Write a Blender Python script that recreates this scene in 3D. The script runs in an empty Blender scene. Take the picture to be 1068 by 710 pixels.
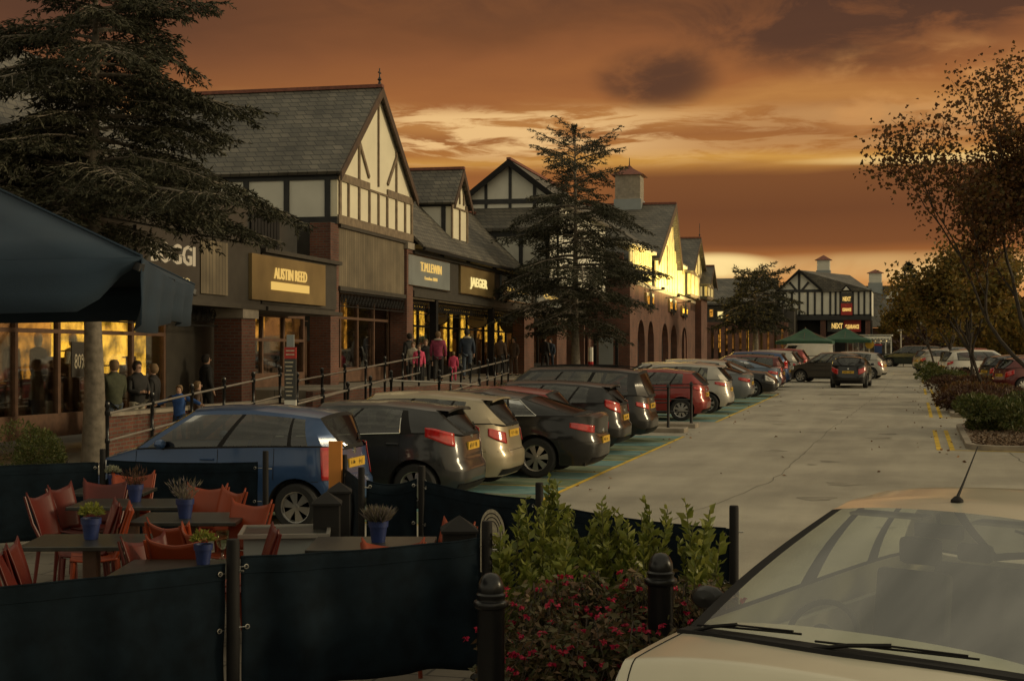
import bpy, math, random
import numpy as np
from mathutils import Vector, Matrix
random.seed(7); RNG = np.random.default_rng(7)
PI = math.pi; R = math.radians
C = bpy.context.scene.collection
# ---------------------------------------------------------------- camera frame
EYE = 2.4; FPX = 1500.0; HOR = 349.0; YAW = 15.53
sy_, cy_ = math.sin(R(YAW)), math.cos(R(YAW))
def lat(px): return (px-534)/FPX
def on_depth(px, py, d):
    a = lat(px)
    return Vector((d*(-sy_+cy_*a), d*(cy_+sy_*a), EYE-(py-HOR)*d/FPX))
def at_z(px, py, z=0.0):
    return on_depth(px, py, (EYE-z)*FPX/(py-HOR))
def at_y(px, Y):
    a = lat(px); d = Y/(cy_+sy_*a)
    return d*(-sy_+cy_*a), d
# building frame (the arcade runs 2.18 degrees off the road and falls gently away)
PH = R(2.18); cp, sp = math.cos(PH), math.sin(PH)
bs, bc = math.sin(R(13.35)), math.cos(R(13.35))
def fall(y): return -0.014*(y-48)
def b2w(v):
    x, y, z = v
    return (x*cp-y*sp, x*sp+y*cp, z+fall(y))
def by(px, off):
    a = lat(px); d = off/(-bs+bc*a)
    return d*(bc+bs*a)
# ---------------------------------------------------------------- things
def tag(o, label=None, cat=None, group=None, kind=None):
    if label: o['label'] = label
    if cat: o['category'] = cat
    if group: o['group'] = group
    if kind: o['kind'] = kind
    return o
def thing(name, label, cat, loc=(0,0,0), rz=0, group=None):
    o = bpy.data.objects.new(name, None); C.objects.link(o)
    o.location = loc; o.rotation_euler = (0,0,rz); o.empty_display_size = .2
    return tag(o, label, cat, group)
def copy_tree(o, parent=None):
    c = o.copy(); C.objects.link(c); c.parent = parent
    for ch in [q for q in o.children]: copy_tree(ch, c)
    return c
def wloc(o):
    v = Vector((0,0,0))
    while o is not None:
        v += o.location; o = o.parent
    return v
class MB:
    def __init__(s, xf=None): s.v=[]; s.f=[]; s.m=[]; s.xf=xf
    def add(s, vs, fs, m=0):
        n=len(s.v); s.v += [tuple(v) for v in vs]
        for f in fs: s.f.append(tuple(i+n for i in f)); s.m.append(m)
    def box(s, x0,y0,z0,x1,y1,z1,m=0):
        s.add([(x0,y0,z0),(x1,y0,z0),(x1,y1,z0),(x0,y1,z0),(x0,y0,z1),(x1,y0,z1),(x1,y1,z1),(x0,y1,z1)],
              [(0,3,2,1),(4,5,6,7),(0,1,5,4),(1,2,6,5),(2,3,7,6),(3,0,4,7)],m)
    def bar(s, a, b, w, t, m=0, up=(0,0,1)):
        a=Vector(a); b=Vector(b); d=(b-a)
        if d.length<1e-6: return
        d.normalize(); u=Vector(up)
        if abs(d.dot(u))>.98: u=Vector((1,0,0))
        sx=d.cross(u).normalized(); uz=sx.cross(d).normalized()
        vs=[]
        for p in (a,b):
            for i,j in ((-1,-1),(1,-1),(1,1),(-1,1)): vs.append(p+sx*(i*w/2)+uz*(j*t/2))
        s.add(vs,[(3,2,1,0),(4,5,6,7),(0,1,5,4),(1,2,6,5),(2,3,7,6),(3,0,4,7)],m)
    def tube(s, pts, rad, n=8, m=0, cap=True):
        pts=[Vector(p) for p in pts]; N=len(pts)
        if not hasattr(rad,'__len__'): rad=[rad]*N
        vs=[]; prev=None
        for i,p in enumerate(pts):
            d=(pts[min(i+1,N-1)]-pts[max(i-1,0)]).normalized()
            if prev is None:
                u=Vector((0,0,1)) if abs(d.z)<.9 else Vector((1,0,0))
                sx=d.cross(u).normalized()
            else: sx=(prev-d*prev.dot(d)).normalized()
            prev=sx; uy=sx.cross(d)
            for k in range(n):
                a=2*PI*k/n; vs.append(p+(sx*math.cos(a)+uy*math.sin(a))*rad[i])
        fs=[(i*n+k,i*n+(k+1)%n,(i+1)*n+(k+1)%n,(i+1)*n+k) for i in range(N-1) for k in range(n)]
        if cap: fs+=[tuple(range(n-1,-1,-1)),tuple((N-1)*n+k for k in range(n))]
        s.add(vs,fs,m)
    def lathe(s, prof, c=(0,0,0), n=20, m=0, axis='z', cap=True):
        vs=[];N=len(prof)
        for r,z in prof:
            for k in range(n):
                a=2*PI*k/n; x,y=r*math.cos(a),r*math.sin(a)
                if axis=='z': p=(c[0]+x,c[1]+y,c[2]+z)
                elif axis=='x': p=(c[0]+z,c[1]+x,c[2]+y)
                else: p=(c[0]+x,c[1]+z,c[2]+y)
                vs.append(p)
        fs=[(i*n+k,i*n+(k+1)%n,(i+1)*n+(k+1)%n,(i+1)*n+k) for i in range(N-1) for k in range(n)]
        if cap and prof[0][0]>1e-4: fs.append(tuple(range(n-1,-1,-1)))
        if cap and prof[-1][0]>1e-4: fs.append(tuple((N-1)*n+k for k in range(n)))
        s.add(vs,fs,m)
    def prism(s, poly, d, m=0):
        n=len(poly); d=Vector(d); a=[Vector(p) for p in poly]
        s.add(a+[p+d for p in a],[tuple(range(n-1,-1,-1)),tuple(range(n,2*n))]+[(i,(i+1)%n,n+(i+1)%n,n+i) for i in range(n)],m)
    def grid(s, P, m=0, skip=None):
        nr=len(P); nc=len(P[0]); vs=[p for r in P for p in r]
        fs=[(i*nc+j,i*nc+j+1,(i+1)*nc+j+1,(i+1)*nc+j) for i in range(nr-1) for j in range(nc-1) if not(skip and skip(i,j))]
        s.add(vs,fs,m)
    def build(s, name, mats, parent=None, smooth=False, bevel=0, solid=0, mirror=False):
        me=bpy.data.meshes.new(name); L=wloc(parent) if parent is not None else Vector((0,0,0))
        vs=[s.xf(v) for v in s.v] if s.xf else s.v
        if L.length>0: vs=[(v[0]-L.x,v[1]-L.y,v[2]-L.z) for v in vs]
        me.from_pydata(vs,[],s.f)
        if not isinstance(mats,(list,tuple)): mats=[mats]
        for q in mats: me.materials.append(q)
        if len(mats)>1: me.polygons.foreach_set('material_index',s.m)
        if smooth: me.polygons.foreach_set('use_smooth',[True]*len(me.polygons))
        me.validate(); me.update()
        o=bpy.data.objects.new(name,me); C.objects.link(o); o.parent=parent
        if smooth and smooth!='all':
            try: me.set_sharp_from_angle(angle=R(smooth if smooth is not True else 38))
            except Exception: pass
        if bevel:
            b=o.modifiers.new('b','BEVEL'); b.width=bevel; b.segments=2; b.limit_method='ANGLE'
        if solid:
            b=o.modifiers.new('s','SOLIDIFY'); b.thickness=solid; b.offset=0
        return o
def leaf_mesh(name, P, D, S, wr, mats, parent=None, fold=.25, midx=None, roll=None):
    """many small folded leaves: base P, direction D, length S"""
    P=np.asarray(P,float); D=np.asarray(D,float); S=np.asarray(S,float).reshape(-1,1); N=len(P)
    D=D/np.maximum(np.linalg.norm(D,axis=1,keepdims=True),1e-6)
    q=RNG.normal(size=(N,3)) if roll is None else np.tile(np.array(roll,float),(N,1))+RNG.normal(size=(N,3))*.35
    sx=np.cross(D,q); sx/=np.maximum(np.linalg.norm(sx,axis=1,keepdims=True),1e-6); nz=np.cross(sx,D)
    V=np.empty((N,4,3)); V[:,0]=P; V[:,1]=P+D*S*.45+sx*S*wr/2+nz*S*fold*wr; V[:,2]=P+D*S; V[:,3]=P+D*S*.45-sx*S*wr/2+nz*S*fold*wr
    L=wloc(parent) if parent is not None else Vector((0,0,0))
    V=V.reshape(-1,3)-np.array(L)
    me=bpy.data.meshes.new(name)
    me.vertices.add(N*4); me.vertices.foreach_set('co',V.ravel())
    me.loops.add(N*6); b=np.arange(N).reshape(-1,1)*4
    idx=np.concatenate([b,b+1,b+2,b,b+2,b+3],axis=1); me.loops.foreach_set('vertex_index',idx.ravel())
    me.polygons.add(N*2); me.polygons.foreach_set('loop_start',np.arange(N*2)*3); me.polygons.foreach_set('loop_total',np.full(N*2,3))
    if not isinstance(mats,(list,tuple)): mats=[mats]
    for q in mats: me.materials.append(q)
    if midx is not None: me.polygons.foreach_set('material_index',np.repeat(np.asarray(midx),2))
    me.update(); me.validate()
    o=bpy.data.objects.new(name,me); C.objects.link(o); o.parent=parent
    return o
# ---------------------------------------------------------------- materials
M={}
def s2l(c): return tuple(((x/255)/12.92 if x/255<=.04045 else ((x/255+.055)/1.055)**2.4) for x in c)
def nodes(name):
    m=bpy.data.materials.new(name); m.use_nodes=True; nt=m.node_tree
    return m, nt, nt.nodes['Principled BSDF']
def lk(nt,a,b): nt.links.new(a,b)
def nd(nt,t,**k):
    n=nt.nodes.new(t)
    for a,b in k.items(): setattr(n,a,b)
    return n
def mat(key, col, rough=.7, metal=0, var=.25, sc=3, bump=0, bsc=40, coat=0, spec=None, pos=True, dirt=None):
    m,nt,p=nodes(key)
    p.inputs['Roughness'].default_value=rough; p.inputs['Metallic'].default_value=metal
    if coat: p.inputs['Coat Weight'].default_value=coat; p.inputs['Coat Roughness'].default_value=.10
    if spec is not None: p.inputs['Specular IOR Level'].default_value=spec
    tc=nd(nt,'ShaderNodeTexCoord')
    no=nd(nt,'ShaderNodeTexNoise'); no.inputs['Scale'].default_value=sc; no.inputs['Detail'].default_value=5
    lk(nt,tc.outputs['Object'],no.inputs['Vector'])
    r=nd(nt,'ShaderNodeValToRGB'); r.color_ramp.elements[0].position=.3; r.color_ramp.elements[1].position=.7
    r.color_ramp.elements[0].color=tuple(c*(1-var) for c in col)+(1,)
    r.color_ramp.elements[1].color=tuple(min(1,c*(1+var)) for c in (dirt or col))+(1,)
    lk(nt,no.outputs['Fac'],r.inputs[0]); lk(nt,r.outputs[0],p.inputs['Base Color'])
    if bump:
        n2=nd(nt,'ShaderNodeTexNoise'); n2.inputs['Scale'].default_value=bsc; n2.inputs['Detail'].default_value=6
        lk(nt,tc.outputs['Object'],n2.inputs['Vector'])
        b=nd(nt,'ShaderNodeBump'); b.inputs['Strength'].default_value=bump; b.inputs['Distance'].default_value=.01
        lk(nt,n2.outputs['Fac'],b.inputs['Height']); lk(nt,b.outputs[0],p.inputs['Normal'])
    M[key]=m; return m
def leafmat(key, cols, trans=.25, rough=.55):
    m,nt,p=nodes(key); g=nd(nt,'ShaderNodeNewGeometry'); r=nd(nt,'ShaderNodeValToRGB')
    e=r.color_ramp.elements
    while len(e)<len(cols): e.new(.5)
    for i,c in enumerate(cols): e[i].position=i/(len(cols)-1); e[i].color=tuple(c)+(1,)
    lk(nt,g.outputs['Random Per Island'],r.inputs[0]); lk(nt,r.outputs[0],p.inputs['Base Color']); p.inputs['Roughness'].default_value=rough
    p.inputs['Specular IOR Level'].default_value=.3
    tr=nd(nt,'ShaderNodeBsdfTranslucent'); mx=nd(nt,'ShaderNodeMixShader'); mx.inputs[0].default_value=trans
    lk(nt,r.outputs[0],tr.inputs[0]); lk(nt,p.outputs[0],mx.inputs[1]); lk(nt,tr.outputs[0],mx.inputs[2])
    lk(nt,mx.outputs[0],nt.nodes['Material Output'].inputs[0]); M[key]=m; return m
def brickmat(key, c1, c2, mortar, bw, bh, ms=.012, rough=.85, bump=.5, zs=1.0, bias=0, sq=0.5):
    m,nt,p=nodes(key); g=nd(nt,'ShaderNodeNewGeometry'); sx=nd(nt,'ShaderNodeSeparateXYZ'); lk(nt,g.outputs['Position'],sx.inputs[0])
    a=nd(nt,'ShaderNodeMath',operation='ADD'); lk(nt,sx.outputs[0],a.inputs[0]); lk(nt,sx.outputs[1],a.inputs[1])
    z=nd(nt,'ShaderNodeMath',operation='MULTIPLY'); lk(nt,sx.outputs[2],z.inputs[0]); z.inputs[1].default_value=zs
    cx=nd(nt,'ShaderNodeCombineXYZ'); lk(nt,a.outputs[0],cx.inputs[0]); lk(nt,z.outputs[0],cx.inputs[1])
    b=nd(nt,'ShaderNodeTexBrick'); lk(nt,cx.outputs[0],b.inputs[0]); b.inputs['Scale'].default_value=1
    b.inputs['Color1'].default_value=c1+(1,); b.inputs['Color2'].default_value=c2+(1,); b.inputs['Mortar'].default_value=mortar+(1,)
    b.inputs['Brick Width'].default_value=bw; b.inputs['Row Height'].default_value=bh; b.inputs['Mortar Size'].default_value=ms; b.inputs['Bias'].default_value=bias
    n=nd(nt,'ShaderNodeTexNoise'); n.inputs['Scale'].default_value=.9; n.inputs['Detail'].default_value=6; lk(nt,g.outputs['Position'],n.inputs[0])
    mr=nd(nt,'ShaderNodeMapRange'); lk(nt,n.outputs[0],mr.inputs[0]); mr.inputs[1].default_value=.3; mr.inputs[2].default_value=.7; mr.inputs[3].default_value=.6; mr.inputs[4].default_value=1.3
    mm=nd(nt,'ShaderNodeMix',data_type='RGBA',blend_type='MULTIPLY'); mm.inputs[0].default_value=1
    lk(nt,b.outputs[0],mm.inputs[6]); lk(nt,mr.outputs[0],mm.inputs[7]); lk(nt,mm.outputs[2],p.inputs['Base Color'])
    bu=nd(nt,'ShaderNodeBump'); bu.inputs['Strength'].default_value=bump; bu.inputs['Distance'].default_value=.012; bu.invert=True
    lk(nt,b.outputs['Fac'],bu.inputs['Height']); lk(nt,bu.outputs[0],p.inputs['Normal']); p.inputs['Roughness'].default_value=rough
    M[key]=m; return m
def emis(key, col, st, var=0, sc=2.0):
    m,nt,p=nodes(key); e=nd(nt,'ShaderNodeEmission'); e.inputs[0].default_value=tuple(col)+(1,); e.inputs[1].default_value=st
    if var:
        tc=nd(nt,'ShaderNodeTexCoord'); n=nd(nt,'ShaderNodeTexNoise'); n.inputs['Scale'].default_value=sc; n.inputs['Detail'].default_value=4
        lk(nt,tc.outputs['Object'],n.inputs[0]); mr=nd(nt,'ShaderNodeMapRange'); lk(nt,n.outputs[0],mr.inputs[0])
        mr.inputs[1].default_value=.35; mr.inputs[2].default_value=.65; mr.inputs[3].default_value=st*(1-var); mr.inputs[4].default_value=st*(1+var)
        lk(nt,mr.outputs[0],e.inputs[1])
    lk(nt,e.outputs[0],nt.nodes['Material Output'].inputs[0]); M[key]=m; return m
def glass(key, tint, refl=1.0, base=.06):
    m,nt,p=nodes(key); t=nd(nt,'ShaderNodeBsdfTransparent'); t.inputs[0].default_value=tuple(tint)+(1,)
    g=nd(nt,'ShaderNodeBsdfGlossy'); g.inputs['Roughness'].default_value=.03
    f=nd(nt,'ShaderNodeLayerWeight'); f.inputs['Blend'].default_value=.28
    mr=nd(nt,'ShaderNodeMapRange'); lk(nt,f.outputs['Fresnel'],mr.inputs[0]); mr.inputs[3].default_value=base; mr.inputs[4].default_value=refl
    mx=nd(nt,'ShaderNodeMixShader'); lk(nt,mr.outputs[0],mx.inputs[0]); lk(nt,t.outputs[0],mx.inputs[1]); lk(nt,g.outputs[0],mx.inputs[2])
    lk(nt,mx.outputs[0],nt.nodes['Material Output'].inputs[0]); M[key]=m; return m
def paint(key, col, metal=.35, rough=.38):
    return mat(key,col,rough=rough,metal=metal,var=.10,sc=1.5,coat=.75,spec=.3)
brickmat('brick',(.15,.048,.028),(.095,.032,.022),(.11,.085,.065),.225,.075)
brickmat('slate',(.075,.068,.055),(.125,.11,.085),(.03,.027,.024),.32,.17,ms=.014,rough=.6,bump=.9)
mat('render_wall',(.62,.60,.52),.85,var=.07,sc=1.2,bump=.15)
mat('cream',(.68,.62,.46),.85,var=.06,sc=1.2,bump=.15)
mat('timber_black',(.018,.018,.018),.6,var=.4)
mat('timber_tan',(.17,.125,.08),.75,var=.3,sc=5,bump=.2)
mat('barge',(.06,.035,.022),.6,var=.3)
mat('ridge',(.17,.06,.04),.8,var=.3,sc=8)
mat('black_gloss',(.007,.007,.008),.28,var=.3,spec=.4)
mat('black_matt',(.009,.008,.008),.7,var=.4,spec=.25)
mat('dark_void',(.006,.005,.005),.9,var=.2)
mat('iron',(.02,.02,.022),.45,var=.3,metal=.2)
mat('steel',(.42,.40,.36),.35,var=.15,metal=.8)
mat('stone',(.28,.24,.19),.85,var=.2,sc=4,bump=.3)
mat('canvas_navy',(.0048,.010,.0155),.95,var=.35,sc=7,bump=.35,bsc=400,spec=.15)
mat('parasol_blue',(.012,.026,.045),.95,var=.15,sc=3,bump=.2,bsc=300)
mat('parasol_green',(.02,.065,.04),.85,var=.2,sc=3)
mat('plastic_orange',(.21,.032,.008),.42,var=.15,spec=.35)
mat('plastic_red',(.08,.008,.005),.42,var=.15,spec=.35)
mat('pot_blue',(.010,.022,.10),.5,var=.25,sc=8,bump=.1)
mat('table_top',(.022,.022,.019),.32,var=.35,sc=12)
mat('wood_brown',(.10,.05,.028),.6,var=.3,sc=6)
mat('rubber',(.015,.015,.015),.85,var=.2)
mat('rim',(.45,.44,.42),.3,metal=.85,var=.1)
mat('seat_cloth',(.022,.021,.02),.9,var=.2,sc=10)
mat('seat_pale',(.22,.20,.17),.9,var=.12,sc=10)
mat('chrome',(.65,.63,.58),.15,metal=1,var=.05)
mat('plate_yellow',(.60,.36,.03),.5,var=.1)
mat('plate_white',(.6,.58,.5),.5,var=.1)
mat('lamp_red',(.42,.012,.012),.12,var=.25,sc=14,coat=1)
mat('lamp_clear',(.5,.48,.44),.12,var=.3,sc=14,coat=1,metal=.4)
mat('orange_board',(.50,.19,.03),.6,var=.12)
mat('trunk',(.04,.03,.022),.9,var=.4,sc=8,bump=.8,bsc=18)
mat('trunk_cedar',(.16,.135,.105),.9,var=.35,sc=7,bump=.9,bsc=14)
brickmat('tan_board',(.17,.135,.085),(.12,.095,.06),(.04,.03,.02),.16,9.0,ms=.010,rough=.7,bump=.6)
mat('sign_gold',(.23,.165,.075),.38,metal=.25,var=.18,sc=1.5)
mat('sign_grey',(.22,.24,.24),.35,var=.12,sc=1.2)
mat('sign_dark',(.035,.035,.033),.4,var=.2)
mat('fascia',(.036,.031,.024),.6,var=.25,sc=3)
mat('white_paint',(.62,.60,.54),.5,var=.1)
mat('cream_print',(.42,.37,.27),.7,var=.25,sc=25)
mat('soil',(.05,.035,.025),.95,var=.4,sc=20,bump=.8)
mat('sand_yellow',(.55,.36,.03),.8,var=.3,sc=3,bump=.2)
mat('letter_cream',(.72,.64,.42),.4,var=.05)
mat('red_panel',(.35,.02,.015),.5,var=.15)
mat('blue_panel',(.02,.05,.16),.5,var=.15)
mat('skin',(.42,.25,.17),.6,var=.1)
for k_,c_ in dict(cl_black=(.015,.014,.014),cl_green=(.05,.055,.03),cl_navy=(.02,.03,.05),cl_jeans=(.05,.065,.09),cl_magenta=(.22,.03,.07),cl_pink=(.55,.06,.13),cl_cream=(.4,.36,.28),cl_blue=(.02,.07,.24),cl_brown=(.08,.05,.035),hair_dark=(.02,.014,.01),hair_fair=(.16,.10,.05)).items():
    mat(k_,c_,.85,var=.25,sc=12)
EM_WARM=(1.0,.56,.10)
emis('lit_yellow',(1,.52,.05),1.6,.75,2.6)
emis('lit_faint',(1,.74,.40),.42)
emis('lit_amber',(1,.42,.05),.6,.95,3.2)
emis('lit_dim',(1,.40,.08),.10,.9,1.8)
emis('lit_letter',(1,.78,.30),1.0)
emis('lit_letter2',(1,.62,.16),.8)
emis('lit_lamp',(1,.70,.28),4)
glass('glass_shop',(.93,.93,.9),.6,.05)
glass('glass_car',(.42,.44,.40),.6,.075)
glass('glass_dark',(.12,.12,.115),.7,.10)
glass('glass_screen',(.78,.82,.72),.26,.035)
leafmat('needles',[(.020,.021,.012),(.040,.040,.022),(.070,.066,.038)],.1,.7)
leafmat('needles_far',[(.018,.024,.016),(.034,.042,.026)],.1,.7)
leafmat('leaf_autumn',[(.075,.035,.016),(.12,.052,.020),(.16,.085,.025),(.08,.065,.022)],.4)
leafmat('leaf_olive',[(.11,.085,.02),(.17,.125,.03),(.23,.13,.03),(.09,.09,.025)],.45)
leafmat('leaf_bush',[(.04,.055,.015),(.075,.09,.02),(.11,.10,.03)],.2)
leafmat('leaf_purple',[(.05,.022,.02),(.075,.035,.022),(.10,.06,.02)],.2)
leafmat('leaf_laurel',[(.095,.12,.022),(.17,.19,.035),(.22,.22,.05)],.3,.4)
leafmat('leaf_fuchsia',[(.045,.05,.020),(.09,.075,.028),(.14,.08,.045),(.07,.08,.03)],.25)
leafmat('flower_pink',[(.40,.012,.04),(.55,.03,.10),(.25,.006,.03),(.45,.02,.05)],.3)
leafmat('leaf_lav',[(.10,.10,.06),(.16,.13,.09),(.12,.10,.12)],.2)
leafmat('leaf_pale',[(.18,.19,.13),(.26,.25,.17)],.2)
leafmat('leaf_lime',[(.16,.18,.03),(.22,.21,.04)],.3)
leafmat('leaf_litter',[(.12,.055,.02),(.20,.10,.03),(.09,.04,.02)],.1)
leafmat('bark_chip',[(.10,.065,.04),(.16,.11,.07),(.07,.04,.025)],0,.9)
# ---------------------------------------------------------------- world, sun, camera
def build_world():
    w=bpy.data.worlds.new('World'); bpy.context.scene.world=w; w.use_nodes=True; nt=w.node_tree
    bg=nt.nodes['Background']; out=nt.nodes['World Output']
    tc=nd(nt,'ShaderNodeTexCoord'); sx=nd(nt,'ShaderNodeSeparateXYZ')
    mp=nd(nt,'ShaderNodeMapping',vector_type='POINT'); mp.inputs['Rotation'].default_value=(0,0,R(-YAW))
    lk(nt,tc.outputs['Generated'],mp.inputs[0]); lk(nt,mp.outputs[0],sx.inputs[0])   # x right of the street view, y ahead
    def mth(op,a,b=None,clamp=False):
        n=nd(nt,'ShaderNodeMath',operation=op,use_clamp=clamp)
        for i,q in enumerate((a,b)):
            if q is None: continue
            if isinstance(q,(int,float)): n.inputs[i].default_value=q
            else: lk(nt,q,n.inputs[i])
        return n.outputs[0]
    def mix(f,a,b,bt='MIX'):
        n=nd(nt,'ShaderNodeMix',data_type='RGBA',blend_type=bt)
        for i,q in ((0,f),(6,a),(7,b)):
            if isinstance(q,(int,float)): n.inputs[i].default_value=q
            elif isinstance(q,tuple): n.inputs[i].default_value=q+(1,)
            else: lk(nt,q,n.inputs[i])
        return n.outputs[2]
    def rng(v,a,b,c,d,smooth=True):
        n=nd(nt,'ShaderNodeMapRange'); n.interpolation_type='SMOOTHSTEP' if smooth else 'LINEAR'
        lk(nt,v,n.inputs[0])
        for i,q in enumerate((a,b,c,d)): n.inputs[i+1].default_value=q
        return n.outputs[0]
    X,Y,Z=sx.outputs
    hyp=mth('SQRT',mth('ADD',mth('MULTIPLY',X,X),mth('MULTIPLY',Y,Y)))
    hyp=mth('MAXIMUM',hyp,.05)
    v=mth('DIVIDE',Z,hyp)
    u=mth('ARCTAN2',X,Y)
    def noise(su,sv,sc,det=5,off=0,dist=0,rough=.5):
        cx=nd(nt,'ShaderNodeCombineXYZ'); lk(nt,mth('MULTIPLY',u,su),cx.inputs[0]); lk(nt,mth('MULTIPLY',v,sv),cx.inputs[1]); cx.inputs[2].default_value=off
        n=nd(nt,'ShaderNodeTexNoise'); n.inputs['Scale'].default_value=sc; n.inputs['Detail'].default_value=det; n.inputs['Distortion'].default_value=dist; n.inputs['Roughness'].default_value=rough
        lk(nt,cx.outputs[0],n.inputs[0]); return n.outputs[0]
    n1=noise(1,3,4,6,3.1); n2=noise(1,5,6,7,9.7,.6)
    # warped height: gentle at the low cloud bank, wilder higher up
    amp=rng(v,.10,.18,.007,.065)
    vw=mth('ADD',v,mth('MULTIPLY',mth('SUBTRACT',n1,.5),amp))
    vw=mth('ADD',vw,mth('MULTIPLY',mth('SUBTRACT',n2,.5),mth('MULTIPLY',amp,.8)))
    ramp=nd(nt,'ShaderNodeValToRGB'); lk(nt,mth('MULTIPLY',vw,2.0),ramp.inputs[0])
    st=[(0,(188,124,70)),(.035,(204,140,77)),(.044,(194,130,70)),(.054,(160,98,49)),(.062,(125,75,41)),(.085,(112,67,38)),(.110,(124,76,41)),
        (.1145,(165,110,52)),(.1185,(205,150,70)),(.125,(172,112,54)),(.137,(155,98,51)),(.15,(182,124,65)),(.168,(158,98,52)),(.20,(142,87,49)),(.225,(120,74,43)),(.32,(112,76,49)),(.5,(120,92,63))]
    e=ramp.color_ramp.elements
    while len(e)<len(st): e.new(.5)
    for i,(p,c) in enumerate(st): e[i].position=min(1,p*2); e[i].color=s2l(c)+(1,)
    col=ramp.outputs[0]
    # low bank is only dark to the right of the gables; left of that plain orange
    leftm=mth('MULTIPLY',rng(u,.02,.10,1,0),rng(v,.13,.10,0,1))
    col=mix(mth('MULTIPLY',leftm,.75),col,s2l((166,102,50)))
    # broken bright streaks over the arcade
    n3=noise(1,6.5,16,7,1.3,.5,.62)
    stre=mth('MULTIPLY',rng(n3,.42,.56,0,1),mth('MULTIPLY',rng(v,.112,.132,0,1),rng(v,.150,.162,1,0)))
    stre=mth('MULTIPLY',stre,mth('MULTIPLY',rng(u,-.12,-.06,0,1),rng(u,.0,.18,1,.25)))
    col=mix(mth('MULTIPLY',stre,.9),col,s2l((238,194,132)))
    # grey-brown ragged clouds upper right
    n4=noise(1,1.9,13,8,5.2,.5,.6)
    blob=lambda cu,cv,ru,rv: rng(mth('ADD',mth('POWER',mth('DIVIDE',mth('SUBTRACT',u,cu),ru),2),mth('POWER',mth('DIVIDE',mth('SUBTRACT',v,cv),rv),2)),.2,1.0,1,0)
    def apow(cu,cv,ru,rv):
        a=mth('DIVIDE',mth('SUBTRACT',u,cu),ru); b=mth('DIVIDE',mth('SUBTRACT',v,cv),rv)
        return rng(mth('ADD',mth('MULTIPLY',a,a),mth('MULTIPLY',b,b)),.1,1.0,1,0)
    cl=mth('ADD',apow(.10,.178,.052,.026),apow(.23,.212,.14,.044)); cl=mth('ADD',cl,apow(.34,.235,.12,.03)); cl=mth('MINIMUM',cl,1)
    cl=mth('MULTIPLY',cl,rng(n4,.34,.58,.32,1))
    up=mth('MULTIPLY',rng(v,.19,.25,0,.6),rng(n4,.33,.58,.1,1)); cl=mth('MINIMUM',mth('ADD',cl,up),1)
    tl_=mth('MULTIPLY',rng(u,-.02,-.32,0,1),rng(v,.10,.22,0,1)); cl=mth('MAXIMUM',cl,mth('MULTIPLY',tl_,.85))
    col=mix(mth('MULTIPLY',cl,.85),col,s2l((74,50,38)))
    # lighter gap between the clouds
    n5=noise(1,2.2,14,7,7.7,.4)
    gap=mth('MULTIPLY',apow(.28,.165,.10,.04),rng(n5,.42,.62,0,1)); col=mix(mth('MULTIPLY',gap,.75),col,s2l((206,146,84)))
    # glow where the sun sits under the bank
    for cu,cv,ru,rv,s in ((.14,.047,.050,.011,1.0),(.128,.046,.030,.008,1.0),(-.25,.144,.018,.009,1.0),(.27,.046,.16,.012,.32),(.30,.038,.06,.012,.35),(.33,.1175,.16,.0045,.55)):
        col=mix(mth('MULTIPLY',mth('MULTIPLY',apow(cu,cv,ru,rv),rng(n5,.30,.55,.55,1)),s),col,s2l((255,222,150)))
    # rest of the dome: paler evening sky behind and overhead
    back=rng(Y,.75,.05,0,1); over=rng(Z,.30,.62,0,1)
    b=mth('MAXIMUM',back,over)
    n6=noise(1,1,2.5,5,2.2)
    bc_=mix(rng(n6,.3,.7,0,1),DOME_A,DOME_B)
    # stronger glow on the open side of the street, low
    side=mth('MULTIPLY',rng(X,.1,.8,0,1),rng(Z,.55,.1,0,1))
    bc_=mix(side,bc_,DOME_SIDE)
    col=mix(b,col,bc_)
    col=mix(rng(Z,-.02,-.1,0,1),col,(.06,.05,.035))
    sk=nd(nt,'ShaderNodeTexSky',sky_type='NISHITA'); sk.sun_disc=False; sk.sun_elevation=R(SUN_EL); sk.sun_rotation=R(SUN_AZ)
    lk(nt,col,bg.inputs[0]); bg.inputs[1].default_value=1.0
    bg2=nd(nt,'ShaderNodeBackground'); lk(nt,sk.outputs[0],bg2.inputs[0]); bg2.inputs[1].default_value=.0012
    ad=nd(nt,'ShaderNodeAddShader'); lk(nt,bg.outputs[0],ad.inputs[0]); lk(nt,bg2.outputs[0],ad.inputs[1]); lk(nt,ad.outputs[0],out.inputs[0])
SUN_EL=14; SUN_AZ=75     # azimuth clockwise from the street direction (+Y)
DOME_A=(.64,.565,.39); DOME_B=(.40,.36,.255); DOME_SIDE=(.95,.74,.42)
build_world()
sd=bpy.data.lights.new('sun','SUN'); sd.energy=1.5; sd.angle=R(11); sd.color=(1,.80,.48)
so=bpy.data.objects.new('sun',sd); C.objects.link(so)
az=R(SUN_AZ); el=R(SUN_EL)
so.rotation_euler=Vector((math.sin(az)*math.cos(el),math.cos(az)*math.cos(el),math.sin(el))).to_track_quat('Z','Y').to_euler()
cam=bpy.data.cameras.new('camera'); co=bpy.data.objects.new('camera',cam); C.objects.link(co)
co.location=(0,0,EYE); co.rotation_euler=(R(90),0,R(YAW)); cam.sensor_width=36; cam.lens=36*FPX/1068; cam.shift_y=-6/1068
cam.clip_end=3000; cam.clip_start=.1
bpy.context.scene.camera=co
cam.dof.use_dof=False
vs=bpy.context.scene.view_settings; vs.view_transform='Standard'; vs.look='None'; vs.gamma=1; vs.exposure=0; vs.use_curve_mapping=False
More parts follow.
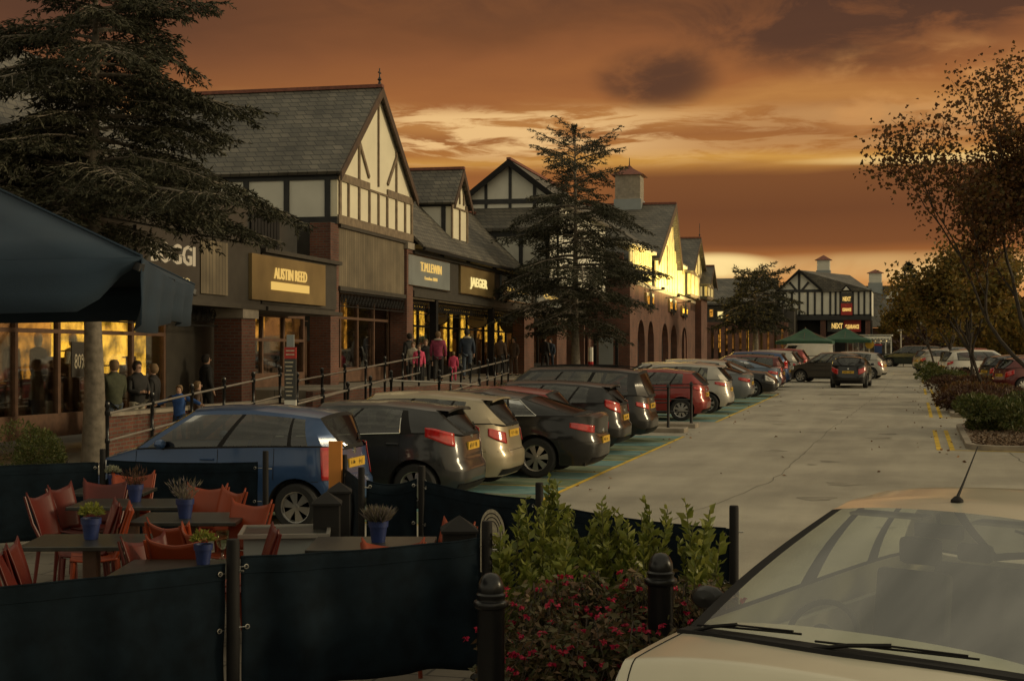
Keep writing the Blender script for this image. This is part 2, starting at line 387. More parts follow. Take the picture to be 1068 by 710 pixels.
# ---------------------------------------------------------------- ground
def asphalt():
    m,nt,p=nodes('asphalt'); g=nd(nt,'ShaderNodeNewGeometry')
    def no(sc,d=6,r=.6):
        n=nd(nt,'ShaderNodeTexNoise'); n.inputs['Scale'].default_value=sc; n.inputs['Detail'].default_value=d; n.inputs['Roughness'].default_value=r; lk(nt,g.outputs['Position'],n.inputs[0]); return n.outputs[0]
    r=nd(nt,'ShaderNodeValToRGB'); r.color_ramp.elements[0].position=.32; r.color_ramp.elements[1].position=.68
    r.color_ramp.elements[0].color=(.24,.219,.176,1); r.color_ramp.elements[1].color=(.39,.356,.286,1); lk(nt,no(.35),r.inputs[0])
    f=nd(nt,'ShaderNodeMapRange'); lk(nt,no(55,3,.7),f.inputs[0]); f.inputs[1].default_value=.3; f.inputs[2].default_value=.7; f.inputs[3].default_value=.72; f.inputs[4].default_value=1.25
    mm=nd(nt,'ShaderNodeMix',data_type='RGBA',blend_type='MULTIPLY'); mm.inputs[0].default_value=1; lk(nt,r.outputs[0],mm.inputs[6]); lk(nt,f.outputs[0],mm.inputs[7])
    # stains drawn out along the driving direction
    mp=nd(nt,'ShaderNodeMapping'); mp.inputs['Scale'].default_value=(1.6,.22,1); lk(nt,g.outputs['Position'],mp.inputs[0])
    n2=nd(nt,'ShaderNodeTexNoise'); n2.inputs['Scale'].default_value=1.2; n2.inputs['Detail'].default_value=7; lk(nt,mp.outputs[0],n2.inputs[0])
    f2=nd(nt,'ShaderNodeMapRange'); lk(nt,n2.outputs[0],f2.inputs[0]); f2.inputs[1].default_value=.35; f2.inputs[2].default_value=.6; f2.inputs[3].default_value=.87; f2.inputs[4].default_value=1.04
    m2=nd(nt,'ShaderNodeMix',data_type='RGBA',blend_type='MULTIPLY'); m2.inputs[0].default_value=1; lk(nt,mm.outputs[2],m2.inputs[6]); lk(nt,f2.outputs[0],m2.inputs[7])
    lk(nt,m2.outputs[2],p.inputs['Base Color']); p.inputs['Roughness'].default_value=.62; p.inputs['Specular IOR Level'].default_value=.4
    b=nd(nt,'ShaderNodeBump'); b.inputs['Strength'].default_value=.5; b.inputs['Distance'].default_value=.008; lk(nt,no(90,3,.8),b.inputs['Height']); lk(nt,b.outputs[0],p.inputs['Normal'])
    M['asphalt']=m
asphalt()
brickmat('paving',(.16,.14,.11),(.20,.17,.135),(.07,.06,.05),.6,.6,ms=.012,bump=.3)
def flatmat(key,c1,c2,sc,bw=None):
    mat(key,c1,.85,var=.15,sc=sc,bump=.3,bsc=60,dirt=c2)
flatmat('paint_teal',(.05,.18,.20),(.15,.24,.22),2.6)
flatmat('paint_green',(.06,.13,.07),(.17,.19,.12),2.6)
flatmat('gravel',(.17,.12,.085),(.23,.17,.12),30)
flatmat('kerb_stone',(.20,.17,.135),(.26,.22,.17),3)
flatmat('tar_crack',(.07,.063,.05),(.13,.115,.09),8)
flatmat('asphalt_patch',(.15,.135,.105),(.24,.215,.17),2.2)
flatmat('oil_stain',(.19,.17,.135),(.25,.225,.18),3)
def pavefix():
    # floor version of paving: use x and y directly
    m=M['paving'].copy(); nt=m.node_tree
    br=[n for n in nt.nodes if n.type=='TEX_BRICK'][0]; g=[n for n in nt.nodes if n.type=='NEW_GEOMETRY'][0]
    lk(nt,g.outputs['Position'],br.inputs[0]); M['paving_floor']=m
pavefix()
g=MB(); 
xs=[-1500,-60,-20,0,20,60,1500]; g.grid([[(x,y,0) for x in xs] for y in [-300,-20,0,40,100,300,2500]]); tag(g.build('ground',M['asphalt']),kind='structure')
def strip(name, pts, mt, z=.004, th=0):
    m=MB()
    if th: m.prism([(p[0],p[1],0) for p in pts],(0,0,th))
    else: m.add([(p[0],p[1],z) for p in pts],[tuple(range(len(pts)))])
    return m.build(name,M[mt],None,bevel=.012 if th else 0)
# patio paving under the cafe
F1=at_z(-60,615,.95); F2=at_z(243,585,.95); F3=at_z(508,567,.95); F4=at_z(765,540,.95)
F5=at_z(377,487,1.1); F6=at_z(358,475,1.1); F7=at_z(277,470,1.1); F8=at_z(107,472,1.1)
tag(strip('pavement',[(F4.x+.4,F4.y-.4),(F4.x+.5,F4.y+.3),(F5.x+.5,F5.y+.5),(F6.x,F6.y+.8),(-14,16.3),(-14,3),(2.4,3)],'paving_floor'),kind='structure')
# coloured bay surface: alternating green bays and teal transfer strips, yellow edge line
XL=-5.17
def bays(y0,y1,first):
    te=MB(); gr=MB(); ye=MB(); y=y0; k=first
    while y<y1-.3:
        w=1.25 if k%2 else 1.2
        (te if k%2 else gr).box(XL-5,y+.05,.0041,XL-.05,min(y+w,y1),.0042) if False else (te if k%2 else gr).add([(XL-5,y+.05,.004),(XL-.05,y+.05,.004),(XL-.05,min(y+w-.05,y1),.004),(XL-5,min(y+w-.05,y1),.004)],[(0,1,2,3)])
        if k%2==0: ye.add([(XL-5,y-.05,.004),(XL-.05,y-.05,.004),(XL-.05,y+.01,.004),(XL-5,y+.01,.004)],[(0,1,2,3)])
        y+=w; k+=1
    ye.add([(XL-.05,y0-.05,.004),(XL+.03,y0-.05,.004),(XL+.03,y1,.004),(XL-.05,y1,.004)],[(0,1,2,3)])
    tag(te.build('bay_marking',M['paint_teal']),kind='structure'); tag(gr.build('bay_marking',M['paint_green']),kind='structure'); tag(ye.build('road_marking',M['sand_yellow']),kind='structure')
bays(17.2,33.8,0); bays(39.6,59,1)
# islands on the right with kerb, gravel, double yellow lines
ISL=[(31.2,39.2),(43.5,54.5),(60,68),(74,82),(88,97),(103,114)]
for y0,y1 in ISL:
    k=MB(); x0,x1=1.1,6.6; r=.7; ox=.45*(1 if y0>40 else 0)
    def ring(inset,z):
        P=[]
        for cx_,cy_2,a0 in ((x1-r,y0+r,-90),(x1-r,y1-r,0),(x0+r,y1-r,90),(x0+r,y0+r,180)):
            for i in range(6):
                a=R(a0+i*18); P.append((cx_+(r-inset)*math.cos(a),cy_2+(r-inset)*math.sin(a),z))
        return P
    A=ring(0,0);B=ring(.0,.11);Cc=ring(.13,.115);D=ring(.13,.07); n=len(A)
    k.add(A+B+Cc+D,[(i+q*n,(i+1)%n+q*n,(i+1)%n+(q+1)*n,i+(q+1)*n) for q in range(3) for i in range(n)])
    tag(k.build('kerb',M['kerb_stone'],None),kind='structure')
    k=MB(); k.add(ring(.12,.08),[tuple(range(n))]); tag(k.build('ground_gravel',M['gravel']),kind='structure')
    k=MB()
    for xx in (.55,.82):
        k.add([(xx-.05,y0,.004),(xx+.05,y0,.004),(xx+.05,y1-1.5,.004),(xx-.05,y1-1.5,.004)],[(0,1,2,3)])
    k.add([(.87,y0,.004),(5,y0-.35,.004),(5,y0-.25,.004),(.87,y0+.1,.004)],[(0,1,2,3)])
    tag(k.build('road_marking',M['sand_yellow']),kind='structure')
# bark chips on the first two islands
P=[];D=[]
for y0,y1,n in ((31.4,39,5200),(43.7,54,1500)):
    for i in range(n):
        P.append((random.uniform(1.3,6.4),random.uniform(y0,y1) if n<2000 else y0+.1+random.random()**1.7*(y1-y0),random.uniform(.085,.11))); D.append((random.gauss(0,1),random.gauss(0,1),random.uniform(-.1,.5)))
tag(leaf_mesh('bark_chips',P,D,RNG.uniform(.05,.11,len(P)),.6,M['bark_chip']),'brown bark chips covering the kerbed islands','bark chips',kind='stuff')
# fallen leaves on the road
P=[];D=[]
for i in range(150):
    t=random.random()
    if t<.55: p=(random.gauss(.8,.5),random.uniform(28,70))
    elif t<.8: p=(random.uniform(-5.3,-4.6)+random.gauss(0,.15),random.uniform(19,60))
    else: p=(random.uniform(-4.5,.5),random.uniform(14,70))
    P.append((p[0],p[1],.008)); D.append((random.gauss(0,1),random.gauss(0,1),random.uniform(0,.35)))
tag(leaf_mesh('fallen_leaves',P,D,RNG.uniform(.05,.10,len(P)),.7,M['leaf_litter']),'brown autumn leaves scattered on the road','fallen leaves',kind='stuff')
# tar cracks in the road
def crack(pts,w):
    m=MB()
    P=[]; 
    for i in range(len(pts)-1):
        a,b=Vector(pts[i]),Vector(pts[i+1])
        n=max(2,int((b-a).length/.5))
        for k in range(n): P.append(a.lerp(b,k/n)+Vector((random.gauss(0,.022),random.gauss(0,.02))))
    P.append(Vector(pts[-1])); rows=[]
    for i,p in enumerate(P):
        d=(P[min(i+1,len(P)-1)]-P[max(i-1,0)]).normalized(); nrm=Vector((-d.y,d.x)); ww=w*random.uniform(.5,1.3)
        rows.append([(p.x-nrm.x*ww,p.y-nrm.y*ww,.0035),(p.x+nrm.x*ww,p.y+nrm.y*ww,.0035)])
    m.grid(rows); tag(m.build('road_crack',M['tar_crack']),kind='structure')
crack([(-3.6,14),(-2.2,24),(-2.0,37),(-1.2,62),(-1.0,90)],.006)
crack([(1.9,31),(2.1,27),(2.35,22)],.014); crack([(-5,61.7),(2.2,62.3)],.09)
crack([(-8,98),(0,99),(8,98)],.12)

for x0,y0,w,l in ((-3.6,58,1.6,2.6),):
    m=MB(); m.add([(x0,y0,.0032),(x0+w,y0+.1,.0032),(x0+w-.06,y0+l,.0032),(x0+.05,y0+l-.1,.0032)],[(0,1,2,3)]); tag(m.build('road_patch',M['asphalt_patch']),kind='structure')
rn_=random.Random(3)
for k in range(22):
    x,y=rn_.uniform(-4.6,.3),rn_.uniform(14,60); r=rn_.uniform(.08,.28); m=MB(); m.add([(x+r*(1+.4*math.sin(a*3+k))*math.cos(a),y+1.3*r*(1+.3*math.cos(a*2+k))*math.sin(a),.0036) for a in [2*PI*j/16 for j in range(16)]],[tuple(range(16))]); tag(m.build('road_stain',M['oil_stain']),kind='structure')
FGX,FGD,FGH=2.17,7.3,38
# ---------------------------------------------------------------- cars
def interp(tab, x):
    if x<=tab[0][0]: return tab[0][1]
    for (a,b),(c,d) in zip(tab,tab[1:]):
        if x<=c:
            t=(x-a)/(c-a) if c>a else 0; t=t*t*(3-2*t)*.35+t*.65
            return b+(d-b)*t
    return tab[-1][1]
def sstep(x): x=max(0,min(1,x)); return x*x*(3-2*x)
HATCH=dict(L=3.95,W=1.70,H=1.47,ws=1.02,hd=1.78,rr=.42,rb=.10,nose=.70,hood=.90,bf=.95,br=1.02,rail_r=1.37,
    cols=[('p',0,0),('g',.05,.05),('b',.37,.40),('g',.40,.43),('b',.66,.76),('g',.68,.78),('p',.80,.86)],end=1.0,
    fwx=.78,rwx=.68,wr=.31,rear=[(.2,.12),(.33,.01),(.55,0),(.63,.05),(1.0,.10)],front=[(.2,.10),(.35,.01),(.55,0),(.75,.09)],
    tl=('side',.60,.95,.26),nexp=5.2)
SALOON=dict(HATCH,L=4.8,W=1.83,H=1.46,ws=1.25,hd=2.15,rr=1.35,rb=.36,nose=.72,hood=.95,bf=.96,br=1.03,rail_r=1.35,deck=1.04,
    cols=[('p',0,0),('g',.05,.04),('b',.38,.42),('g',.40,.44),('b',.64,.82),('g',.66,.84),('p',.80,.97)],fwx=.92,rwx=1.02,wr=.335,
    rear=[(.2,.16),(.35,.02),(.6,0),(.7,.05),(1.05,.03)],tl=('side',.74,.93,.42))
ESTATE=dict(HATCH,L=4.7,W=1.78,H=1.60,ws=1.15,hd=1.95,rr=.30,rb=.08,rail_r=1.50,bf=1.0,br=1.05,
    cols=[('p',0,0),('g',.04,.05),('b',.31,.32),('g',.33,.34),('b',.57,.60),('g',.60,.63),('p',.88,.91)],fwx=.88,rwx=.85,wr=.33,tl=('side',.78,1.03,.22))
def car(spec, col, label, cat='car', group=None, hi=False, interior=True, rim='rim', extras=()):
    S=dict(HATCH); S.update(spec); L,W,H=S['L'],S['W'],S['H']; hl=L/2
    root=thing(S.get('name','parked_car'),label,cat,(0,0,0),0,group)
    paintm=M[col]; ex=set(extras)
    # plan outline -------------------------------------------------
    n=S['nexp']; dense=[]
    for i in range(1201):
        th=-PI/2+PI*i/1200; c,s_=abs(math.cos(th)),math.sin(th)
        dense.append((W/2*c**(2/n)*(1-.035*(s_**2)), hl*math.copysign(abs(s_)**(2/n),s_)))
    acc=[0]
    for a,b in zip(dense,dense[1:]): acc.append(acc[-1]+math.hypot(b[0]-a[0],b[1]-a[1]))
    T=acc[-1]
    def outl(t):
        import bisect
        i=min(max(bisect.bisect_left(acc,t),1),1200); f=(t-acc[i-1])/max(acc[i]-acc[i-1],1e-9)
        a,b=dense[i-1],dense[i]; return a[0]+(b[0]-a[0])*f,a[1]+(b[1]-a[1])*f
    yF=hl-S['fwx']; yR=-hl+S['rwx']; wr=S['wr']; ra=wr+.065; sill=.21
    step=.05 if hi else .075
    ts=list(np.arange(0,T,step))+[T]
    # denser near arches
    def t_of_y(y):
        lo,hi_=0,T
        for _ in range(40):
            mid=(lo+hi_)/2
            if outl(mid)[1]<y: lo=mid
            else: hi_=mid
        return lo
    for yc in (yF,yR):
        a,b=t_of_y(yc-ra),t_of_y(yc+ra); ts=[t for t in ts if not(a-.02<t<b+.02)]
        ts+=[a-.004,b+.004]+[a+(b-a)*(1-math.cos(PI*k/18))/2 for k in range(19)]
    ts=sorted(t for t in set(ts) if 0<=t<=T)
    yws=hl-S['ws']; yrb=-hl+S['rb']; yhd=hl-S['hd']; yrr=-hl+S['rr']
    topz=[(-hl,S.get('deck',S['br'])-.05),(-hl+.12,S.get('deck',S['br'])-(.0 if 'deck' in S else .02)),(yrb,S['br']),(yrb+.6,S['br']),(yws-.2,S['bf']+.01),(yws+.02,S['bf']-.005),(hl-.45,S['hood']-.055),(hl-.14,S['nose']+.04),(hl,S['nose']-.03)]
    def zt(y): return interp(topz,y)
    def zbot(y):
        z=sill
        for yc in (yF,yR):
            d=abs(y-yc)
            if d<ra: z=max(z,wr+math.sqrt(max(ra*ra-d*d,0)))
        return z
    def gfac(z,zb_,zt_):
        # side section: tucked sill, fullest at mid height, shoulder in
        k=(z-.2)/(zt_-.2)
        return .955+.045*sstep(k/.35)-.035*sstep((k-.62)/.38)+(.006 if abs(k-.55)<.05 else 0)
    def P(t,z):
        x,y=outl(t); z_t=zt(y)
        X=x*gfac(z,0,z_t)
        w=sstep((-y-(hl-.45))/.42); w2=sstep((y-(hl-.5))/.46)
        return Vector((X,y+interp(S['rear'],z)*w-interp(S['front'],z)*w2,z))
    rows=11 if hi else 8
    body=MB(); both=(1,-1)
    def col_(t):
        y=outl(t)[1]; b,tp=zbot(y),zt(y)
        return [P(t,b+(tp-b)*k/rows) for k in range(rows+1)]
    cols=[col_(t) for t in ts]
    for s in both:
        G=[[(p.x*s,p.y,p.z) for p in c] for c in cols]
        if s<0: G=G[::-1]
        body.grid(G,0)
        # wheel arch return and underside lip
        lip=[[(c[0].x*s,c[0].y,c[0].z),(c[0].x*s*.8 if c[0].x>.3 else c[0].x*s,c[0].y,c[0].z+.01)] for c in cols]
        if s>0: lip=lip[::-1]
        body.grid(lip,1)
    edge=[c[-1] for c in cols]   # belt / bonnet edge points
    def belt(y):
        pts=[p for p in edge if p.x>.25]
        for a,b in zip(pts,pts[1:]):
            if a.y<=y<=b.y:
                f=(y-a.y)/max(b.y-a.y,1e-9); return a.lerp(b,f)
        return pts[0].copy() if y<pts[0].y else pts[-1].copy()
    ns=14
    def top(sel,crown):
        G=[]
        for p in sel:
            r=[]
            for k in range(ns+1):
                s_=-1+2*k/ns; q=abs(s_)
                z=p.z+crown(p.y)*(1-q**2.6)
                x=p.x*s_
                r.append((x,p.y,z))
            G.append(r)
        body.grid(G,0)
    crn=lambda y: .055*sstep((hl-y)/.5)+.012*sstep((hl-y)/.1)
    top([p for p in edge if p.y>=yws-.12],crn)
    if S['rb']>.2: top([p for p in edge if p.y<=yrb+.05],lambda y:.03)
    # greenhouse ---------------------------------------------------
    rw=S.get('rw',W*.5*.70); zr_f=H-.065; pk=H-.045
    railz=[(yrr,S['rail_r']-.03),(yrr+.5,(S['rail_r']+pk)/2-.002),(yrr+ (yhd-yrr)*.5,pk),(yhd-.3,pk-.01),(yhd,zr_f-.015)]
    def rail(y):
        w=rw*(1-.05*sstep((yrr+.6-y)/.6)-.03*sstep((y-yhd+.3)/.3)); return Vector((w,y,interp(railz,y)))
    if 'deck' in S:
        railz[0]=(yrr,S['rail_r']-.035)
    def gp(ub,ut,v):
        b=belt(yws+(yrb-yws)*ub); b.x-=.015; r=rail(yhd+(yrr-yhd)*ut)
        p=b.lerp(r,v); p.x+=.045*math.sin(PI*v)*(1 if v<1 else 0); return p
    cl=list(S['cols'])+[('e',S['end'],S['end'])]
    vfr=.05; vtop=.90
    wins=MB(); seals=MB()
    nv=6
    winparts=[]
    for (ty,b0,t0),(ty2,b1,t1) in zip(cl,cl[1:]):
        nu=max(2,int((b1-b0)*(24 if hi else 16)))
        def sub(v0,v1,n_,dst,m,s,off=0,u0=0,u1=1,nu_=None):
            nn=nu_ or nu; G=[]
            for i in range(nn+1):
                f=u0+(u1-u0)*i/nn; r=[]
                for k in range(n_+1):
                    p=gp(b0+(b1-b0)*f,t0+(t1-t0)*f,v0+(v1-v0)*k/n_); r.append(((p.x+off)*s,p.y,p.z))
                G.append(r)
            if s>0: G=G[::-1]
            dst.grid(G,m)
        for s in both:
            if ty=='g':
                sub(0,vfr,1,body,2,s); sub(vtop,1,2,body,0,s)
                w=MB(); sub(vfr,vtop,nv,w,0,s); winparts.append(w)
            else:
                m=0 if ty=='p' else 2
                sub(0,vfr,1,body,2,s); sub(vfr,vtop,nv,body,m,s); sub(vtop,1,2,body,0,s)
            if 'chrome_line' in ex:
                c=MB() if False else body
    def screen(front):
        bow_b=.20 if front else .10; bow_t=.10 if front else .05
        sg=1 if front else -1
        u=0 if front else S['end']
        nu,nv_=20,10
        G=[]
        for j in range(nv_+1):
            v=j/nv_; p=gp(u,u,v); r=[]
            for i in range(nu+1):
                s_=-1+2*i/nu; q=1-s_*s_
                bow=bow_b+(bow_t-bow_b)*v
                crn_=(.05 if front else .03)*(1-v)+.05*v
                r.append(Vector((p.x*s_,p.y+sg*bow*q,p.z+crn_*(1-abs(s_)**2.2))))
            G.append(r)
        return G
    GF=screen(True); GR=screen(False)
    def fr(G,name,flip,l,r,b,t,ceil=False):
        nvv=len(G)-1; nu=len(G[0])-1
        inside=lambda i,j: (b<=i<nvv-t) and (l<=j<nu-r)
        Gm=G[::-1] if flip else G
        a=MB(); 
        body.grid([[tuple(p) for p in rr] for rr in G],2,skip=lambda i,j: inside(i,j))
        w=MB(); w.grid([[tuple(p) for p in rr] for rr in G],0,skip=lambda i,j: not inside(i,j)); return w
    ws_=fr(GF,'windscreen',False,1,1,0,0); 
    rs_=fr(GR,'rear_window',True,1 if not S.get('van') else 20,1,1,1)
    # roof
    nr=22; G=[]
    for i in range(nr+1):
        y=yhd+(yrr-yhd)*i/nr; p=rail(y); f=i/nr; r=[]
        for k in range(21):
            s_=-1+2*k/20; q=1-s_*s_
            bow=.10*(1-sstep(f/.35))*q-.05*sstep((f-.65)/.35)*q
            r.append((p.x*s_,y+bow,p.z+.05*(1-abs(s_)**2.2)))
        G.append(r)
    body.grid(G,0)
    if 'spoiler' in ex:
        Gs=[]
        for dy,dz in ((.06,.012),(-.12,.0),(-.12,-.03),(.05,-.03)):
            r=[]
            for k in range(15):
                s_=-.92+1.84*k/14; q=1-s_*s_; p=rail(yrr); r.append((p.x*s_,yrr+dy-.05*q-.02,p.z+.05*(1-abs(s_)**2.2)+dz))
            Gs.append(r)
        Gs.append(Gs[0]); body.grid(Gs,0)
    if 'roof_rails' in ex:
        for s in both:
            body.tube([(rail(y).x*s*.93,y,rail(y).z+.075) for y in np.linspace(yrr+.1,yhd-.15,8)],.014,6,2)
    # floor / void under the body
    body.box(-W/2+.25,-hl+.22,.2,W/2-.25,hl-.25,.48,1)
    body.box(-W/2+.12,-hl+ra*2+.05+S['rwx']-ra,.2,W/2-.12,hl-S['fwx']-ra-.02,.32,1)
    # wheel well backs
    for yc in (yF,yR):
        for s in both: body.box(*(sorted((s*(W/2-.30),s*(W/2-.27)))[0],yc-ra,.2,sorted((s*(W/2-.30),s*(W/2-.27)))[1],yc+ra,.78),1)
    # surface strips (door gaps, bumper line, sill trim), slightly proud
    def patch(dst,t0,t1,z0,z1,nt_,nz,off,m,s,zf0=None,zf1=None):
        G=[]
        for i in range(nt_+1):
            t=t0+(t1-t0)*i/nt_; r=[]; a=z0 if zf0 is None else zf0(i/nt_); b=z1 if zf1 is None else zf1(i/nt_)
            for k in range(nz+1):
                z=a+(b-a)*k/nz; p=P(t,z); q=P(min(t+.01,T),z)-P(max(t-.01,0),z); nn=Vector((q.y,-q.x,0))
                nn=nn.normalized() if nn.length>1e-6 else Vector((0,-1,0))
                p=p+nn*off; r.append((p.x*s,p.y,p.z))
            G.append(r)
        if s<0: G=G[::-1]
        dst.grid(G,m)
    for s in both:
        for yb,z0 in ((yws-.02,.36),(yws+(yrb-yws)*(cl[2][1]+.015),.30),(yws+(yrb-yws)*min(cl[min(4,len(cl)-1)][1]+.02,.72),.62)):
            t=t_of_y(yb); patch(body,t-.004,t+.004,z0,zt(yb)-.01,1,6,.0015,1,s)
        patch(body,t_of_y(yR+ra+.03),t_of_y(yF-ra-.03),.21,.285,12,1,.006,2,s)
        # rear bumper line round the corner
        patch(body,.0,t_of_y(-hl+.42),.600,.608,12,1,.0015,1,s)
        patch(body,T-.95,T,.565,.572,10,1,.0015,1,s)
    body.build('body',[paintm,M['dark_void'],M['black_matt']],root,smooth=True)
    gm=M[S.get('glass','glass_car')]
    ws_.build('windscreen',gm if not S.get('fg') else M['glass_screen'],root,smooth='all')
    if not S.get('van'): rs_.build('rear_window',gm,root,smooth='all')
    for w in winparts: w.build('side_window',gm if not S.get('fg') else M['glass_screen'],root,smooth='all')
    if 'chrome_line' in ex:
        gls=[(a,b) for a,b in zip(cl,cl[1:]) if a[0]=='g']
        b0,t0=gls[0][0][1],gls[0][0][2]; b1,t1=gls[-1][1][1],gls[-1][1][2]
        for s in both:
            c=MB()
            lo=[gp(b0+(b1-b0)*k/16,t0+(t1-t0)*k/16,vfr*.9) for k in range(17)]
            up=[gp(b0+(b1-b0)*k/16,t0+(t1-t0)*k/16,vtop+.015) for k in range(17)]
            bk=[gp(b1,t1,vfr+(vtop-vfr)*k/6) for k in range(7)]
            pth=(lo+bk+up[::-1]) if 'chrome_full' in ex else lo+bk[:5]
            c.tube([((p.x+.008)*s,p.y,p.z) for p in pth],.009,6)
            c.build('window_trim',M['chrome'],root,smooth=True)
    # lights
    kind,z0,z1,tw=S['tl']
    for s in both:
        m=MB()
        if kind=='side':
            t1=t_of_y(-hl+tw+.03)
            t0=.32*(W/1.7) if S.get('wide_tl',True) else .5
            patch(m,max(t0+.12,t1-.5),t1,z0,z1,10,6,.012,0,s,zf0=lambda f:z0+.015+(z1-z0)*.50*f**1.3,zf1=lambda f:z0+(z1-z0)*(.70+.36*f-.18*max(0,f-.75)))
        elif kind=='tall':
            t1=t_of_y(-hl+.22); patch(m,t1-.28,t1,z0,z1,8,8,.012,0,s)
        m.build('tail_light',M['lamp_red'],root,smooth=True,solid=.01)
        m=MB(); t0=t_of_y(hl-.42); patch(m,t0,t0+.48,.60,.70,8,4,.008,0,s,zf0=lambda f:.63-.06*f,zf1=lambda f:zt(hl-.42+.3*f)-.03-.05*f)
        m.build('headlight',M['lamp_clear'],root,smooth=True,solid=.01)
        # mirror
        m=MB(); b=belt(yws-.40); m.lathe([(.0,-.07),(.06,-.06),(.085,-.02),(.085,.02),(.06,.055),(0,.065)],(0,0,0),12,0,'y')
        m.v=[(b.x*s+s*.09+x*1.15,b.y+y*.8,b.z+.07+z*.75) for x,y,z in m.v]; m.tube([(b.x*s,b.y,b.z+.01),(b.x*s+s*.1,b.y,b.z+.04)],.02,6,1)
        m.build('wing_mirror',[paintm if not 'black_mirror' in ex else M['black_gloss'],M['black_matt']],root,smooth=True)
        # handles
        for k_ in (2,4):
            m=MB()
            if k_>=len(cl): continue
            yb=yws+(yrb-yws)*cl[k_][1]+.10; t=t_of_y(yb)
            if k_==4 and cl[k_][1]>.72: continue
            p=P(t,zt(yb)-.13); m.box(*sorted((p.x*s-.0,p.x*s+s*.03))[:1],p.y-.09,p.z-.014,sorted((p.x*s,p.x*s+s*.03))[1],p.y+.09,p.z+.014)
            m.build('door_handle',paintm if not 'chrome_handle' in ex else M['chrome'],root,bevel=.008)
    # plates
    zpl=S.get('zplate',.72); p=P(0,zpl); m=MB(); m.box(-.26,p.y-.018,zpl-.055,.26,p.y+.01,zpl+.055,0)
    xx=-.21
    for k in range(7):
        w_=random.uniform(.03,.05)
        for q in range(3):
            if random.random()<.75: m.box(xx+q*w_/3,p.y-.0195,zpl-.035+random.choice((0,.02)),xx+q*w_/3+w_/4,p.y-.018,zpl+.035-random.choice((0,.02)),1)
        xx+=w_+.012+(.03 if k==3 else 0)
    m.build('number_plate',[M['plate_yellow'],M['black_matt']],root)
    m=MB(); zz_=zpl+.14; q_=P(0,zz_); m.lathe([(0,-.012),(.04,-.010),(.045,0)],(0,q_.y+.0,zz_),14,0,'y'); m.build('badge',M['chrome'],root,smooth=True)
    p=P(T,.45); m=MB(); m.box(-.26,p.y-.01,.40,.26,p.y+.018,.51); m.build('number_plate',M['plate_white'],root)
    m=MB(); patch(m,T-.48,T,.24,.36,8,2,.006,0,1); patch(m,T-.48,T,.24,.36,8,2,.006,0,-1); patch(m,T-.36,T,.55,.63,8,2,.006,0,1); patch(m,T-.36,T,.55,.63,8,2,.006,0,-1)
    m.build('grille',M['black_matt'],root)
    m=MB(); patch(m,0,.62,.23,.33,8,2,.006,0,1); patch(m,0,.62,.23,.33,8,2,.006,0,-1); m.build('bumper_insert',M['black_matt'],root)
    if not S.get('van'):
        m=MB(); a=GR[2][10]; b=GR[4][15]; m.tube([a+Vector((0,-.02,0)),(a+b)/2+Vector((0,-.025,.0)),b+Vector((0,-.02,0))],.009,6); m.build('rear_wiper',M['black_matt'],root) if 'deck' not in S else None
    # wheels
    def wheel(x,y,s):
        m=MB(); w=.10
        m.lathe([(wr*.66,-w),(wr*.9,-w*1.02),(wr,-w*.75),(wr,w*.75),(wr*.9,w*1.02),(wr*.66,w)],(x,y,wr),28,0,'x',cap=False)
        m.lathe([(0,0),(wr*.66,0)],(x-s*.0,y,wr),28,1,'x')
        wo=m.build('wheel',[M['rubber'],M['black_matt']],root,smooth=True)
        m=MB(); X=x+s*w*.72
        m.lathe([(wr*.60,-.03*s),(wr*.69,.0),(wr*.69,.018*s),(wr*.63,.012*s),(wr*.60,-.02*s)],(X,y,wr),28,0,'x',cap=False)
        m.lathe([(0,.012*s),(wr*.12,.010*s),(wr*.15,-.01*s)],(X,y,wr),14,0,'x')
        nsp=S.get('spokes',7)
        for k in range(nsp):
            a=2*PI*k/nsp+.3; ca,sa=math.cos(a),math.sin(a)
            w0,w1=wr*.07,wr*S.get('spw',.14)
            vs=[]
            for rr_,ww,dx in ((wr*.10,w0,.004),(wr*.63,w1,-.006)):
                for q,dz in ((-1,0),(1,0),(1,-.02),(-1,-.02)):
                    vs.append((X+(dx+dz)*s,y+ca*rr_-sa*ww*q,wr+sa*rr_+ca*ww*q))
            m.add(vs,[(0,1,5,4),(1,2,6,5),(3,0,4,7),(2,3,7,6)])
        m.build('rim',M[rim],wo,smooth=True)
    for yc in (yF,yR):
        for s in both: wheel(s*(W/2-.135),yc,s)
    if interior:
        sc='seat_cloth'
        for s in both:
            m=MB(); y0=yhd-.30
            m.box(s*.36-.23,y0-.02,.38,s*.36+.23,y0+.45,.52); 
            m.prism([(s*.36-.22,y0,.48),(s*.36-.22,y0-.12,.5),(s*.36-.19,y0-.28,1.08),(s*.36-.19,y0-.18,1.10)],(.42,0,0))
            m.box(s*.36-.12,y0-.30,1.12,s*.36+.12,y0-.22,1.27)
            m.build('seat',M[sc],root,bevel=.03)
        m=MB(); y0=yrr+.45
        m.box(-.6,y0+.0,.38,.6,y0+.45,.55); m.prism([(-.58,y0+.05,.5),(-.58,y0-.1,.5),(-.56,y0-.25,1.02),(-.56,y0-.15,1.04)],(1.12,0,0))
        for s in both: m.box(s*.33-.11,y0-.26,1.04,s*.33+.11,y0-.19,1.15)
        m.build('rear_seat',M[sc],root,bevel=.03)
        m=MB(); m.prism([(-W/2+.16,yws+.10,.55),(-W/2+.16,yws+.10,S['bf']-.02),(-W/2+.16,yws-.30,S['bf']+.0),(-W/2+.16,yws-.45,.80),(-W/2+.16,yws-.42,.55)],(W-.32,0,0)); m.build('dashboard',M['black_matt'],root,bevel=.02)
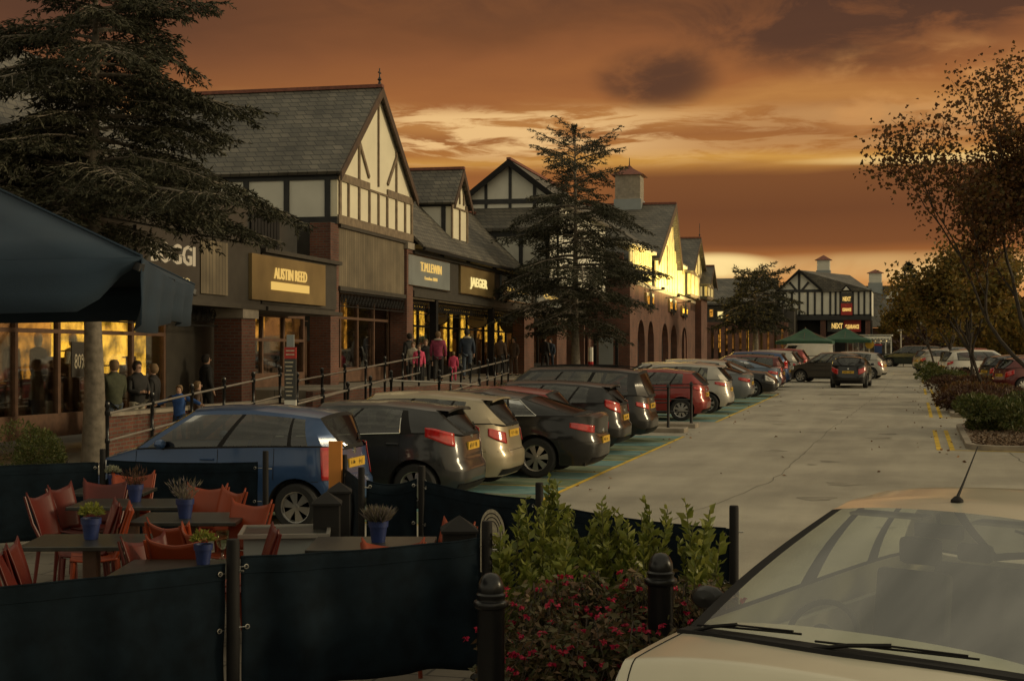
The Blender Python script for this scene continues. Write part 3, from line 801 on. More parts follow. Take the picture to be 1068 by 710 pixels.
    S['_belt']=belt; S['_gp']=gp; S['_GF']=GF; S['_rail']=rail; S['_yws']=yws; S['_yhd']=yhd; S['_edge']=edge; S['_crn']=crn
    root['dummy']=0; del root['dummy']
    return root,S
def place(root,x,y,rz,z=0): root.location=(x,y,z); root.rotation_euler=(0,0,rz)
paint('p_blue',(.025,.06,.15)); paint('p_grey',(.022,.023,.025)); paint('p_beige',(.33,.28,.19)); paint('p_black',(.006,.006,.007))
paint('p_red',(.20,.018,.015)); paint('p_silver',(.36,.34,.30)); paint('p_midgrey',(.13,.14,.15)); paint('p_maroon',(.10,.015,.015))
paint('p_champagne',(.56,.52,.40),metal=.15,rough=.34); paint('p_brown',(.05,.042,.034)); paint('p_white',(.6,.57,.5),metal=0); paint('p_green',(.008,.018,.014)); paint('p_steelblue',(.10,.14,.20))
NOSE_IN=R(90)
GL='cars parked nose-in along the arcade side'
def park(spec,col,label,rearX,Y,extras=(),rot=0,H=None,L=None,hi=False,out=False,group=GL,z=0,**kw):
    sp_=dict(spec); 
    if H:
        dh=H-sp_['H']; sp_['H']=H; sp_['rail_r']=sp_['rail_r']+dh
    if L: sp_['L']=L
    sp_.update(kw)
    r,S=car(sp_,col,label,'car',group,hi,extras=extras)
    cx=rearX-sp_['L']/2
    place(r,cx,Y,(R(-90) if out else NOSE_IN)+R(rot),z); return r
park(HATCH,'p_blue','small blue five-door hatchback parked behind the café screens, nearest of the row',-6.7,17.0,L=3.6,H=1.50,hi=True,W=1.62,rr=.33,wr=.29,rwx=.56,fwx=.66,ws=.85,hd=1.55,spokes=6,spw=.2,tl=('tall',.62,1.02,.2),zplate=.80,
    cols=[('p',0,0),('g',.05,.06),('b',.42,.43),('g',.45,.46),('b',.78,.80),('g',.80,.815),('p',.88,.89)])
park(HATCH,'p_grey','dark grey hatchback with high slanted red tail lights beside the small blue car',-5.93,19.55,extras=('spoiler','chrome_line'),hi=True,H=1.46,spokes=8,tl=('side',.84,1.12,.50),br=1.03,zplate=.84,bf=.93,
    cols=[('p',0,0),('g',.05,.05),('b',.37,.40),('g',.39,.42),('b',.72,.72),('p',.78,.76)],)
park(HATCH,'p_beige','dusty beige hatchback with round red tail lights between two dark cars',-5.98,21.9,extras=('spoiler',),hi=True,H=1.50,L=4.0,tl=('side',.70,.96,.22),zplate=.86)
park(SALOON,'p_black','long black saloon with bright chrome line round its side windows',-5.05,24.2,extras=('chrome_line','chrome_full'),hi=True,spokes=7,spw=.16,zplate=.62)
park(HATCH,'p_red','faded red hatchback showing only its roof behind the black saloon',-6.15,26.5,H=1.42,L=3.8)
park(HATCH,'p_black','black hatchback with tall slim tail lights between the saloon and the big estate',-5.58,29.0,extras=('spoiler',),H=1.46,L=4.2,tl=('side',.80,1.10,.30),hi=True)
park(ESTATE,'p_black','tall black estate car with roof rails next to the railed island',-5.52,31.9,extras=('roof_rails',),H=1.68,hi=True,zplate=.82,tl=('side',.74,.92,.26))
park(HATCH,'p_red','bright red hatchback parked just past the railed island',-5.5,40.6,H=1.44,L=3.85,hi=True,spokes=8,tl=('side',.80,.96,.3))
park(HATCH,'p_silver','pale silver hatchback with wide red tail lights next to the bright red hatchback',-5.3,44.6,extras=('spoiler',),H=1.52,L=4.2,tl=('side',.80,.97,.45))
park(HATCH,'p_silver','silver hatchback set back behind the pale silver one, showing mostly roof',-6.2,47.2,H=1.50,L=4.1)
park(SALOON,'p_midgrey','mid grey saloon with a long sloping boot in the middle of the row',-5.3,50.6,L=4.6,W=1.78)
park(ESTATE,'p_silver','silver grey estate with dark rear glass behind the mid grey saloon',-6.3,53.4,H=1.50,L=4.4)
park(SALOON,'p_black','black car parked nose-out with its headlights facing the road',-5.0+0,56.6,L=4.4,out=True)
park(SALOON,'p_steelblue','blue grey saloon behind the nose-out black car',-5.2,60.2,L=4.4)
park(ESTATE,'p_maroon','dark maroon estate between the blue grey saloon and the blue people carrier',-5.3,63.6,H=1.52,L=4.4)
park(HATCH,'p_blue','dark blue people carrier with tall red tail lights far down the row',-5.35,67.3,H=1.64,L=4.3,tl=('tall',.85,1.2,.2))
park(HATCH,'p_silver','pale silver hatchback with orange glow on its wheel near the far end of the row',-5.5,75.0,H=1.62,L=4.1)
park(HATCH,'p_black','small black car between the silver and orange red hatchbacks at the far end',-5.6,79.2,H=1.55)
park(HATCH,'p_red','orange red hatchback last in the arcade row',-5.6,84.0,H=1.62,L=4.0)
# moving and far cars
r,_=car(dict(HATCH,H=1.40,L=4.1,name='car'),'p_black','black hatchback driving away down the middle of the road with a yellow rear plate','car','cars out on the road'); x,d=at_y(886,66); place(r,x,68.2,R(-2))
r,_=car(dict(HATCH,H=1.52,L=3.9,name='car'),'p_brown','brown upright car turning across the road beyond the black hatchback','car','cars out on the road'); x,d=at_y(862,73.5); place(r,x,74.5,R(78))
r,_=car(dict(HATCH,H=1.50,L=4.1,name='car'),'p_silver','pale car half hidden behind the brown turning car','car','cars out on the road'); x,d=at_y(884,80); place(r,x,81,R(80))
VAN=dict(ESTATE,L=4.9,W=1.85,H=1.95,rail_r=1.88,ws=.85,hd=1.5,rr=.12,rb=.05,van=True,name='van',
    cols=[('p',0,0),('g',.04,.05),('p',.24,.25)])
r,_=car(VAN,'p_white','white panel van side-on beside the green parasols','van',None); x,d=at_y(836,108); place(r,x,108,R(86),-.2)
r,_=car(dict(ESTATE,H=1.6,name='parked_car'),'p_green','dark green estate parked across the far end of the road','car',None); x,d=at_y(951,112); place(r,x,112,R(75),0)
GR_='cars parked beyond the planted islands'
r,_=car(dict(ESTATE,H=1.62,name='parked_car'),'p_white','white estate car parked beyond the shrub islands, seen from its front corner','car',GR_,hi=True); x,d=at_y(1024,80); place(r,x,80,R(-62))
r,_=car(dict(HATCH,H=1.48,name='parked_car'),'p_grey','dark grey hatchback in front of the white estate, right of the shrubs','car',GR_); x,d=at_y(1066,70); place(r,x,70,R(-62))
r,_=car(dict(HATCH,H=1.48,name='parked_car'),'p_maroon','dark red hatchback low behind the shrubs at the right edge','car',GR_); x,d=at_y(1085,64); place(r,x,64,R(-62))
r,_=car(dict(HATCH,H=1.5,name='parked_car'),'p_silver','silver hatchback with its bonnet showing left of the white estate','car',GR_); x,d=at_y(984,97); place(r,x,97,R(-62))
r,_=car(dict(HATCH,H=1.5,name='parked_car'),'p_red','red hatchback far behind the white estate under the olive trees','car',GR_); x,d=at_y(1022,103); place(r,x,103,R(-62))
r,_=car(dict(HATCH,H=1.5,name='parked_car'),'p_midgrey','grey hatchback far behind the silver bonnet among the tree trunks','car',GR_); x,d=at_y(1000,112); place(r,x,112,R(-62))
# ---------------------------------------------------------------- foreground car
FG=dict(HATCH,L=4.1,W=1.84,H=1.54,nexp=6.5,rail_r=1.45,ws=1.02,hd=2.13,fg=True,name='parked_car',glass='glass_car',bf=.965,hood=.975,cols=[('p',0,0),('g',.05,.05),('b',.40,.36),('g',.47,.43),('b',.70,.72),('g',.75,.76),('p',.86,.88)])
fg,S=car(FG,'p_champagne','pale champagne hatchback cut off by the lower right corner, seen through its windscreen','car',None,hi=True,extras=('black_mirror',))
def fg_details():
    yws,yhd=S['_yws'],S['_yhd']; GF=S['_GF']
    # wipers, parked across the foot of the screen
    for (i0,i1,j1) in ((3,11,1),(12,19,1)):
        m=MB(); a=GF[0][i0]; b=GF[0][i1]
        up=Vector((0,.03,.035))
        pts=[GF[0][i]+(GF[1][i]-GF[0][i])*(.16+.30*(1-k/(i1-i0)))+Vector((0,.02,.022)) for k,i in enumerate(range(i0,i1+1))]
        m.tube(pts,.0055,6); m.bar(pts[0].lerp(pts[1],.5)+Vector((0,0,.009)),pts[len(pts)//2]+Vector((0,.006,.014)),.012,.008)
        pv=GF[0][i1 if i0<10 else i1]+Vector((0,.06,.005)); m.tube([pv,pv.lerp(pts[len(pts)//2],.5)+Vector((0,.02,.02)),pts[len(pts)//2]+Vector((0,.01,.018))],.010,6)
        m.build('wiper',M['black_matt'],fg,smooth=True)
    # cowl strip at the foot of the screen
    m=MB(); G=[]
    for i in range(21):
        p=GF[0][i]; G.append([tuple(GF[1][i]*.22+p*.78+Vector((0,.006,.006))),tuple(p+Vector((0,.012,.014))),tuple(p+Vector((0,.075,.016))),tuple(p+Vector((0,.10,-.03)))])
    m.grid(G[::-1]); m.build('cowl',M['black_matt'],fg,smooth=True)
    for xx in (-.33,.33):
        m=MB(); y=yws+.36; z=S['bf']+.012; m.lathe([(.022,-.03),(.022,.0),(.014,.012),(0,.014)],(xx,y,z),10); m.v=[(x,y_ if 0 else y_,z_) for x,y_,z_ in m.v]; m.build('washer_nozzle',M['black_matt'],fg,smooth=True)
    # aerial
    m=MB(); y=yhd-.16; z=S['H']-.01; m.lathe([(.035,-.02),(.032,.012),(.012,.03),(0,.032)],(0.0,y,z),12); m.tube([(0,y,z+.02),(0,y-.10,z+.10),(0,y-.30,z+.27)],[.010,.006,.003],6); m.build('aerial',M['black_matt'],fg,smooth=True)
    # bonnet shut lines and headlining
    E_=[p for p in S['_edge'] if p.y>yws+.0 and p.x>.3]
    for s in (1,-1):
        m=MB(); m.tube([((p.x-.055)*s,p.y-.0,p.z+S['_crn'](p.y)*(1-((p.x-.055)/p.x)**2.6)+.001) for p in E_],.0035,4,cap=False); m.build('bonnet_gap',M['black_matt'],fg)
    # interior: steering wheel on the car's right
    m=MB(); n=28; cx_,cyy,cz=.37,yws-.46,.91; tilt=R(62); rr=.185; ring=[]
    for k in range(n+1):
        a=2*PI*k/n; u_,w_=rr*math.cos(a),rr*math.sin(a); ring.append((cx_+u_,cyy-w_*math.cos(tilt),cz+w_*math.sin(tilt)))
    m.tube(ring,.015,8,cap=False); m.lathe([(0,-.03),(.06,-.03),(.07,0),(.05,.03),(0,.035)],(cx_,cyy,cz),14,0,'y')
    for a in (0,PI,-PI/2):
        m.tube([(cx_,cyy,cz),(cx_+rr*math.cos(a),cyy-rr*math.sin(a)*math.cos(tilt),cz+rr*math.sin(a)*math.sin(tilt))],.014,6)
    m.tube([(cx_,cyy,cz),(cx_,cyy+.3,cz-.08)],.03,8)
    m.build('steering_wheel',M['black_matt'],fg,smooth=True)
    m=MB(); c=(0,yhd+.085,S['H']-.135); m.box(c[0]-.125,c[1]-.02,c[2]-.035,c[0]+.125,c[1]+.02,c[2]+.035); m.tube([c,(0,yhd+.10,S['H']-.045)],.012,6); m.build('rear_view_mirror',M['black_matt'],fg,bevel=.015)
    # pale door cards
    for s in (1,-1):
        m=MB(); m.box(*( (s*.70-.02),-1.2,.35,(s*.70+.02),yws-.1,.90)); m.build('door_card',M['seat_pale'],fg)
    for s in (1,-1):  # sun visors
        m=MB(); m.box(s*.33-.2,yhd-.16,S['H']-.10,s*.33+.2,yhd+.0,S['H']-.085); m.build('sun_visor',M['seat_pale'],fg,bevel=.006)
    m=MB(); m.prism([(.60,yws-.22,.97),(.66,yws-.22,.97),(.66,yws-.3,.97)],(0,0,.003)); m.build('tax_disc',M['plate_white'],fg)
fg_details()
FGP=(1.75,8.1,180-30)  # camera-frame x, depth of the car's centre, nose heading
def place_fg(xc,d,head):
    f=Vector((-sy_,cy_,0)); r=Vector((cy_,sy_,0)); p=f*d+r*xc
    # nose direction = toward camera, turned left by head degrees
    nd_=-f*math.cos(R(head))-r*math.sin(R(head)); rz=math.atan2(-nd_.x,nd_.y); place(fg,p.x,p.y,rz)
place_fg(FGX,FGD,FGH)
# ---------------------------------------------------------------- buildings (B frame: x across, y along, falls away gently)
def BM(): return MB(xf=b2w)
def bthing(name,label,cat,x,y,z,group=None): return thing(name,label,cat,b2w((x,y,z)),0,group)
def text(s, size, origin, facing, mt, parent, name='lettering', width=None, depth=.02, frame='B', bold=.0):
    cu=bpy.data.curves.new('t','FONT'); cu.body=s; cu.size=size; cu.extrude=depth; cu.offset=bold; cu.resolution_u=2
    o=bpy.data.objects.new('t',cu); C.objects.link(o); dg=bpy.context.evaluated_depsgraph_get(); dg.update()
    me=bpy.data.meshes.new_from_object(o.evaluated_get(dg)); bpy.data.objects.remove(o); 
    vs=[v.co.copy() for v in me.vertices]; x0=min(v.x for v in vs); x1=max(v.x for v in vs)
    k=(width/(x1-x0)) if width else 1
    m=MB(); out=[]
    for v in vs:
        u,w,dd=(v.x-x0)*k,v.y,v.z
        if facing=='+x': p=(origin[0]+dd,origin[1]+u,origin[2]+w)
        else: p=(origin[0]+u,origin[1]-dd,origin[2]+w)
        out.append(b2w(p) if frame=='B' else p)
    m.add(out,[tuple(p.vertices) for p in me.polygons]); ob=m.build(name,mt,parent); bpy.data.meshes.remove(me); return ob
FX=-14.9   # arcade front plane
def gable(root, y0,y1,xf,xb,z0,ze,za, wall='cream',beam='timber_tan',side='render_wall', posts=(.12,.25,.38,.5,.62,.75,.88), ov=.35, sill=.26, mid=None, brace=True, side_posts=1.25, roof='slate', name_roof='roof'):
    """timber framed gable volume with ridge running back from the street"""
    yc=(y0+y1)/2; hw=(y1-y0)/2; slope=(za-ze)/hw
    m=BM(); m.prism([(xf,y0,z0),(xf,y1,z0),(xf,y1,ze),(xf,yc,za),(xf,y0,ze)],(-.2,0,0)); m.build('front_wall',M[wall],root)
    m=BM(); m.box(xb,y0,z0,xf-.2,y0+.2,ze); m.build('side_wall',M[side],root); m=BM(); m.box(xb,y1-.2,z0,xf-.2,y1,ze); m.build('side_wall',M[side],root)
    t=.05; zr=lambda y: za-abs(y-yc)*slope
    m=BM(); X=xf+.002
    def pl(a,b,w,up=(1,0,0)): m.bar((X+t/2,a[0],a[1]),(X+t/2,b[0],b[1]),t,w,0,up=(0,0,1)) if False else m.prism(rect(a,b,w),(t,0,0))
    def rect(a,b,w):
        a=Vector(a);b=Vector(b);d=(b-a).normalized();n=Vector((-d.y,d.x))*w/2
        return [(X,a.x-n.x,a.y-n.y),(X,b.x-n.x,b.y-n.y),(X,b.x+n.x,b.y+n.y),(X,a.x+n.x,a.y+n.y)]
    midz=mid or ze-.12
    X=xf+.002; pl((y0,z0+sill/2),(y1,z0+sill/2),sill)
    X=xf+.006; pl((y0+.0,midz),(yc-.9,midz),.24); pl((yc+.9,midz),(y1,midz),.24); pl((yc-.95,midz-.1),(yc+.95,midz-.1),.06)
    X=xf+.004
    for p in posts:
        y=y0+(y1-y0)*p; pl((y,z0+sill),(y,midz-.1),.11)
    for p in (.02,.98):
        y=y0+(y1-y0)*p; pl((y,z0+sill),(y,ze-.05),.16)
    for p in (.25,.5,.75):
        y=y0+(y1-y0)*p; pl((y,midz+.1),(y,zr(y)-.15),.11 if p!=.5 else .08)
    if brace:
        X=xf+.008
        for s in (-1,1):
            a=(yc+s*hw*.5,zr(yc+s*hw*.5)-.35); b=(yc+s*hw*.25,a[1]-1.0); pl(a,b,.12)
    m.build('timber_frame',M[beam],root)
    m=BM(); X0=xf-.2
    if xf-xb>1:
        xx=xf-.2-.02; k=0
        m.box(xb,y0-.05,ze-.22,xf,y0-.003,ze+.0); m.box(xb,y0-.055,z0-.02,xf,y0-.003,z0+.2)
        while xx>xb+.2:
            m.box(xx-.17,y0-.052,z0+.2,xx,y0-.003,ze-.22); xx-=side_posts
        m.build('side_frame',M['timber_black'],root)
    # roof: two slabs
    m=BM(); th=.12
    for s in (-1,1):
        e=(yc+s*(hw+ov),ze-ov*slope); n=Vector((s*slope,1)).normalized()*th
        m.prism([(xf+ov,yc,za+.02),(xf+ov,e[0],e[1]+.02),(xf+ov,e[0]+n.x,e[1]+n.y+.02),(xf+ov,yc,za+.02+th*math.sqrt(1+slope**2))],(xb-xf-ov,0,0))
    m.build(name_roof,M[roof],root)
    m=BM(); 
    for s in (-1,1):
        e=(yc+s*(hw+ov+.02),ze-ov*slope); zt_=za+.10
        m.prism([(xf+ov+.003,yc,zt_-.26),(xf+ov+.003,e[0],e[1]-.16),(xf+ov+.003,e[0],e[1]+.12),(xf+ov+.003,yc,zt_+.06)],(.05,0,0))
    m.build('bargeboard',M['barge'],root)
    m=BM(); m.box(xb,yc-.12,za+.13,xf+ov+.04,yc+.12,za+.24); m.build('ridge_tiles',M['ridge'],root)
    return zr
def finial(root,x,y,z,h=.5):
    m=BM(); m.lathe([(.07,0),(.05,.1),(.03,.15),(.075,.2),(.03,.27),(.02,.3),(.02,h),(0,h+.03)],(x,y,z),8); m.box(x-.02,y-.11,z+h*.72,x+.02,y+.11,z+h*.80); m.build('finial',M['iron'],root)
def arcade_pier(x,y0,y1,z0,z1,label,w=.62):
    t=bthing('brick_pier',label,'pier',x-w/2,(y0+y1)/2,z0,'brick piers of the arcade')
    m=BM(); m.box(x-w,y0,z0,x,y1,z1); m.build('shaft',M['brick'],t); m=BM(); m.box(x-w-.06,y0-.06,z1-.22,x+.06,y1+.06,z1); m.build('capital',M['stone'],t)
    return t
def shopfront(root, x, y0, y1, z0, z1, bays_, lit, litdepth=1.6, door=None, dim='lit_dim', frame='wood_brown'):
    """glazed front: frame, panes, lit interior wall with stock in front"""
    n=bays_; w=(y1-y0)/n; trans=z1-.75
    m=BM()
    for k in range(n+1): m.box(x-.1,y0+k*w-.05,z0,x,y0+k*w+.05,z1)
    m.box(x-.1,y0,z1-.12,x+.003,y1,z1); m.box(x-.1,y0,trans-.04,x+.003,y1,trans+.04); m.box(x-.1,y0,z0,x+.004,y1,z0+.45)
    m.build('shopfront_frame',M[frame],root)
    for k in range(n):
        m=BM(); m.box(x-.06,y0+k*w+.05,z0+.45,x-.05,y0+(k+1)*w-.05,z1-.12); m.build('window_pane',M['glass_shop'],root)
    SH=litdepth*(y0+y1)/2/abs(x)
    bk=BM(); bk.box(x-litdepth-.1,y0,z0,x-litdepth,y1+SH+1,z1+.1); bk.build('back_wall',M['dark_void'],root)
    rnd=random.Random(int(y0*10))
    for k in range(n):
        l=lit[k%len(lit)]
        if not l: continue
        m=BM(); a,b,c,d=y0+k*w+.08,y0+(k+1)*w-.08,z0+rnd.uniform(.9,1.2),z1-.2
        m.box(x-litdepth+.02,a+SH,c,x-litdepth+.05,b+SH+.1,d+.4); m.build('lit_display',M[l],root)
    # shelves, rails of clothes, mannequins as stock
    m=BM(); 
    for k in range(int((y1-y0)*5)):
        yy=rnd.uniform(y0+.2,y1-.3); zz=z0+rnd.choice((.4,.8,1.2)); hh=rnd.uniform(.15,.9); ww=rnd.uniform(.1,.5)
        xx=x-rnd.uniform(.35,litdepth-.15)
        m.box(xx-.15,yy,z0,xx,yy+ww,zz+hh*.6)
        if rnd.random()<.5: m.box(xx-.02,yy-.1,zz+hh*.6+.15,xx,yy+ww+.1,zz+hh*.6+.18)
    m.build('stock',M['wood_brown'],root)
def mannequin(x,y,z,mt,lab):
    t=bthing('mannequin',lab,'mannequin',x,y,z,'mannequins in the shop windows'); m=BM()
    m.tube([(x,y,z),(x,y,z+.9)],[.14,.10],8); m.tube([(x,y,z+.8),(x,y,z+1.0),(x,y,z+1.3),(x,y,z+1.45),(x,y,z+1.5)],[.15,.12,.18,.16,.05],10)
    for s in (-1,1): m.tube([(x,y+s*.18,z+1.4),(x,y+s*.25,z+1.1),(x+.05,y+s*.24,z+.85)],[.05,.045,.03],6)
    m.build('clothed_torso',M[mt],t,smooth=True); m=BM(); m.tube([(x,y,z+1.5),(x,y,z+1.55),(x,y,z+1.65),(x,y,z+1.75),(x,y,z+1.79)],[.045,.075,.09,.075,.02],8); m.build('head',M['render_wall'],t,smooth=True)
def scroll_iron(root,x,y0,y1,z,drop=.5,mt='black_matt'):
    """ornamental iron valance: row of scrolls"""
    m=BM(); m.box(x-.02,y0,z-.04,x+.02,y1,z); m.box(x-.015,y0,z-drop,x+.015,y1,z-drop+.03); y=y0+.1
    while y<y1-.3:
        for s in (0,1):
            pts=[]; 
            for k in range(11):
                a=k/10*PI*2.2; r=.17*(1-k/13)
                pts.append((x,y+.17+r*math.cos(a+PI*s),z-drop*.5+r*math.sin(a+PI*s)*1.1))
            m.tube(pts,.013,4,cap=False)
        y+=.30
    m.build('iron_scrollwork',M[mt],root)
def hanging_sign(y,z,x,label,w=.95,h=.62,mt='sign_gold',txt=''):
    t=bthing('hanging_sign',label,'hanging sign',x,y,z,'oval signs hung under the arcade')
    m=BM(); P=[(x+w/2*math.cos(2*PI*k/24),y,z+h/2*math.sin(2*PI*k/24)) for k in range(24)]
    m.prism(P,(0,.05,0)); m.build('board',M[mt],t)
    m=BM(); m.tube([(x+w/2*1.03*math.cos(2*PI*k/24),y+.02,z+h/2*1.05*math.sin(2*PI*k/24)) for k in range(25)],.022,6,cap=False); m.tube([(x-.25,y+.02,z+h*.45),(x-.25,y+.02,z+h*.9)],.012,5); m.tube([(x+.25,y+.02,z+h*.45),(x+.25,y+.02,z+h*.9)],.012,5); m.build('rim',M['black_matt'],t)
    if txt: text(txt,.17,(x+.01,y-w*.32,z-.05),'+x',M['black_matt'],t,width=w*.64,depth=.004)
# --- raised walkway
w=BM(); w.prism([(-13.2,33.5,-.6),(-12.4,40,-.6),(-12.2,98,-.6),(-25,98,-.6),(-25,33.5,-.6)],(0,0,1.42)); tag(w.build('walkway',M['paving_floor']),kind='structure')
t=tag(BM_ if False else thing('retaining_wall','low brick retaining wall with stone coping under the left shop windows','wall',b2w((-13.5,27,0))))
YQ=by(106,-13.6); m=BM(); m.box(-13.7,YQ,-.6,-13.45,33.4,.55); m.build('wall',M['brick'],t); m=BM(); m.box(-13.76,YQ,.55,-13.4,33.4,.62); m.build('coping',M['stone'],t)
t=thing('retaining_wall','brick retaining wall along the edge of the raised arcade walkway','wall',b2w((-13.2,37,0)))
m=BM(); m.prism([(-13.18,33.45,-.6),(-12.38,40,-.6),(-12.3,60,-.6),(-12.2,60,-.6),(-12.2,40,-.6),(-13.0,33.45,-.6)],(0,0,1.40)); m.build('wall',M['brick'],t)
# --- B0: left block
b0=bthing('shop_building','long low shop block at the left behind the big cedar, dark fascia over glazed front','building',-16,26,0)
zf=2.9
m=BM(); m.box(-15.2,12,zf,-14.02,32.6,4.35); m.box(-14.2,12,zf-.12,-13.9,32.65,zf); m.box(-14.2,12,4.35,-13.92,32.65,4.47); m.build('fascia',M['fascia'],b0)
m=BM(); m.box(-24,10,4.3,-16.4,33.6,6.2); m.build('upper_wall',M['fascia'],b0)
m=BM()
for k in range(15): m.box(-16.395,11+k*1.5,4.4,-16.34,11.2+k*1.5,6.1)
m.build('timber_frame',M['timber_black'],b0)
m=BM(); m.prism([(-15.9,9.5,5.95),(-15.9,9.5,6.1),(-20,9.5,9.2),(-24.4,9.5,6.1),(-24.4,9.5,5.95),(-20,9.5,9.05)],(0,24.3,0)); m.prism([(-15.95,12,4.4),(-14.1,12,4.4),(-14.1,12,4.47),(-15.95,12,4.55)],(0,20.6,0)); m.build('roof',M['slate'],b0)
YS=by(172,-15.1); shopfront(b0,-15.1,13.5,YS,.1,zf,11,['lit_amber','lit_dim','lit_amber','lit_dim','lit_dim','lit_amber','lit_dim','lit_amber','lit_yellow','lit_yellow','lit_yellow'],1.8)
m=BM(); m.box(-15.6,YS+.06,.1,-15.1,32.6,zf); m.build('side_panel',M['fascia'],b0)
scroll_iron(b0,-14.6,18,31.4,2.85,.5)
# BOGGI sign
yb0=by(160,-14.0); yb1=by(203,-14.0)
sg=bthing('shop_sign','dark sign board with cream serif letters BOGGI beside the parasol','sign',-14,(yb0+yb1)/2,2.95)
m=BM(); m.box(-14.02,by(140,-14),3.0,-13.95,by(206,-14),4.30); m.build('board',M['sign_dark'],sg)
text('BOGGI',.60,(-13.94,by(155,-14.0),3.62),'+x',M['lit_faint'],sg,width=by(200.5,-14)-by(155,-14),depth=.02,bold=.004)
text('MILANO',.24,(-13.94,by(166,-14.0),3.18),'+x',M['letter_cream'],sg,width=1.3,depth=.01)
m=BM(); m.box(-14.02,by(208,-14),3.05,-13.96,by(236,-14),4.25); m.build('fascia_panel',M['tan_board'],b0)
arcade_pier(-14.0,31.45,32.25,-.1,2.78,'squat brick pier between the BOGGI and AUSTIN REED fronts',.7)
# --- B1: Austin Reed unit + first timbered gable
b1=bthing('gabled_shop','tall cream gabled shop with tan timbers, nearest big gable','building',-17,43,0)
m=BM(); m.box(-15.6,32.8,2.78,-14.1,38.0,2.95); m.box(-15.6,32.8,2.95,-14.06,38.0,4.2); m.box(-15.6,32.7,4.2,-13.92,38.1,4.3); m.box(-14.1,32.8,2.78,-13.9,38.05,2.88); m.build('fascia',M['fascia'],b1)
m=BM(); m.box(-19,33.0,4.25,-15.8,39.4,5.75); m.build('upper_wall',M['sign_dark'],b1)
m=BM(); 
for k in range(9): m.box(-15.79,36.0+k*.22,4.5,-15.74,36.18+k*.22,5.55)
m.build('louvre',M['black_matt'],b1)
m=BM(); m.box(-18.6,33.2,4.2,-14.0,38.2,4.30); m.build('flat_roof',M['sign_grey'],b1)
G1a,G1b=by(352,FX),by(430,FX)
zr1=gable(b1,G1a,G1b,FX,-23,5.6,7.12,10.15,side_posts=1.3,ov=.14)
finial(b1,FX+.06,(G1a+G1b)/2,10.35,.55)
m=BM(); m.box(-15.6,G1a-.45,.1,-14.95,G1a+.25,5.6); m.build('brick_wall',M['brick'],b1)
m=BM(); m.box(-15.0,G1a+.25,3.75,-14.95,G1b-.6,5.5); m.build('boarded_panel',M['tan_board'],b1)
m=BM(); m.box(-15.02,G1a+.2,3.62,-14.88,G1b-.5,3.75); m.box(-15.02,G1a+.2,5.5,-14.86,G1b,5.62); m.build('panel_rail',M['fascia'],b1)
m=BM(); m.box(-23,G1a+.05,.1,-15.7,G1b-.1,5.6); 
b1core=m
m=BM(); m.box(-23,G1a+.02,3.7,-15.1,G1b-.1,5.6); m.box(-23,G1b-.4,.1,-15.2,G1b-.1,3.7); m.build('inner_wall',M['fascia'],b1)
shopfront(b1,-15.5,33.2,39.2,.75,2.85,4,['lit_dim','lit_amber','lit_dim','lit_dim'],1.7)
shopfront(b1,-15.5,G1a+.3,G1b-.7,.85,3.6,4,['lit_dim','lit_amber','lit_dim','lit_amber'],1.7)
scroll_iron(b1,-14.95,G1a+.3,G1b-.7,3.6,.45)
arcade_pier(-14.86,G1b-.75,G1b-.05,.7,5.55,'tall brick pier between the big gable and the T.M.LEWIN sign',.6)
sg=bthing('shop_sign','bronze fascia sign lettered AUSTIN REED over a glowing strip','sign',-14,36,3.0)
y0,y1=by(260,-14),by(337,-14)
m=BM(); m.box(-14.06,y0,3.02,-13.93,y1,4.12); m.build('board',M['sign_gold'],sg)
text('AUSTIN REED',.40,(-13.92,by(283,-14),3.58),'+x',M['lit_letter2'],sg,width=by(317,-14)-by(283,-14),depth=.015)
m=BM(); m.box(-13.93,by(280,-14),3.30,-13.9,by(319,-14),3.50); m.build('glow_strip',M['lit_letter2'],sg)
# --- B2: lean-to arcade with dormer
Y0,Y1=G1b,by(657,FX)-6
b2=bthing('arcade_building','long slate roofed arcade range with a fascia of four shop signs','building',-17,62,0)
Y1=by(612,FX)
m=BM(); m.prism([(-14.5,Y0,5.38),(-14.5,Y0,5.50),(-17.4,Y0,8.35),(-22,Y0,5.5),(-22,Y0,5.38),(-17.4,Y0,8.22)],(0,Y1-Y0,0)); m.build('roof',M['slate'],b2)
m=BM(); m.box(-14.52,Y0,5.33,-14.42,Y1,5.44); m.build('gutter',M['black_matt'],b2)
m=BM(); m.box(-17.52,Y0,8.3,-17.28,Y1,8.42); m.build('ridge_tiles',M['ridge'],b2)
m=BM(); m.box(-15.1,Y0,3.78,-14.95,Y1,5.36); m.box(-15.1,Y0,3.72,-14.82,Y1,3.94); m.box(-15.1,Y0,5.22,-14.8,Y1,5.34); m.build('fascia',M['fascia'],b2)
m=BM(); m.box(-17.2,Y0,3.66,-14.95,Y1,3.72); m.build('soffit',M['tan_board'],b2)
m=BM(); m.box(-22,Y1-.3,.1,-15,Y1,5.4); m.build('end_wall',M['brick'],b2)
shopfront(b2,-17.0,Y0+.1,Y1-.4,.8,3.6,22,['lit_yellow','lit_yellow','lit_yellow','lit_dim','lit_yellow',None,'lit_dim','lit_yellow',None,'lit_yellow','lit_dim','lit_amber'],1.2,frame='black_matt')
scroll_iron(b2,-15.3,Y0+.1,Y1-.5,3.66,.5)
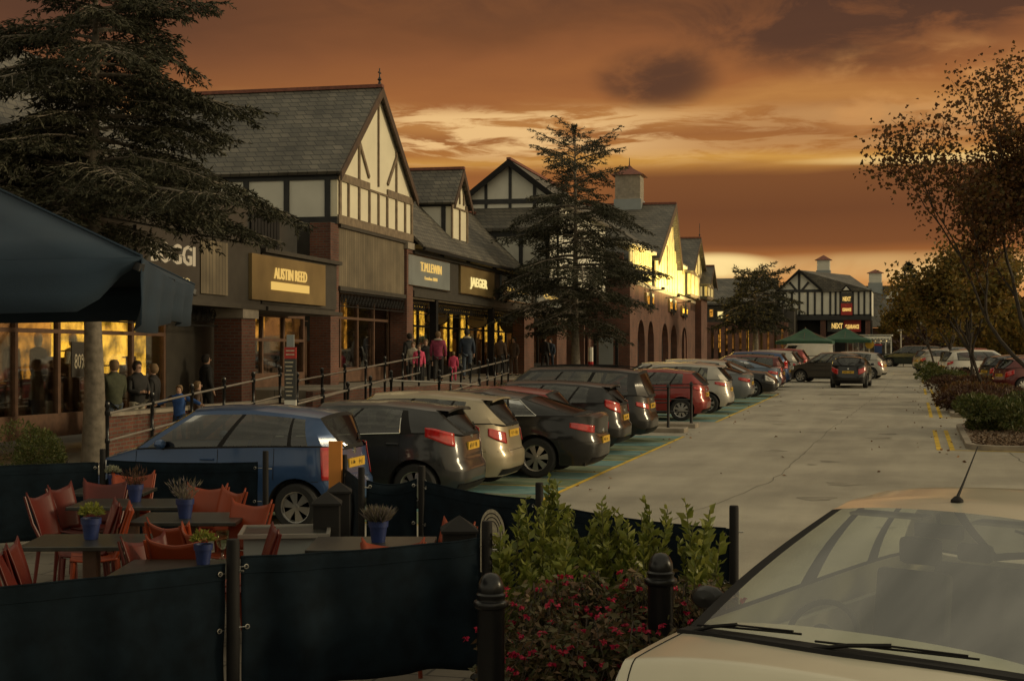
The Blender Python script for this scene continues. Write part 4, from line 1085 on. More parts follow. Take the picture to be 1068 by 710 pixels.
for a,b,lab,mt in ((426,469.5,'grey fascia sign lettered T.M.LEWIN in glowing gold','sign_grey'),(480.5,516,'gold fascia sign lettered JAEGER in glowing letters','sign_gold'),(523.5,554,'pale grey fascia sign right of JAEGER, half behind the cedar','sign_grey'),(560,587,'pale grey fascia sign at the right end, over the last bay','sign_grey')):
    y0,y1=by(a+.3,FX+.05),by(b,FX+.05)
    sg=bthing('shop_sign',lab,'sign',-14.9,(y0+y1)/2,4.05,'signs along the arcade fascia')
    m=BM(); m.box(-14.95,y0,4.08,-14.86,y1,5.2); m.build('board',M[mt],sg)
    m=BM(); 
    for q in ((y0,4.08,y1,4.12),(y0,5.16,y1,5.2)): m.box(-14.86,q[0],q[1],-14.84,q[2],q[3])
    m.build('edging',M['chrome'],sg)
    L=y1-y0
    if 'LEWIN' in lab:
        text('T.M.LEWIN',.46,(-14.85,y0+L*.27,4.66),'+x',M['lit_letter2'],sg,width=L*.5); text('London 1898',.17,(-14.85,y0+L*.37,4.38),'+x',M['lit_letter2'],sg,width=L*.3,depth=.01)
    elif 'JAEGER in' in lab: text('JAEGER',.50,(-14.85,y0+L*.26,4.45),'+x',M['lit_letter'],sg,width=L*.5,bold=.012)
    elif 'right of' in lab: text('National Trust',.30,(-14.85,y0+L*.18,4.5),'+x',M['lit_letter2'],sg,width=L*.7)
    else: text('Clarks',.34,(-14.85,y0+L*.25,4.5),'+x',M['lit_letter2'],sg,width=L*.55)
for px,lab in ((456,'dark pier right of the first oval sign'),(515,'dark pier beneath the JAEGER sign end')):
    y=by(px,FX); t=bthing('arcade_post','slim black '+lab.replace('dark pier','arcade post'),'post',-15,y,.75,'black posts of the arcade')
    m=BM(); m.box(-15.15,y-.14,.75,-14.9,y+.14,3.7); m.build('shaft',M['black_matt'],t); m=BM(); m.box(-15.2,y-.2,.75,-14.85,y+.2,1.0); m.build('base',M['black_matt'],t)
arcade_pier(-14.86,by(546,FX),by(556,FX),.6,3.7,'brick pier under the third fascia sign',.55)
arcade_pier(-14.86,by(580,FX),by(590,FX),.6,3.7,'brick pier under the last fascia sign, behind the cedar trunk',.55)
hanging_sign(by(456,-15.6),3.12,-15.6,'first oval hanging sign on the arcade, under T.M.LEWIN',.82,.52)
hanging_sign(by(497.5,-15.6),3.14,-15.6,'second oval hanging sign on the arcade, under JAEGER',.88,.56)
hanging_sign(by(532,-15.6),3.15,-15.6,'dark oval sign hung under the third fascia sign',.95,.8,'sign_dark')
hanging_sign(by(158,-14.5),2.62,-14.5,'dark oval sign hung low beside the parasol edge',1.1,.6,'sign_dark')
# dormer D1
D0,D1_=by(470.5,-15.3),by(487,-15.3)
dm=b2; gable(dm,D0,D1_,-15.3,-17.6,6.05,7.72,8.95,posts=(.5,),ov=.18,sill=.12,brace=False,side_posts=2.2,name_roof='dormer_roof')
# D2: cross gable block facing the camera, ridge along the street
d2=bthing('timbered_gable','black and white timbered gable rising behind the arcade roof, left of the cedar','building',-15.8,66,5)
def cross_gable(root,xc,hw,y0,y1,z0,ze,za,posts=6,ov=.35,roof='slate'):
    slope=(za-ze)/hw
    m=BM(); m.prism([(xc-hw,y0,z0),(xc+hw,y0,z0),(xc+hw,y0,ze),(xc,y0,za),(xc-hw,y0,ze)],(0,.2,0)); m.box(xc-hw,y0+.2,z0,xc-hw+.2,y1,ze); m.box(xc+hw-.2,y0+.2,z0,xc+hw,y1,ze); m.build('wall',M['render_wall'],root)
    m=BM(); th=.12
    for s in (-1,1):
        m.prism([(xc,y0-ov,za),(xc+s*(hw+ov),y0-ov,ze-ov*slope),(xc+s*(hw+ov),y0-ov,ze-ov*slope+th),(xc,y0-ov,za+th)],(0,y1-y0+ov*2,0))
    m.build('roof',M[roof],root)
    m=BM()
    for s in (-1,1): m.prism([(xc,y0-ov-.003,za-.2),(xc+s*(hw+ov),y0-ov-.003,ze-ov*slope-.2),(xc+s*(hw+ov),y0-ov-.003,ze-ov*slope+th),(xc,y0-ov-.003,za+th+.02)],(0,-.05,0))
    m.build('bargeboard',M['black_matt'],root)
    m=BM(); yy=y0-.003
    m.box(xc-hw,yy-.05,ze-.12,xc+hw,yy,ze+.10); m.box(xc-hw,yy-.05,z0,xc+hw,yy,z0+.2)
    for k in range(posts+1):
        x=xc-hw+2*hw*k/posts; x=min(max(x,xc-hw+.08),xc+hw-.08); m.box(x-.07,yy-.045,z0+.2,x+.07,yy,ze-.12)
    for f in (-.5,0,.5):
        m.box(xc+hw*f-.07,yy-.045,ze+.1,xc+hw*f+.07,yy,za-abs(f)*hw*slope-.08)
    m.build('timber_frame',M['timber_black'],root)
    m=BM(); m.box(xc-.1,y0-ov,za+th-.02,xc+.1,y1+ov,za+th+.1); m.build('ridge_tiles',M['ridge'],root)
a=by(489,0.001) if False else None
cross_gable(d2,-15.75,2.35,66,79,5.0,8.95,10.75,4)
m=BM(); m.prism([(-18.8,64.2,7.4),(-13.3,64.2,7.4),(-13.3,65.9,8.5),(-18.8,65.9,8.5)],(0,0,.12)); m.build('skirt_roof',M['slate'],d2)
m=BM(); m.box(-18.7,64.4,5.0,-13.5,65.9,7.38); m.build('lower_wall',M['render_wall'],d2)
m=BM(); 
for k in range(5): m.box(-18.7+k*1.25,64.34,5.0,-18.52+k*1.25,64.395,7.3)
m.box(-18.75,64.33,7.15,-13.45,64.395,7.38); m.build('lower_frame',M['timber_black'],d2)
# recessed lobby between B2 and B3
FX3=-12.6
Y3a,Y3b=by(657,FX3),by(736,FX3)
lb=bthing('shop_lobby','dark recessed shop entrance behind the middle cedar trunk','building',-15,(Y1+Y3a)/2,0)
m=BM(); m.box(-16,Y1,3.7,-15.2,Y3a,5.2); m.build('fascia',M['brick'],lb); m=BM(); m.prism([(-14.9,Y1,5.0),(-14.9,Y1,5.15),(-19,Y1,8.2),(-19,Y1,8.0)],(0,Y3a-Y1,0)); m.build('roof',M['slate'],lb)
shopfront(lb,-15.8,Y1+.1,Y3a-.2,.5,3.7,7,[None,None,'lit_dim',None,None,'lit_amber','lit_dim'],1.6,frame='black_matt')
m=BM(); m.box(-14.9,by(612,-14.9),.5,-14.8,by(622,-14.9),3.0); m.build('door_canopy_post',M['brick'],lb)
# --- B3: brick arcade with bright boarded gable and cupola
b3=bthing('brick_arcade_building','red brick block with arches, floodlit pale boarded gable and a roof cupola','building',-14,(Y3a+Y3b)/2,0)
f=lambda y: -fall(y)
def zB(px,py,off):  # pre-fall height of a photo point on a front plane
    a=lat(px); d=off/(-bs+bc*a); y=d*(bc+bs*a); return EYE-(py-HOR)*d/FPX-fall(y)
zbt=zB(686,302,FX3)
ya,yb_,yc_=by(657,FX3),by(684,FX3),by(719,FX3)
ym0,ym1=by(684,FX3),by(706,FX3)
arches=[(665,672.5,333),(675.5,682,334.5),(690,697,337),(699.5,706,338.5),(711,716.5,341)]
m=BM()
def arch_wall(m,x,y0,y1,z0,z1,ar,th=.4):
    """wall split round pointed-round arches"""
    cur=y0
    for (p0,p1,py) in ar:
        a0,a1=by(p0,x),by(p1,x); zt_=zB((p0+p1)/2,py,x); r=(a1-a0)/2; zs=zt_-min(r*1.3,1.4); n=8
        m.box(x-th,cur,z0,x,a0,z1)
        for k in range(n):
            t0,t1=PI*k/n,PI*(k+1)/n
            yA,yB=a0+r-r*math.cos(t0),a0+r-r*math.cos(t1); zA,zB_=zs+(zt_-zs)*math.sin(t0),zs+(zt_-zs)*math.sin(t1)
            m.prism([(x,yA,zA),(x,yB,zB_),(x,yB,z1),(x,yA,z1)],(-th,0,0))
        cur=a1
    m.box(x-th,cur,z0,x,y1,z1)
arch_wall(m,FX3,ya,Y3b,-.6,zbt,arches); m.build('brick_wall',M['brick'],b3)
m=BM(); m.box(-19,ya-.0,-.6,FX3-.4,ya+.3,zbt+1.6); m.build('end_wall',M['brick'],b3)
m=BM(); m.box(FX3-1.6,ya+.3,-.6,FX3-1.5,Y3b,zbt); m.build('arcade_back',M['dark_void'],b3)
for k,(p0,p1,_) in enumerate(arches):
    m=BM(); a0,a1=by(p0,FX3),by(p1,FX3); m.tube([(FX3-.2,(a0+a1)/2,.2),(FX3-.2,(a0+a1)/2,2.6)],.03,6); m.box(FX3-.22,a0,1.0,FX3-.18,a1,1.05); m.build('arch_railing',M['iron'],b3)
# pale boarding panels
mat('boarding',(.80,.68,.36),.75,var=.28,sc=2.5,bump=.3)
def boards(y0,y1,z0a,z1a,z0b=None,z1b=None):
    m=BM(); n=max(2,int((y1-y0)/.45)); z0b=z0a if z0b is None else z0b; z1b=z1a if z1b is None else z1b
    for k in range(n):
        a=y0+(y1-y0)*k/n; b=y0+(y1-y0)*(k+1)/n; f=(k+.5)/n
        m.box(FX3-.1,a+.02,z0a+(z0b-z0a)*f,FX3-.02-(k%2)*.02,b-.02,z1a+(z1b-z1a)*f)
    m.build('boarding',M['boarding'],b3)
zp0=zB(670,294,FX3); zp1=zB(670,261,FX3)
boards(ya+.2,by(680.5,FX3),zp0,zp1)
m=BM(); m.box(FX3-.5,ya,zp0-.3,FX3+.05,Y3b,zp0-.05); m.build('string_course',M['stone'],b3)
m=BM(); m.box(FX3-1.0,ya,zp1,FX3+.25,by(681,FX3),zp1+.18); m.build('gutter',M['cream'],b3)
zg0=zB(690,300,FX3); yG0,yG1=by(684,FX3),by(706.5,FX3); ygc=by(697,FX3-.2); zga=zB(697,213,FX3)
zge=zB(684,264,FX3); zge2=zB(706,279,FX3)
# gable front built from vertical boards
m=BM(); n=16
for k in range(n):
    a=yG0+(yG1-yG0)*k/n; b=yG0+(yG1-yG0)*(k+1)/n; yc=(a+b)/2
    zz=zge+(zga-zge)*(yc-yG0)/(ygc-yG0) if yc<ygc else zge2+(zga-zge2)*(yG1-yc)/(yG1-ygc)
    if k in (8,): 
        m.box(FX3-.1,a,zg0,FX3,b,zg0+.3); m.box(FX3-.1,a,zg0+(zga-zg0)*.52,FX3,b,zz-.1)
    else: m.box(FX3-.1,a+.03,zg0-.2,FX3-(k%2)*.03,b-.03,zz-.1)
m.build('gable_boarding',M['boarding'],b3)
a=yG0+(yG1-yG0)*8/16; m=BM(); m.box(FX3-.25,a,zg0+.3,FX3-.15,a+(yG1-yG0)/16,zg0+(zga-zg0)*.52); m.build('slit_window',M['dark_void'],b3)
m=BM(); X0=FX3+.35; xb=-22
for (ye,ze_) in ((yG0-1.2,zge-1.2*(zga-zge)/(ygc-yG0)),(yG1+.3,zge2-.2)):
    m.prism([(X0,ygc,zga+.02),(X0,ye,ze_),(X0,ye,ze_+.15),(X0,ygc,zga+.2)],(xb-X0,0,0))
m.build('roof',M['slate'],b3)
m=BM()
for (ye,ze_) in ((yG0-1.2,zge-1.2*(zga-zge)/(ygc-yG0)),(yG1+.3,zge2-.2)):
    m.prism([(X0+.003,ygc,zga-.35),(X0+.003,ye,ze_-.3),(X0+.003,ye,ze_+.17),(X0+.003,ygc,zga+.25)],(.06,0,0))
m.build('bargeboard',M['barge'],b3)
m=BM(); m.box(xb,ygc-.15,zga+.15,X0+.05,ygc+.15,zga+.3); m.build('ridge_tiles',M['ridge'],b3)
m=BM(); m.prism([(FX3+.2,ya,zp1+.15),(FX3+.2,ya,zp1+.28),(-19,ya,zp1+4.6),(-19,ya,zp1+4.45)],(0,yG0-ya,0)); m.build('main_roof',M['slate'],b3)
boards(yG1+.4,by(718.5,FX3),zB(712,307,FX3),zB(712,280,FX3))
m=BM(); m.box(FX3-1,yG1+.3,zB(712,280,FX3),FX3+.2,by(719.5,FX3),zB(712,280,FX3)+.2); m.build('gutter',M['cream'],b3)
m=BM(); m.prism([(FX3+.2,yG1,zB(712,280,FX3)+.2),(FX3+.2,yG1,zB(712,280,FX3)+.3),(-19,yG1,zga-1),(-19,yG1,zga-1.1)],(0,Y3b-yG1,0)); m.build('rear_roof',M['slate'],b3)
m=BM(); m.box(FX3-.1,by(720,FX3),zB(725,312,FX3)-1,FX3,Y3b,zB(725,290,FX3)); m.build('upper_wall',M['fascia'],b3)
# lit box signs on the brick
for k,(p0,p1,pt,pb) in enumerate(((672,680,306,321.5),(696.5,703.5,312.5,325.5),(709.5,715.5,319.5,329.5))):
    y0,y1=by(p0,FX3),by(p1,FX3); z0,z1=zB((p0+p1)/2,pb,FX3),zB((p0+p1)/2,pt,FX3)
    sg=bthing('box_sign',['square lit sign, first along the brick arches','square lit sign, middle of three on the brick arches','small lit sign, last on the brick arches'][k],'sign',FX3,(y0+y1)/2,z0,'lit square signs on the brick block')
    m=BM(); m.box(FX3,y0,z0,FX3+.15,y1,z1); m.build('case',M['sign_gold'],sg); m=BM(); m.box(FX3+.15,y0+.25,z0+.2,FX3+.17,y1-.25,z1-.2); m.build('face',M['lit_amber'] if k<2 else M['lit_yellow'],sg)
    m=BM(); yy,zz=(y0+y1)/2,(z0+z1)/2; m.lathe([(0,0),(.36*(y1-y0)*.5,0),(.36*(y1-y0)*.5,.03),(0,.03)],(FX3+.17,yy,zz),14,0,'x'); m.box(FX3+.17,y0+.5,zz-.45,FX3+.2,y1-.5,zz-.25); m.build('emblem',M['black_matt'],sg)
def cupola(root,xc,yc,z0,w,h,hr,base=.6,wall='stone'):
    m=BM(); m.box(xc-w/2-.08,yc-w/2-.08,z0-base-1.2,xc+w/2+.08,yc+w/2+.08,z0); m.build('cupola_base',M['sign_grey'],root)
    m=BM(); m.box(xc-w/2,yc-w/2,z0,xc+w/2,yc+w/2,z0+h); 
    for k in range(9):
        zz=z0+h*.12+k*h*.085; m.box(xc-w/2-.02,yc-w/2-.02,zz,xc+w/2+.02,yc+w/2+.02,zz+h*.03)
    m.build('cupola_louvres',M[wall],root)
    m=BM(); e=w/2+.28; z=z0+h; m.add([(xc-e,yc-e,z),(xc+e,yc-e,z),(xc+e,yc+e,z),(xc-e,yc+e,z),(xc-w*.18,yc-w*.18,z+hr*.62),(xc+w*.18,yc-w*.18,z+hr*.62),(xc+w*.18,yc+w*.18,z+hr*.62),(xc-w*.18,yc+w*.18,z+hr*.62),(xc,yc,z+hr)],
        [(3,2,1,0),(0,1,5,4),(1,2,6,5),(2,3,7,6),(3,0,4,7),(4,5,8),(5,6,8),(6,7,8),(7,4,8)]); m.build('cupola_roof',M['ridge'],root)
    m=BM(); m.tube([(xc,yc,z+hr-.1),(xc,yc,z+hr+.5)],[.05,.02],6); m.build('cupola_finial',M['iron'],root)
# cupola on the ridge: photo x 641..671, y 230..172
def at_line(px,py,y):   # point at building-frame y
    a=lat(px); d=y/(bc+bs*a); return d*(-bs+bc*a), EYE-(py-HOR)*d/FPX-fall(y), d
x_,z_,d_=at_line(656.5,209,ygc); _,z2,_=at_line(656.5,184,ygc); _,z3,_=at_line(656.5,172,ygc)
cupola(b3,x_,ygc,z_,26/FPX*d_,z2-z_,z3-z2,base=.6)
# floodlights at the foot of the bright gable
for k,(y,z) in enumerate(((ya+8,zp0),(yG0+5,zg0-.2),(yG0+12,zg0-.3),(yG1+6,zB(712,307,FX3)))):
    fl=bthing('floodlight',['floodlight under the first boarded panel','floodlight at the left foot of the bright gable','floodlight at the right foot of the bright gable','floodlight under the far boarded panel'][k],'floodlight',FX3+.9,y,z,'floodlights washing the boarded gable')
    m=BM(); m.box(FX3+.8,y-.2,z-.35,FX3+1.0,y+.2,z-.2); m.tube([(FX3,y,z-.4),(FX3+.85,y,z-.35)],.03,6); m.build('housing',M['black_matt'],fl)
    ld=bpy.data.lights.new('lamp','AREA'); ld.shape='RECTANGLE'; ld.size=[13,7,7,9][k]; ld.size_y=.25; ld.energy=[420,420,420,260][k]; ld.color=(1,.74,.26)
    lo=bpy.data.objects.new('lamp',ld); C.objects.link(lo); P0=Vector(b2w((FX3+1.5,y,z-.10))); T0=Vector(b2w((FX3,y,z+2.4)))
    lo.parent=fl; lo.location=P0-fl.location; dz=-(T0-P0).normalized(); yx=Vector(b2w((0,1,0)))-Vector(b2w((0,0,0))); yx=(yx-dz*yx.dot(dz)).normalized(); lo.rotation_euler=Matrix((yx,dz.cross(yx),dz)).transposed().to_euler()
# --- B4, B5: two further gables
b4=bthing('far_gabled_shop','second dark gabled shop beyond the bright gable, thin lit gable edge','building',-14,Y3b+6,0)
g0=Y3b+.2; FX4=-12.2
y0,y1=by(720,FX4),by(733.5,FX4); yc4=(y0+y1)/2
gable(b4,y0,y1,FX4,-24,zB(722,310,FX4),zB(726,285,FX4),zB(729.5,252,FX4),wall='boarding',beam='timber_tan',posts=(.3,.7),brace=False,ov=.3,side_posts=3)
finial(b4,FX4+.2,yc4,zB(729.5,252,FX4)+.2,1.1)
m=BM(); m.box(-20,y0+.3,-2,FX4-.5,y1-.3,zB(722,310,FX4)); m.build('lower_wall',M['brick'],b4)
b5=bthing('far_gabled_shop','small farthest gabled shop next to the bright sky','building',-12,y1+8,0)
FX5=-11.6; y0,y1=by(737.5,FX5),by(744,FX5)
gable(b5,y0,y1,FX5,-22,zB(739,312,FX5),zB(740,297,FX5),zB(742,280,FX5),wall='boarding',posts=(.5,),brace=False,ov=.3,side_posts=3)
m=BM(); m.box(-20,y0+.3,-3,FX5-.5,y1-.3,zB(739,312,FX5)); m.build('lower_wall',M['brick'],b5)
# --- far wing closing the street on the left (world frame from here)
YW=142.0
def wx(px,Y=YW): return at_y(px,Y)[0]
def wz(px,py,Y=YW): return EYE-(py-HOR)*at_y(px,Y)[1]/FPX
def wdt(px,Y=YW): return at_y(px,Y)[1]
wg=thing('far_shop_range','long dark slate roofed range of lit shops closing the left side of the street','building',(wx(780),YW,-1))
x0,x1=wx(716),wx(828); 
def WBox(mm,px0,py0,px1,py1,Y,th=.3): mm.box(wx(px0,Y),Y,wz(px0,py1,Y),wx(px1,Y),Y+th,wz(px0,py0,Y))
m=MB(); m.box(x0,YW+.5,-3,x1,YW+9,wz(780,322)); m.build('wall',M['fascia'],wg)
m=MB(); zt_=wz(780,318); zr_=wz(780,288); m.prism([(x0,YW-.6,zt_),(x0,YW-.6,zt_+.2),(x0,YW+5,zr_),(x0,YW+10,zt_)],(x1-x0-2,0,0)); m.build('roof',M['slate'],wg)
m=MB(); m.box(x0,YW,wz(780,336),x1-1,YW+.5,wz(780,320)); m.build('fascia',M['fascia'],wg)
rnd=random.Random(5)
sgn=[(733,3.2,321,329,'lit_letter'),(742,3,323,330,'lit_amber'),(751.5,5.5,325,332,'lit_letter'),(760,4,328,335,'lit_amber'),(766.5,3,331,336,'lit_letter')]
for k,(px,w_,p0,p1,mt_) in enumerate(sgn):
    sg=thing('box_sign','glowing far shop sign, number %s along the left range'%['one','two','three','four','five'][k] if False else ['tall glowing sign nearest the far gables','dim amber sign between two bright far signs','wide bright sign in the middle of the far range','amber sign right of the wide bright far sign','small bright sign last on the far range'][k],'sign',(wx(px),YW-.1,wz(px,p1)),0,'glowing signs on the far range')
    m=MB(); m.box(wx(px-w_/2),YW-.16,wz(px,p1),wx(px+w_/2),YW-.01,wz(px,p0)); m.build('face',M[mt_],sg)
    m=MB(); m.box(wx(px-w_/2)-.1,YW-.13,wz(px,p1)-.1,wx(px+w_/2)+.1,YW-.0,wz(px,p0)+.1); m.build('case',M['sign_gold'],sg)
px=722
while px<822:
    w_=rnd.uniform(1.2,3.2); l=rnd.choice(['lit_yellow','lit_amber','lit_dim','lit_dim','lit_amber','lit_dim'])
    m=MB(); a,b=wz(px,rnd.uniform(362,368)),wz(px,rnd.uniform(341,349)); m.box(wx(px),YW+.30,a,wx(px+w_),YW+.45,b); m.build('lit_window',M[l],wg)
    px+=w_+rnd.uniform(1.2,4)
m=MB(); px=720
while px<826: m.box(wx(px)-.2,YW-1.6,-3,wx(px)+.2,YW-1.2,wz(px,336)); px+=7.2
m.box(x0,YW-1.7,wz(780,339),x1-1,YW-1.1,wz(780,336)); m.build('colonnade',M['brick'],wg)
# --- Next building
YN=146.0
nb=thing('timbered_building','black and white half timbered building with red NEXT signs at the end of the street','building',(wx(862,YN),YN,-1))
X=lambda px: wx(px,YN)
Z=lambda py: EYE-(py-HOR)*wdt(862,YN)/FPX
zb_,ze_,za_=Z(329),Z(303),Z(283.5)
m=MB(); m.box(X(812),YN,zb_,X(908.5),YN+9,ze_); m.prism([(X(812),YN,ze_),(X(856),YN,ze_),(X(834),YN,za_)],(0,.3,0)); m.build('upper_wall',M['render_wall'],nb)
m=MB(); t=-.08
m.box(X(812),YN+t,zb_-.45,X(909),YN-.003,zb_+.12); m.box(X(814),YN+t-.005,ze_-.15,X(909),YN-.003,ze_+.12)
for px in (812.8,817,826,833.7,842.5,849.8,857.5,866,871.5,876.5,889.5,895.5,901.5,908): m.box(X(px)-.10,YN+t,zb_,X(px)+.10,YN-.003,ze_)
m.box(X(833.5)-.12,YN+t,ze_,X(833.5)+.12,YN-.003,za_)
def slant(mm,a,b,w,Y,th): 
    a=Vector(a);b=Vector(b);d=(b-a).normalized();n=Vector((-d.y,d.x))*w/2
    mm.prism([(a.x-n.x,Y,a.y-n.y),(b.x-n.x,Y,b.y-n.y),(b.x+n.x,Y,b.y+n.y),(a.x+n.x,Y,a.y+n.y)],(0,th,0))
slant(m,(X(836),ze_),(X(843.5),Z(294)),.22,YN+t-.003,.07); slant(m,(X(831),ze_),(X(823.5),Z(294)),.22,YN+t-.003,.07)
m.build('timber_frame',M['timber_black'],nb)
m=MB(); 
for s,pxe,pye in ((-1,810,306),(1,858,305)): m.prism([(X(833.7),YN-.5,za_),(X(pxe),YN-.5,Z(pye)),(X(pxe),YN-.5,Z(pye)+.3),(X(833.7),YN-.5,za_+.3)],(0,.2,0))
m.build('bargeboard',M['black_matt'],nb)
m=MB(); R1=(X(833.7),YN-.3,za_+.2); R2=(X(833.7),YN+5,za_+.2); R3=(X(884),YN+5,Z(285)); E1=(X(811),YN-.3,Z(305.5)); E2=(X(857),YN-.3,Z(304.5)); E3=(X(909.5),YN-.4,Z(303.5)); E4=(X(909.5),YN+9,Z(303.5)); E5=(X(811),YN+9,Z(305))
m.add([R1,R2,R3,E1,E2,E3,E4,E5],[(0,4,5,2),(0,2,1),(3,0,1,7),(2,5,6),(1,2,6,7)]); m.build('roof',M['slate'],nb)
# small dormer over the sign
m=MB(); m.prism([(X(877.5),YN-.9,Z(303)),(X(888.5),YN-.9,Z(303)),(X(883),YN-.9,Z(297.3))],(0,3,0)); m.build('dormer',M['black_matt'],nb)
m=MB(); m.prism([(X(879.8),YN-.95,Z(303)),(X(886.2),YN-.95,Z(303)),(X(883),YN-.95,Z(299.3))],(0,.04,0)); m.build('dormer_panel',M['render_wall'],nb)
m=MB(); m.box(X(813),YN+1.2,-3,X(908),YN+8,zb_-.4); m.build('lower_wall',M['black_matt'],nb)
m=MB()
for a,b in ((855.5,861),(902.5,907.5)): m.box(X(a),YN+.1,-3,X(b),YN+1.2,zb_-.45)
m.build('brick_pier',M['brick'],nb)
xc_=lambda px: X(px)
def wcup(root,pxc,w,pyb,pyt,pyr,Y):
    xw=wx(pxc,Y); d=wdt(pxc,Y); ww=w/FPX*d; zb=EYE-(pyb-HOR)*d/FPX; zt2=EYE-(pyt-HOR)*d/FPX; zr2=EYE-(pyr-HOR)*d/FPX
    m=MB(); m.box(xw-ww/2-.1,Y-ww/2-.1,zb-1.4,xw+ww/2+.1,Y+ww/2+.1,zb); m.build('cupola_base',M['sign_grey'],root)
    m=MB(); m.box(xw-ww/2,Y-ww/2,zb,xw+ww/2,Y+ww/2,zt2)
    for k in range(6): zz=zb+(zt2-zb)*(.1+k*.15); m.box(xw-ww/2-.03,Y-ww/2-.03,zz,xw+ww/2+.03,Y+ww/2+.03,zz+.06)
    m.build('cupola_louvres',M['render_wall'],root)
    e=ww/2+.25; m=MB(); m.add([(xw-e,Y-e,zt2),(xw+e,Y-e,zt2),(xw+e,Y+e,zt2),(xw-e,Y+e,zt2),(xw,Y,zr2)],[(3,2,1,0),(0,1,4),(1,2,4),(2,3,4),(3,0,4)]); m.build('cupola_roof',M['ridge'],root)
wcup(nb,859,12.5,282,271.5,266,YN+5)
# signs
def wsign(label,px0,py0,px1,py1,Y,mt_,txt=None,tm='lit_letter2',tz=None,th_=None,tx=None,tw=None,size=None):
    t=thing('shop_sign',label,'sign',(wx((px0+px1)/2,Y),Y,EYE-(py1-HOR)*wdt(px0,Y)/FPX),0,'signs on the timbered building')
    k=wdt(px0,Y)/FPX; m=MB(); m.box(wx(px0,Y),Y-.12,EYE-(py1-HOR)*k,wx(px1,Y),Y,EYE-(py0-HOR)*k); m.build('board',M[mt_],t)
    for (s_,a,b,c,d) in txt or (): text(s_,(d-c)*k*1.38,(wx(a,Y),Y-.125,EYE-(d-HOR)*k),'-y',M[tm],t,width=wx(b,Y)-wx(a,Y),frame='W',depth=.015,bold=.03)
wsign('black upper sign reading NEXT over a red panel',877.2,305.5,889,316,YN-.1,'sign_dark',[('NEXT',879,887.5,309.5,313.8)])
wsign('red upper panel reading CLEARANCE below the black NEXT board',877.2,316.3,889,328.5,YN-.1,'red_panel',[('CLEARANCE',878.5,887.8,321.3,324.3)])
wsign('wide black sign reading NEXT over the ground floor',863,331.5,879.8,346,YN+.9,'sign_dark',[('NEXT',867.5,879,337,342.3)])
wsign('red ground floor panel reading CLEARANCE beside NEXT',880,333.5,898,346,YN+.9,'red_panel',[('CLEARANCE',881.5,896,338.5,342.5)])
# --- hall to the right
YH=158.0
hb=thing('slate_roofed_hall','low brick hall with big slate roof, white gablet and cupola right of the timbered building','building',(wx(925,YH),YH,-1))
X2=lambda px: wx(px,YH); Z2=lambda py: EYE-(py-HOR)*wdt(925,YH)/FPX
m=MB(); m.box(X2(896),YH,-4,X2(965),YH+12,Z2(342)); m.build('wall',M['brick'],hb)
m=MB(); m.add([(X2(896),YH-.6,Z2(341)),(X2(966),YH-.6,Z2(341)),(X2(966),YH+6,Z2(311)),(X2(944),YH+6,Z2(309)),(X2(933.5),YH+6,Z2(296)),(X2(896),YH+6,Z2(296)),(X2(896),YH+12,Z2(341)),(X2(966),YH+12,Z2(341))],[(0,1,2,3,4,5),(5,4,3,2,7,6)]); m.build('roof',M['slate'],hb)
m=MB(); m.prism([(X2(922.5),YH+4,Z2(310.5)),(X2(943.5),YH+4,Z2(310.5)),(X2(933.5),YH+4,Z2(297))],(0,2.2,0)); m.build('gablet',M['render_wall'],hb)
m=MB(); slant(m,(X2(944.5),Z2(311.5)),(X2(933.3),Z2(296)),.3,YH+3.8,.2); m.build('bargeboard',M['black_matt'],hb)
m=MB(); n=10; cx_,r=(X2(930)+X2(944))/2,(X2(944)-X2(930))/2
m.prism([(X2(930),YH-.05,-4)]+[(cx_-r*math.cos(PI*k/n),YH-.05,Z2(362)+r*math.sin(PI*k/n)) for k in range(n+1)]+[(X2(944),YH-.05,-4)],(0,.04,0)); m.build('archway',M['dark_void'],hb)
wcup(hb,913,12.5,295,285,281,YH+6)
# green parasols
def parasol(name,label,x,y,z0,w,ztop,zedge,mt,group=None,ribs=8,val=.22,rz=0,valance_sag=.0):
    t=thing(name,label,'parasol',(x,y,z0),0,group); m=MB(); N=8; h=w/2
    ring=[]; K=24
    for k in range(K+1):
        a=2*PI*k/K+rz; c,s=math.cos(a),math.sin(a); q=1/max(abs(math.cos(a-rz)),abs(math.sin(a-rz))); ring.append((c*h*q,s*h*q))
    rows=[]
    for i in range(9):
        f=i/8; rows.append([(x+a*f,y+b*f,z0+ztop+(zedge-ztop)*(f+.10*math.sin(PI*f))) for a,b in ring])
    m.grid(rows); m.build('canopy',M[mt],t,smooth=True,solid=.02)
    m=MB(); m.grid([[(x+a,y+b,z0+zedge) for a,b in ring],[(x+a*1.0,y+b*1.0,z0+zedge-val*(1+.15*math.sin(k*2.1))) for k,(a,b) in enumerate(ring)]]); m.build('valance',M[mt],t,solid=.015)
    m=MB(); m.tube([(x,y,z0),(x,y,z0+ztop+.05)],.035,8); m.lathe([(.0,.08),(.05,.05),(.06,0)],(x,y,z0+ztop),8); m.build('pole',M['wood_brown'],t,smooth=True)
    m=MB(); 
    for k in range(0,K,3): m.bar((x,y,z0+ztop-.08),(x+ring[k][0]*.97,y+ring[k][1]*.97,z0+zedge-.04),.025,.03)
    m.build('ribs',M['wood_brown'],t)
    m=MB(); m.box(x-.4,y-.4,z0,x+.4,y+.4,z0+.1); m.build('base',M['stone'],t,bevel=.02)
    return t
x,d=at_y(840,112); parasol('parasol','left green parasol in front of the timbered building',x,112,-.3,4.2,3.20,2.20,'parasol_green','green café parasols')
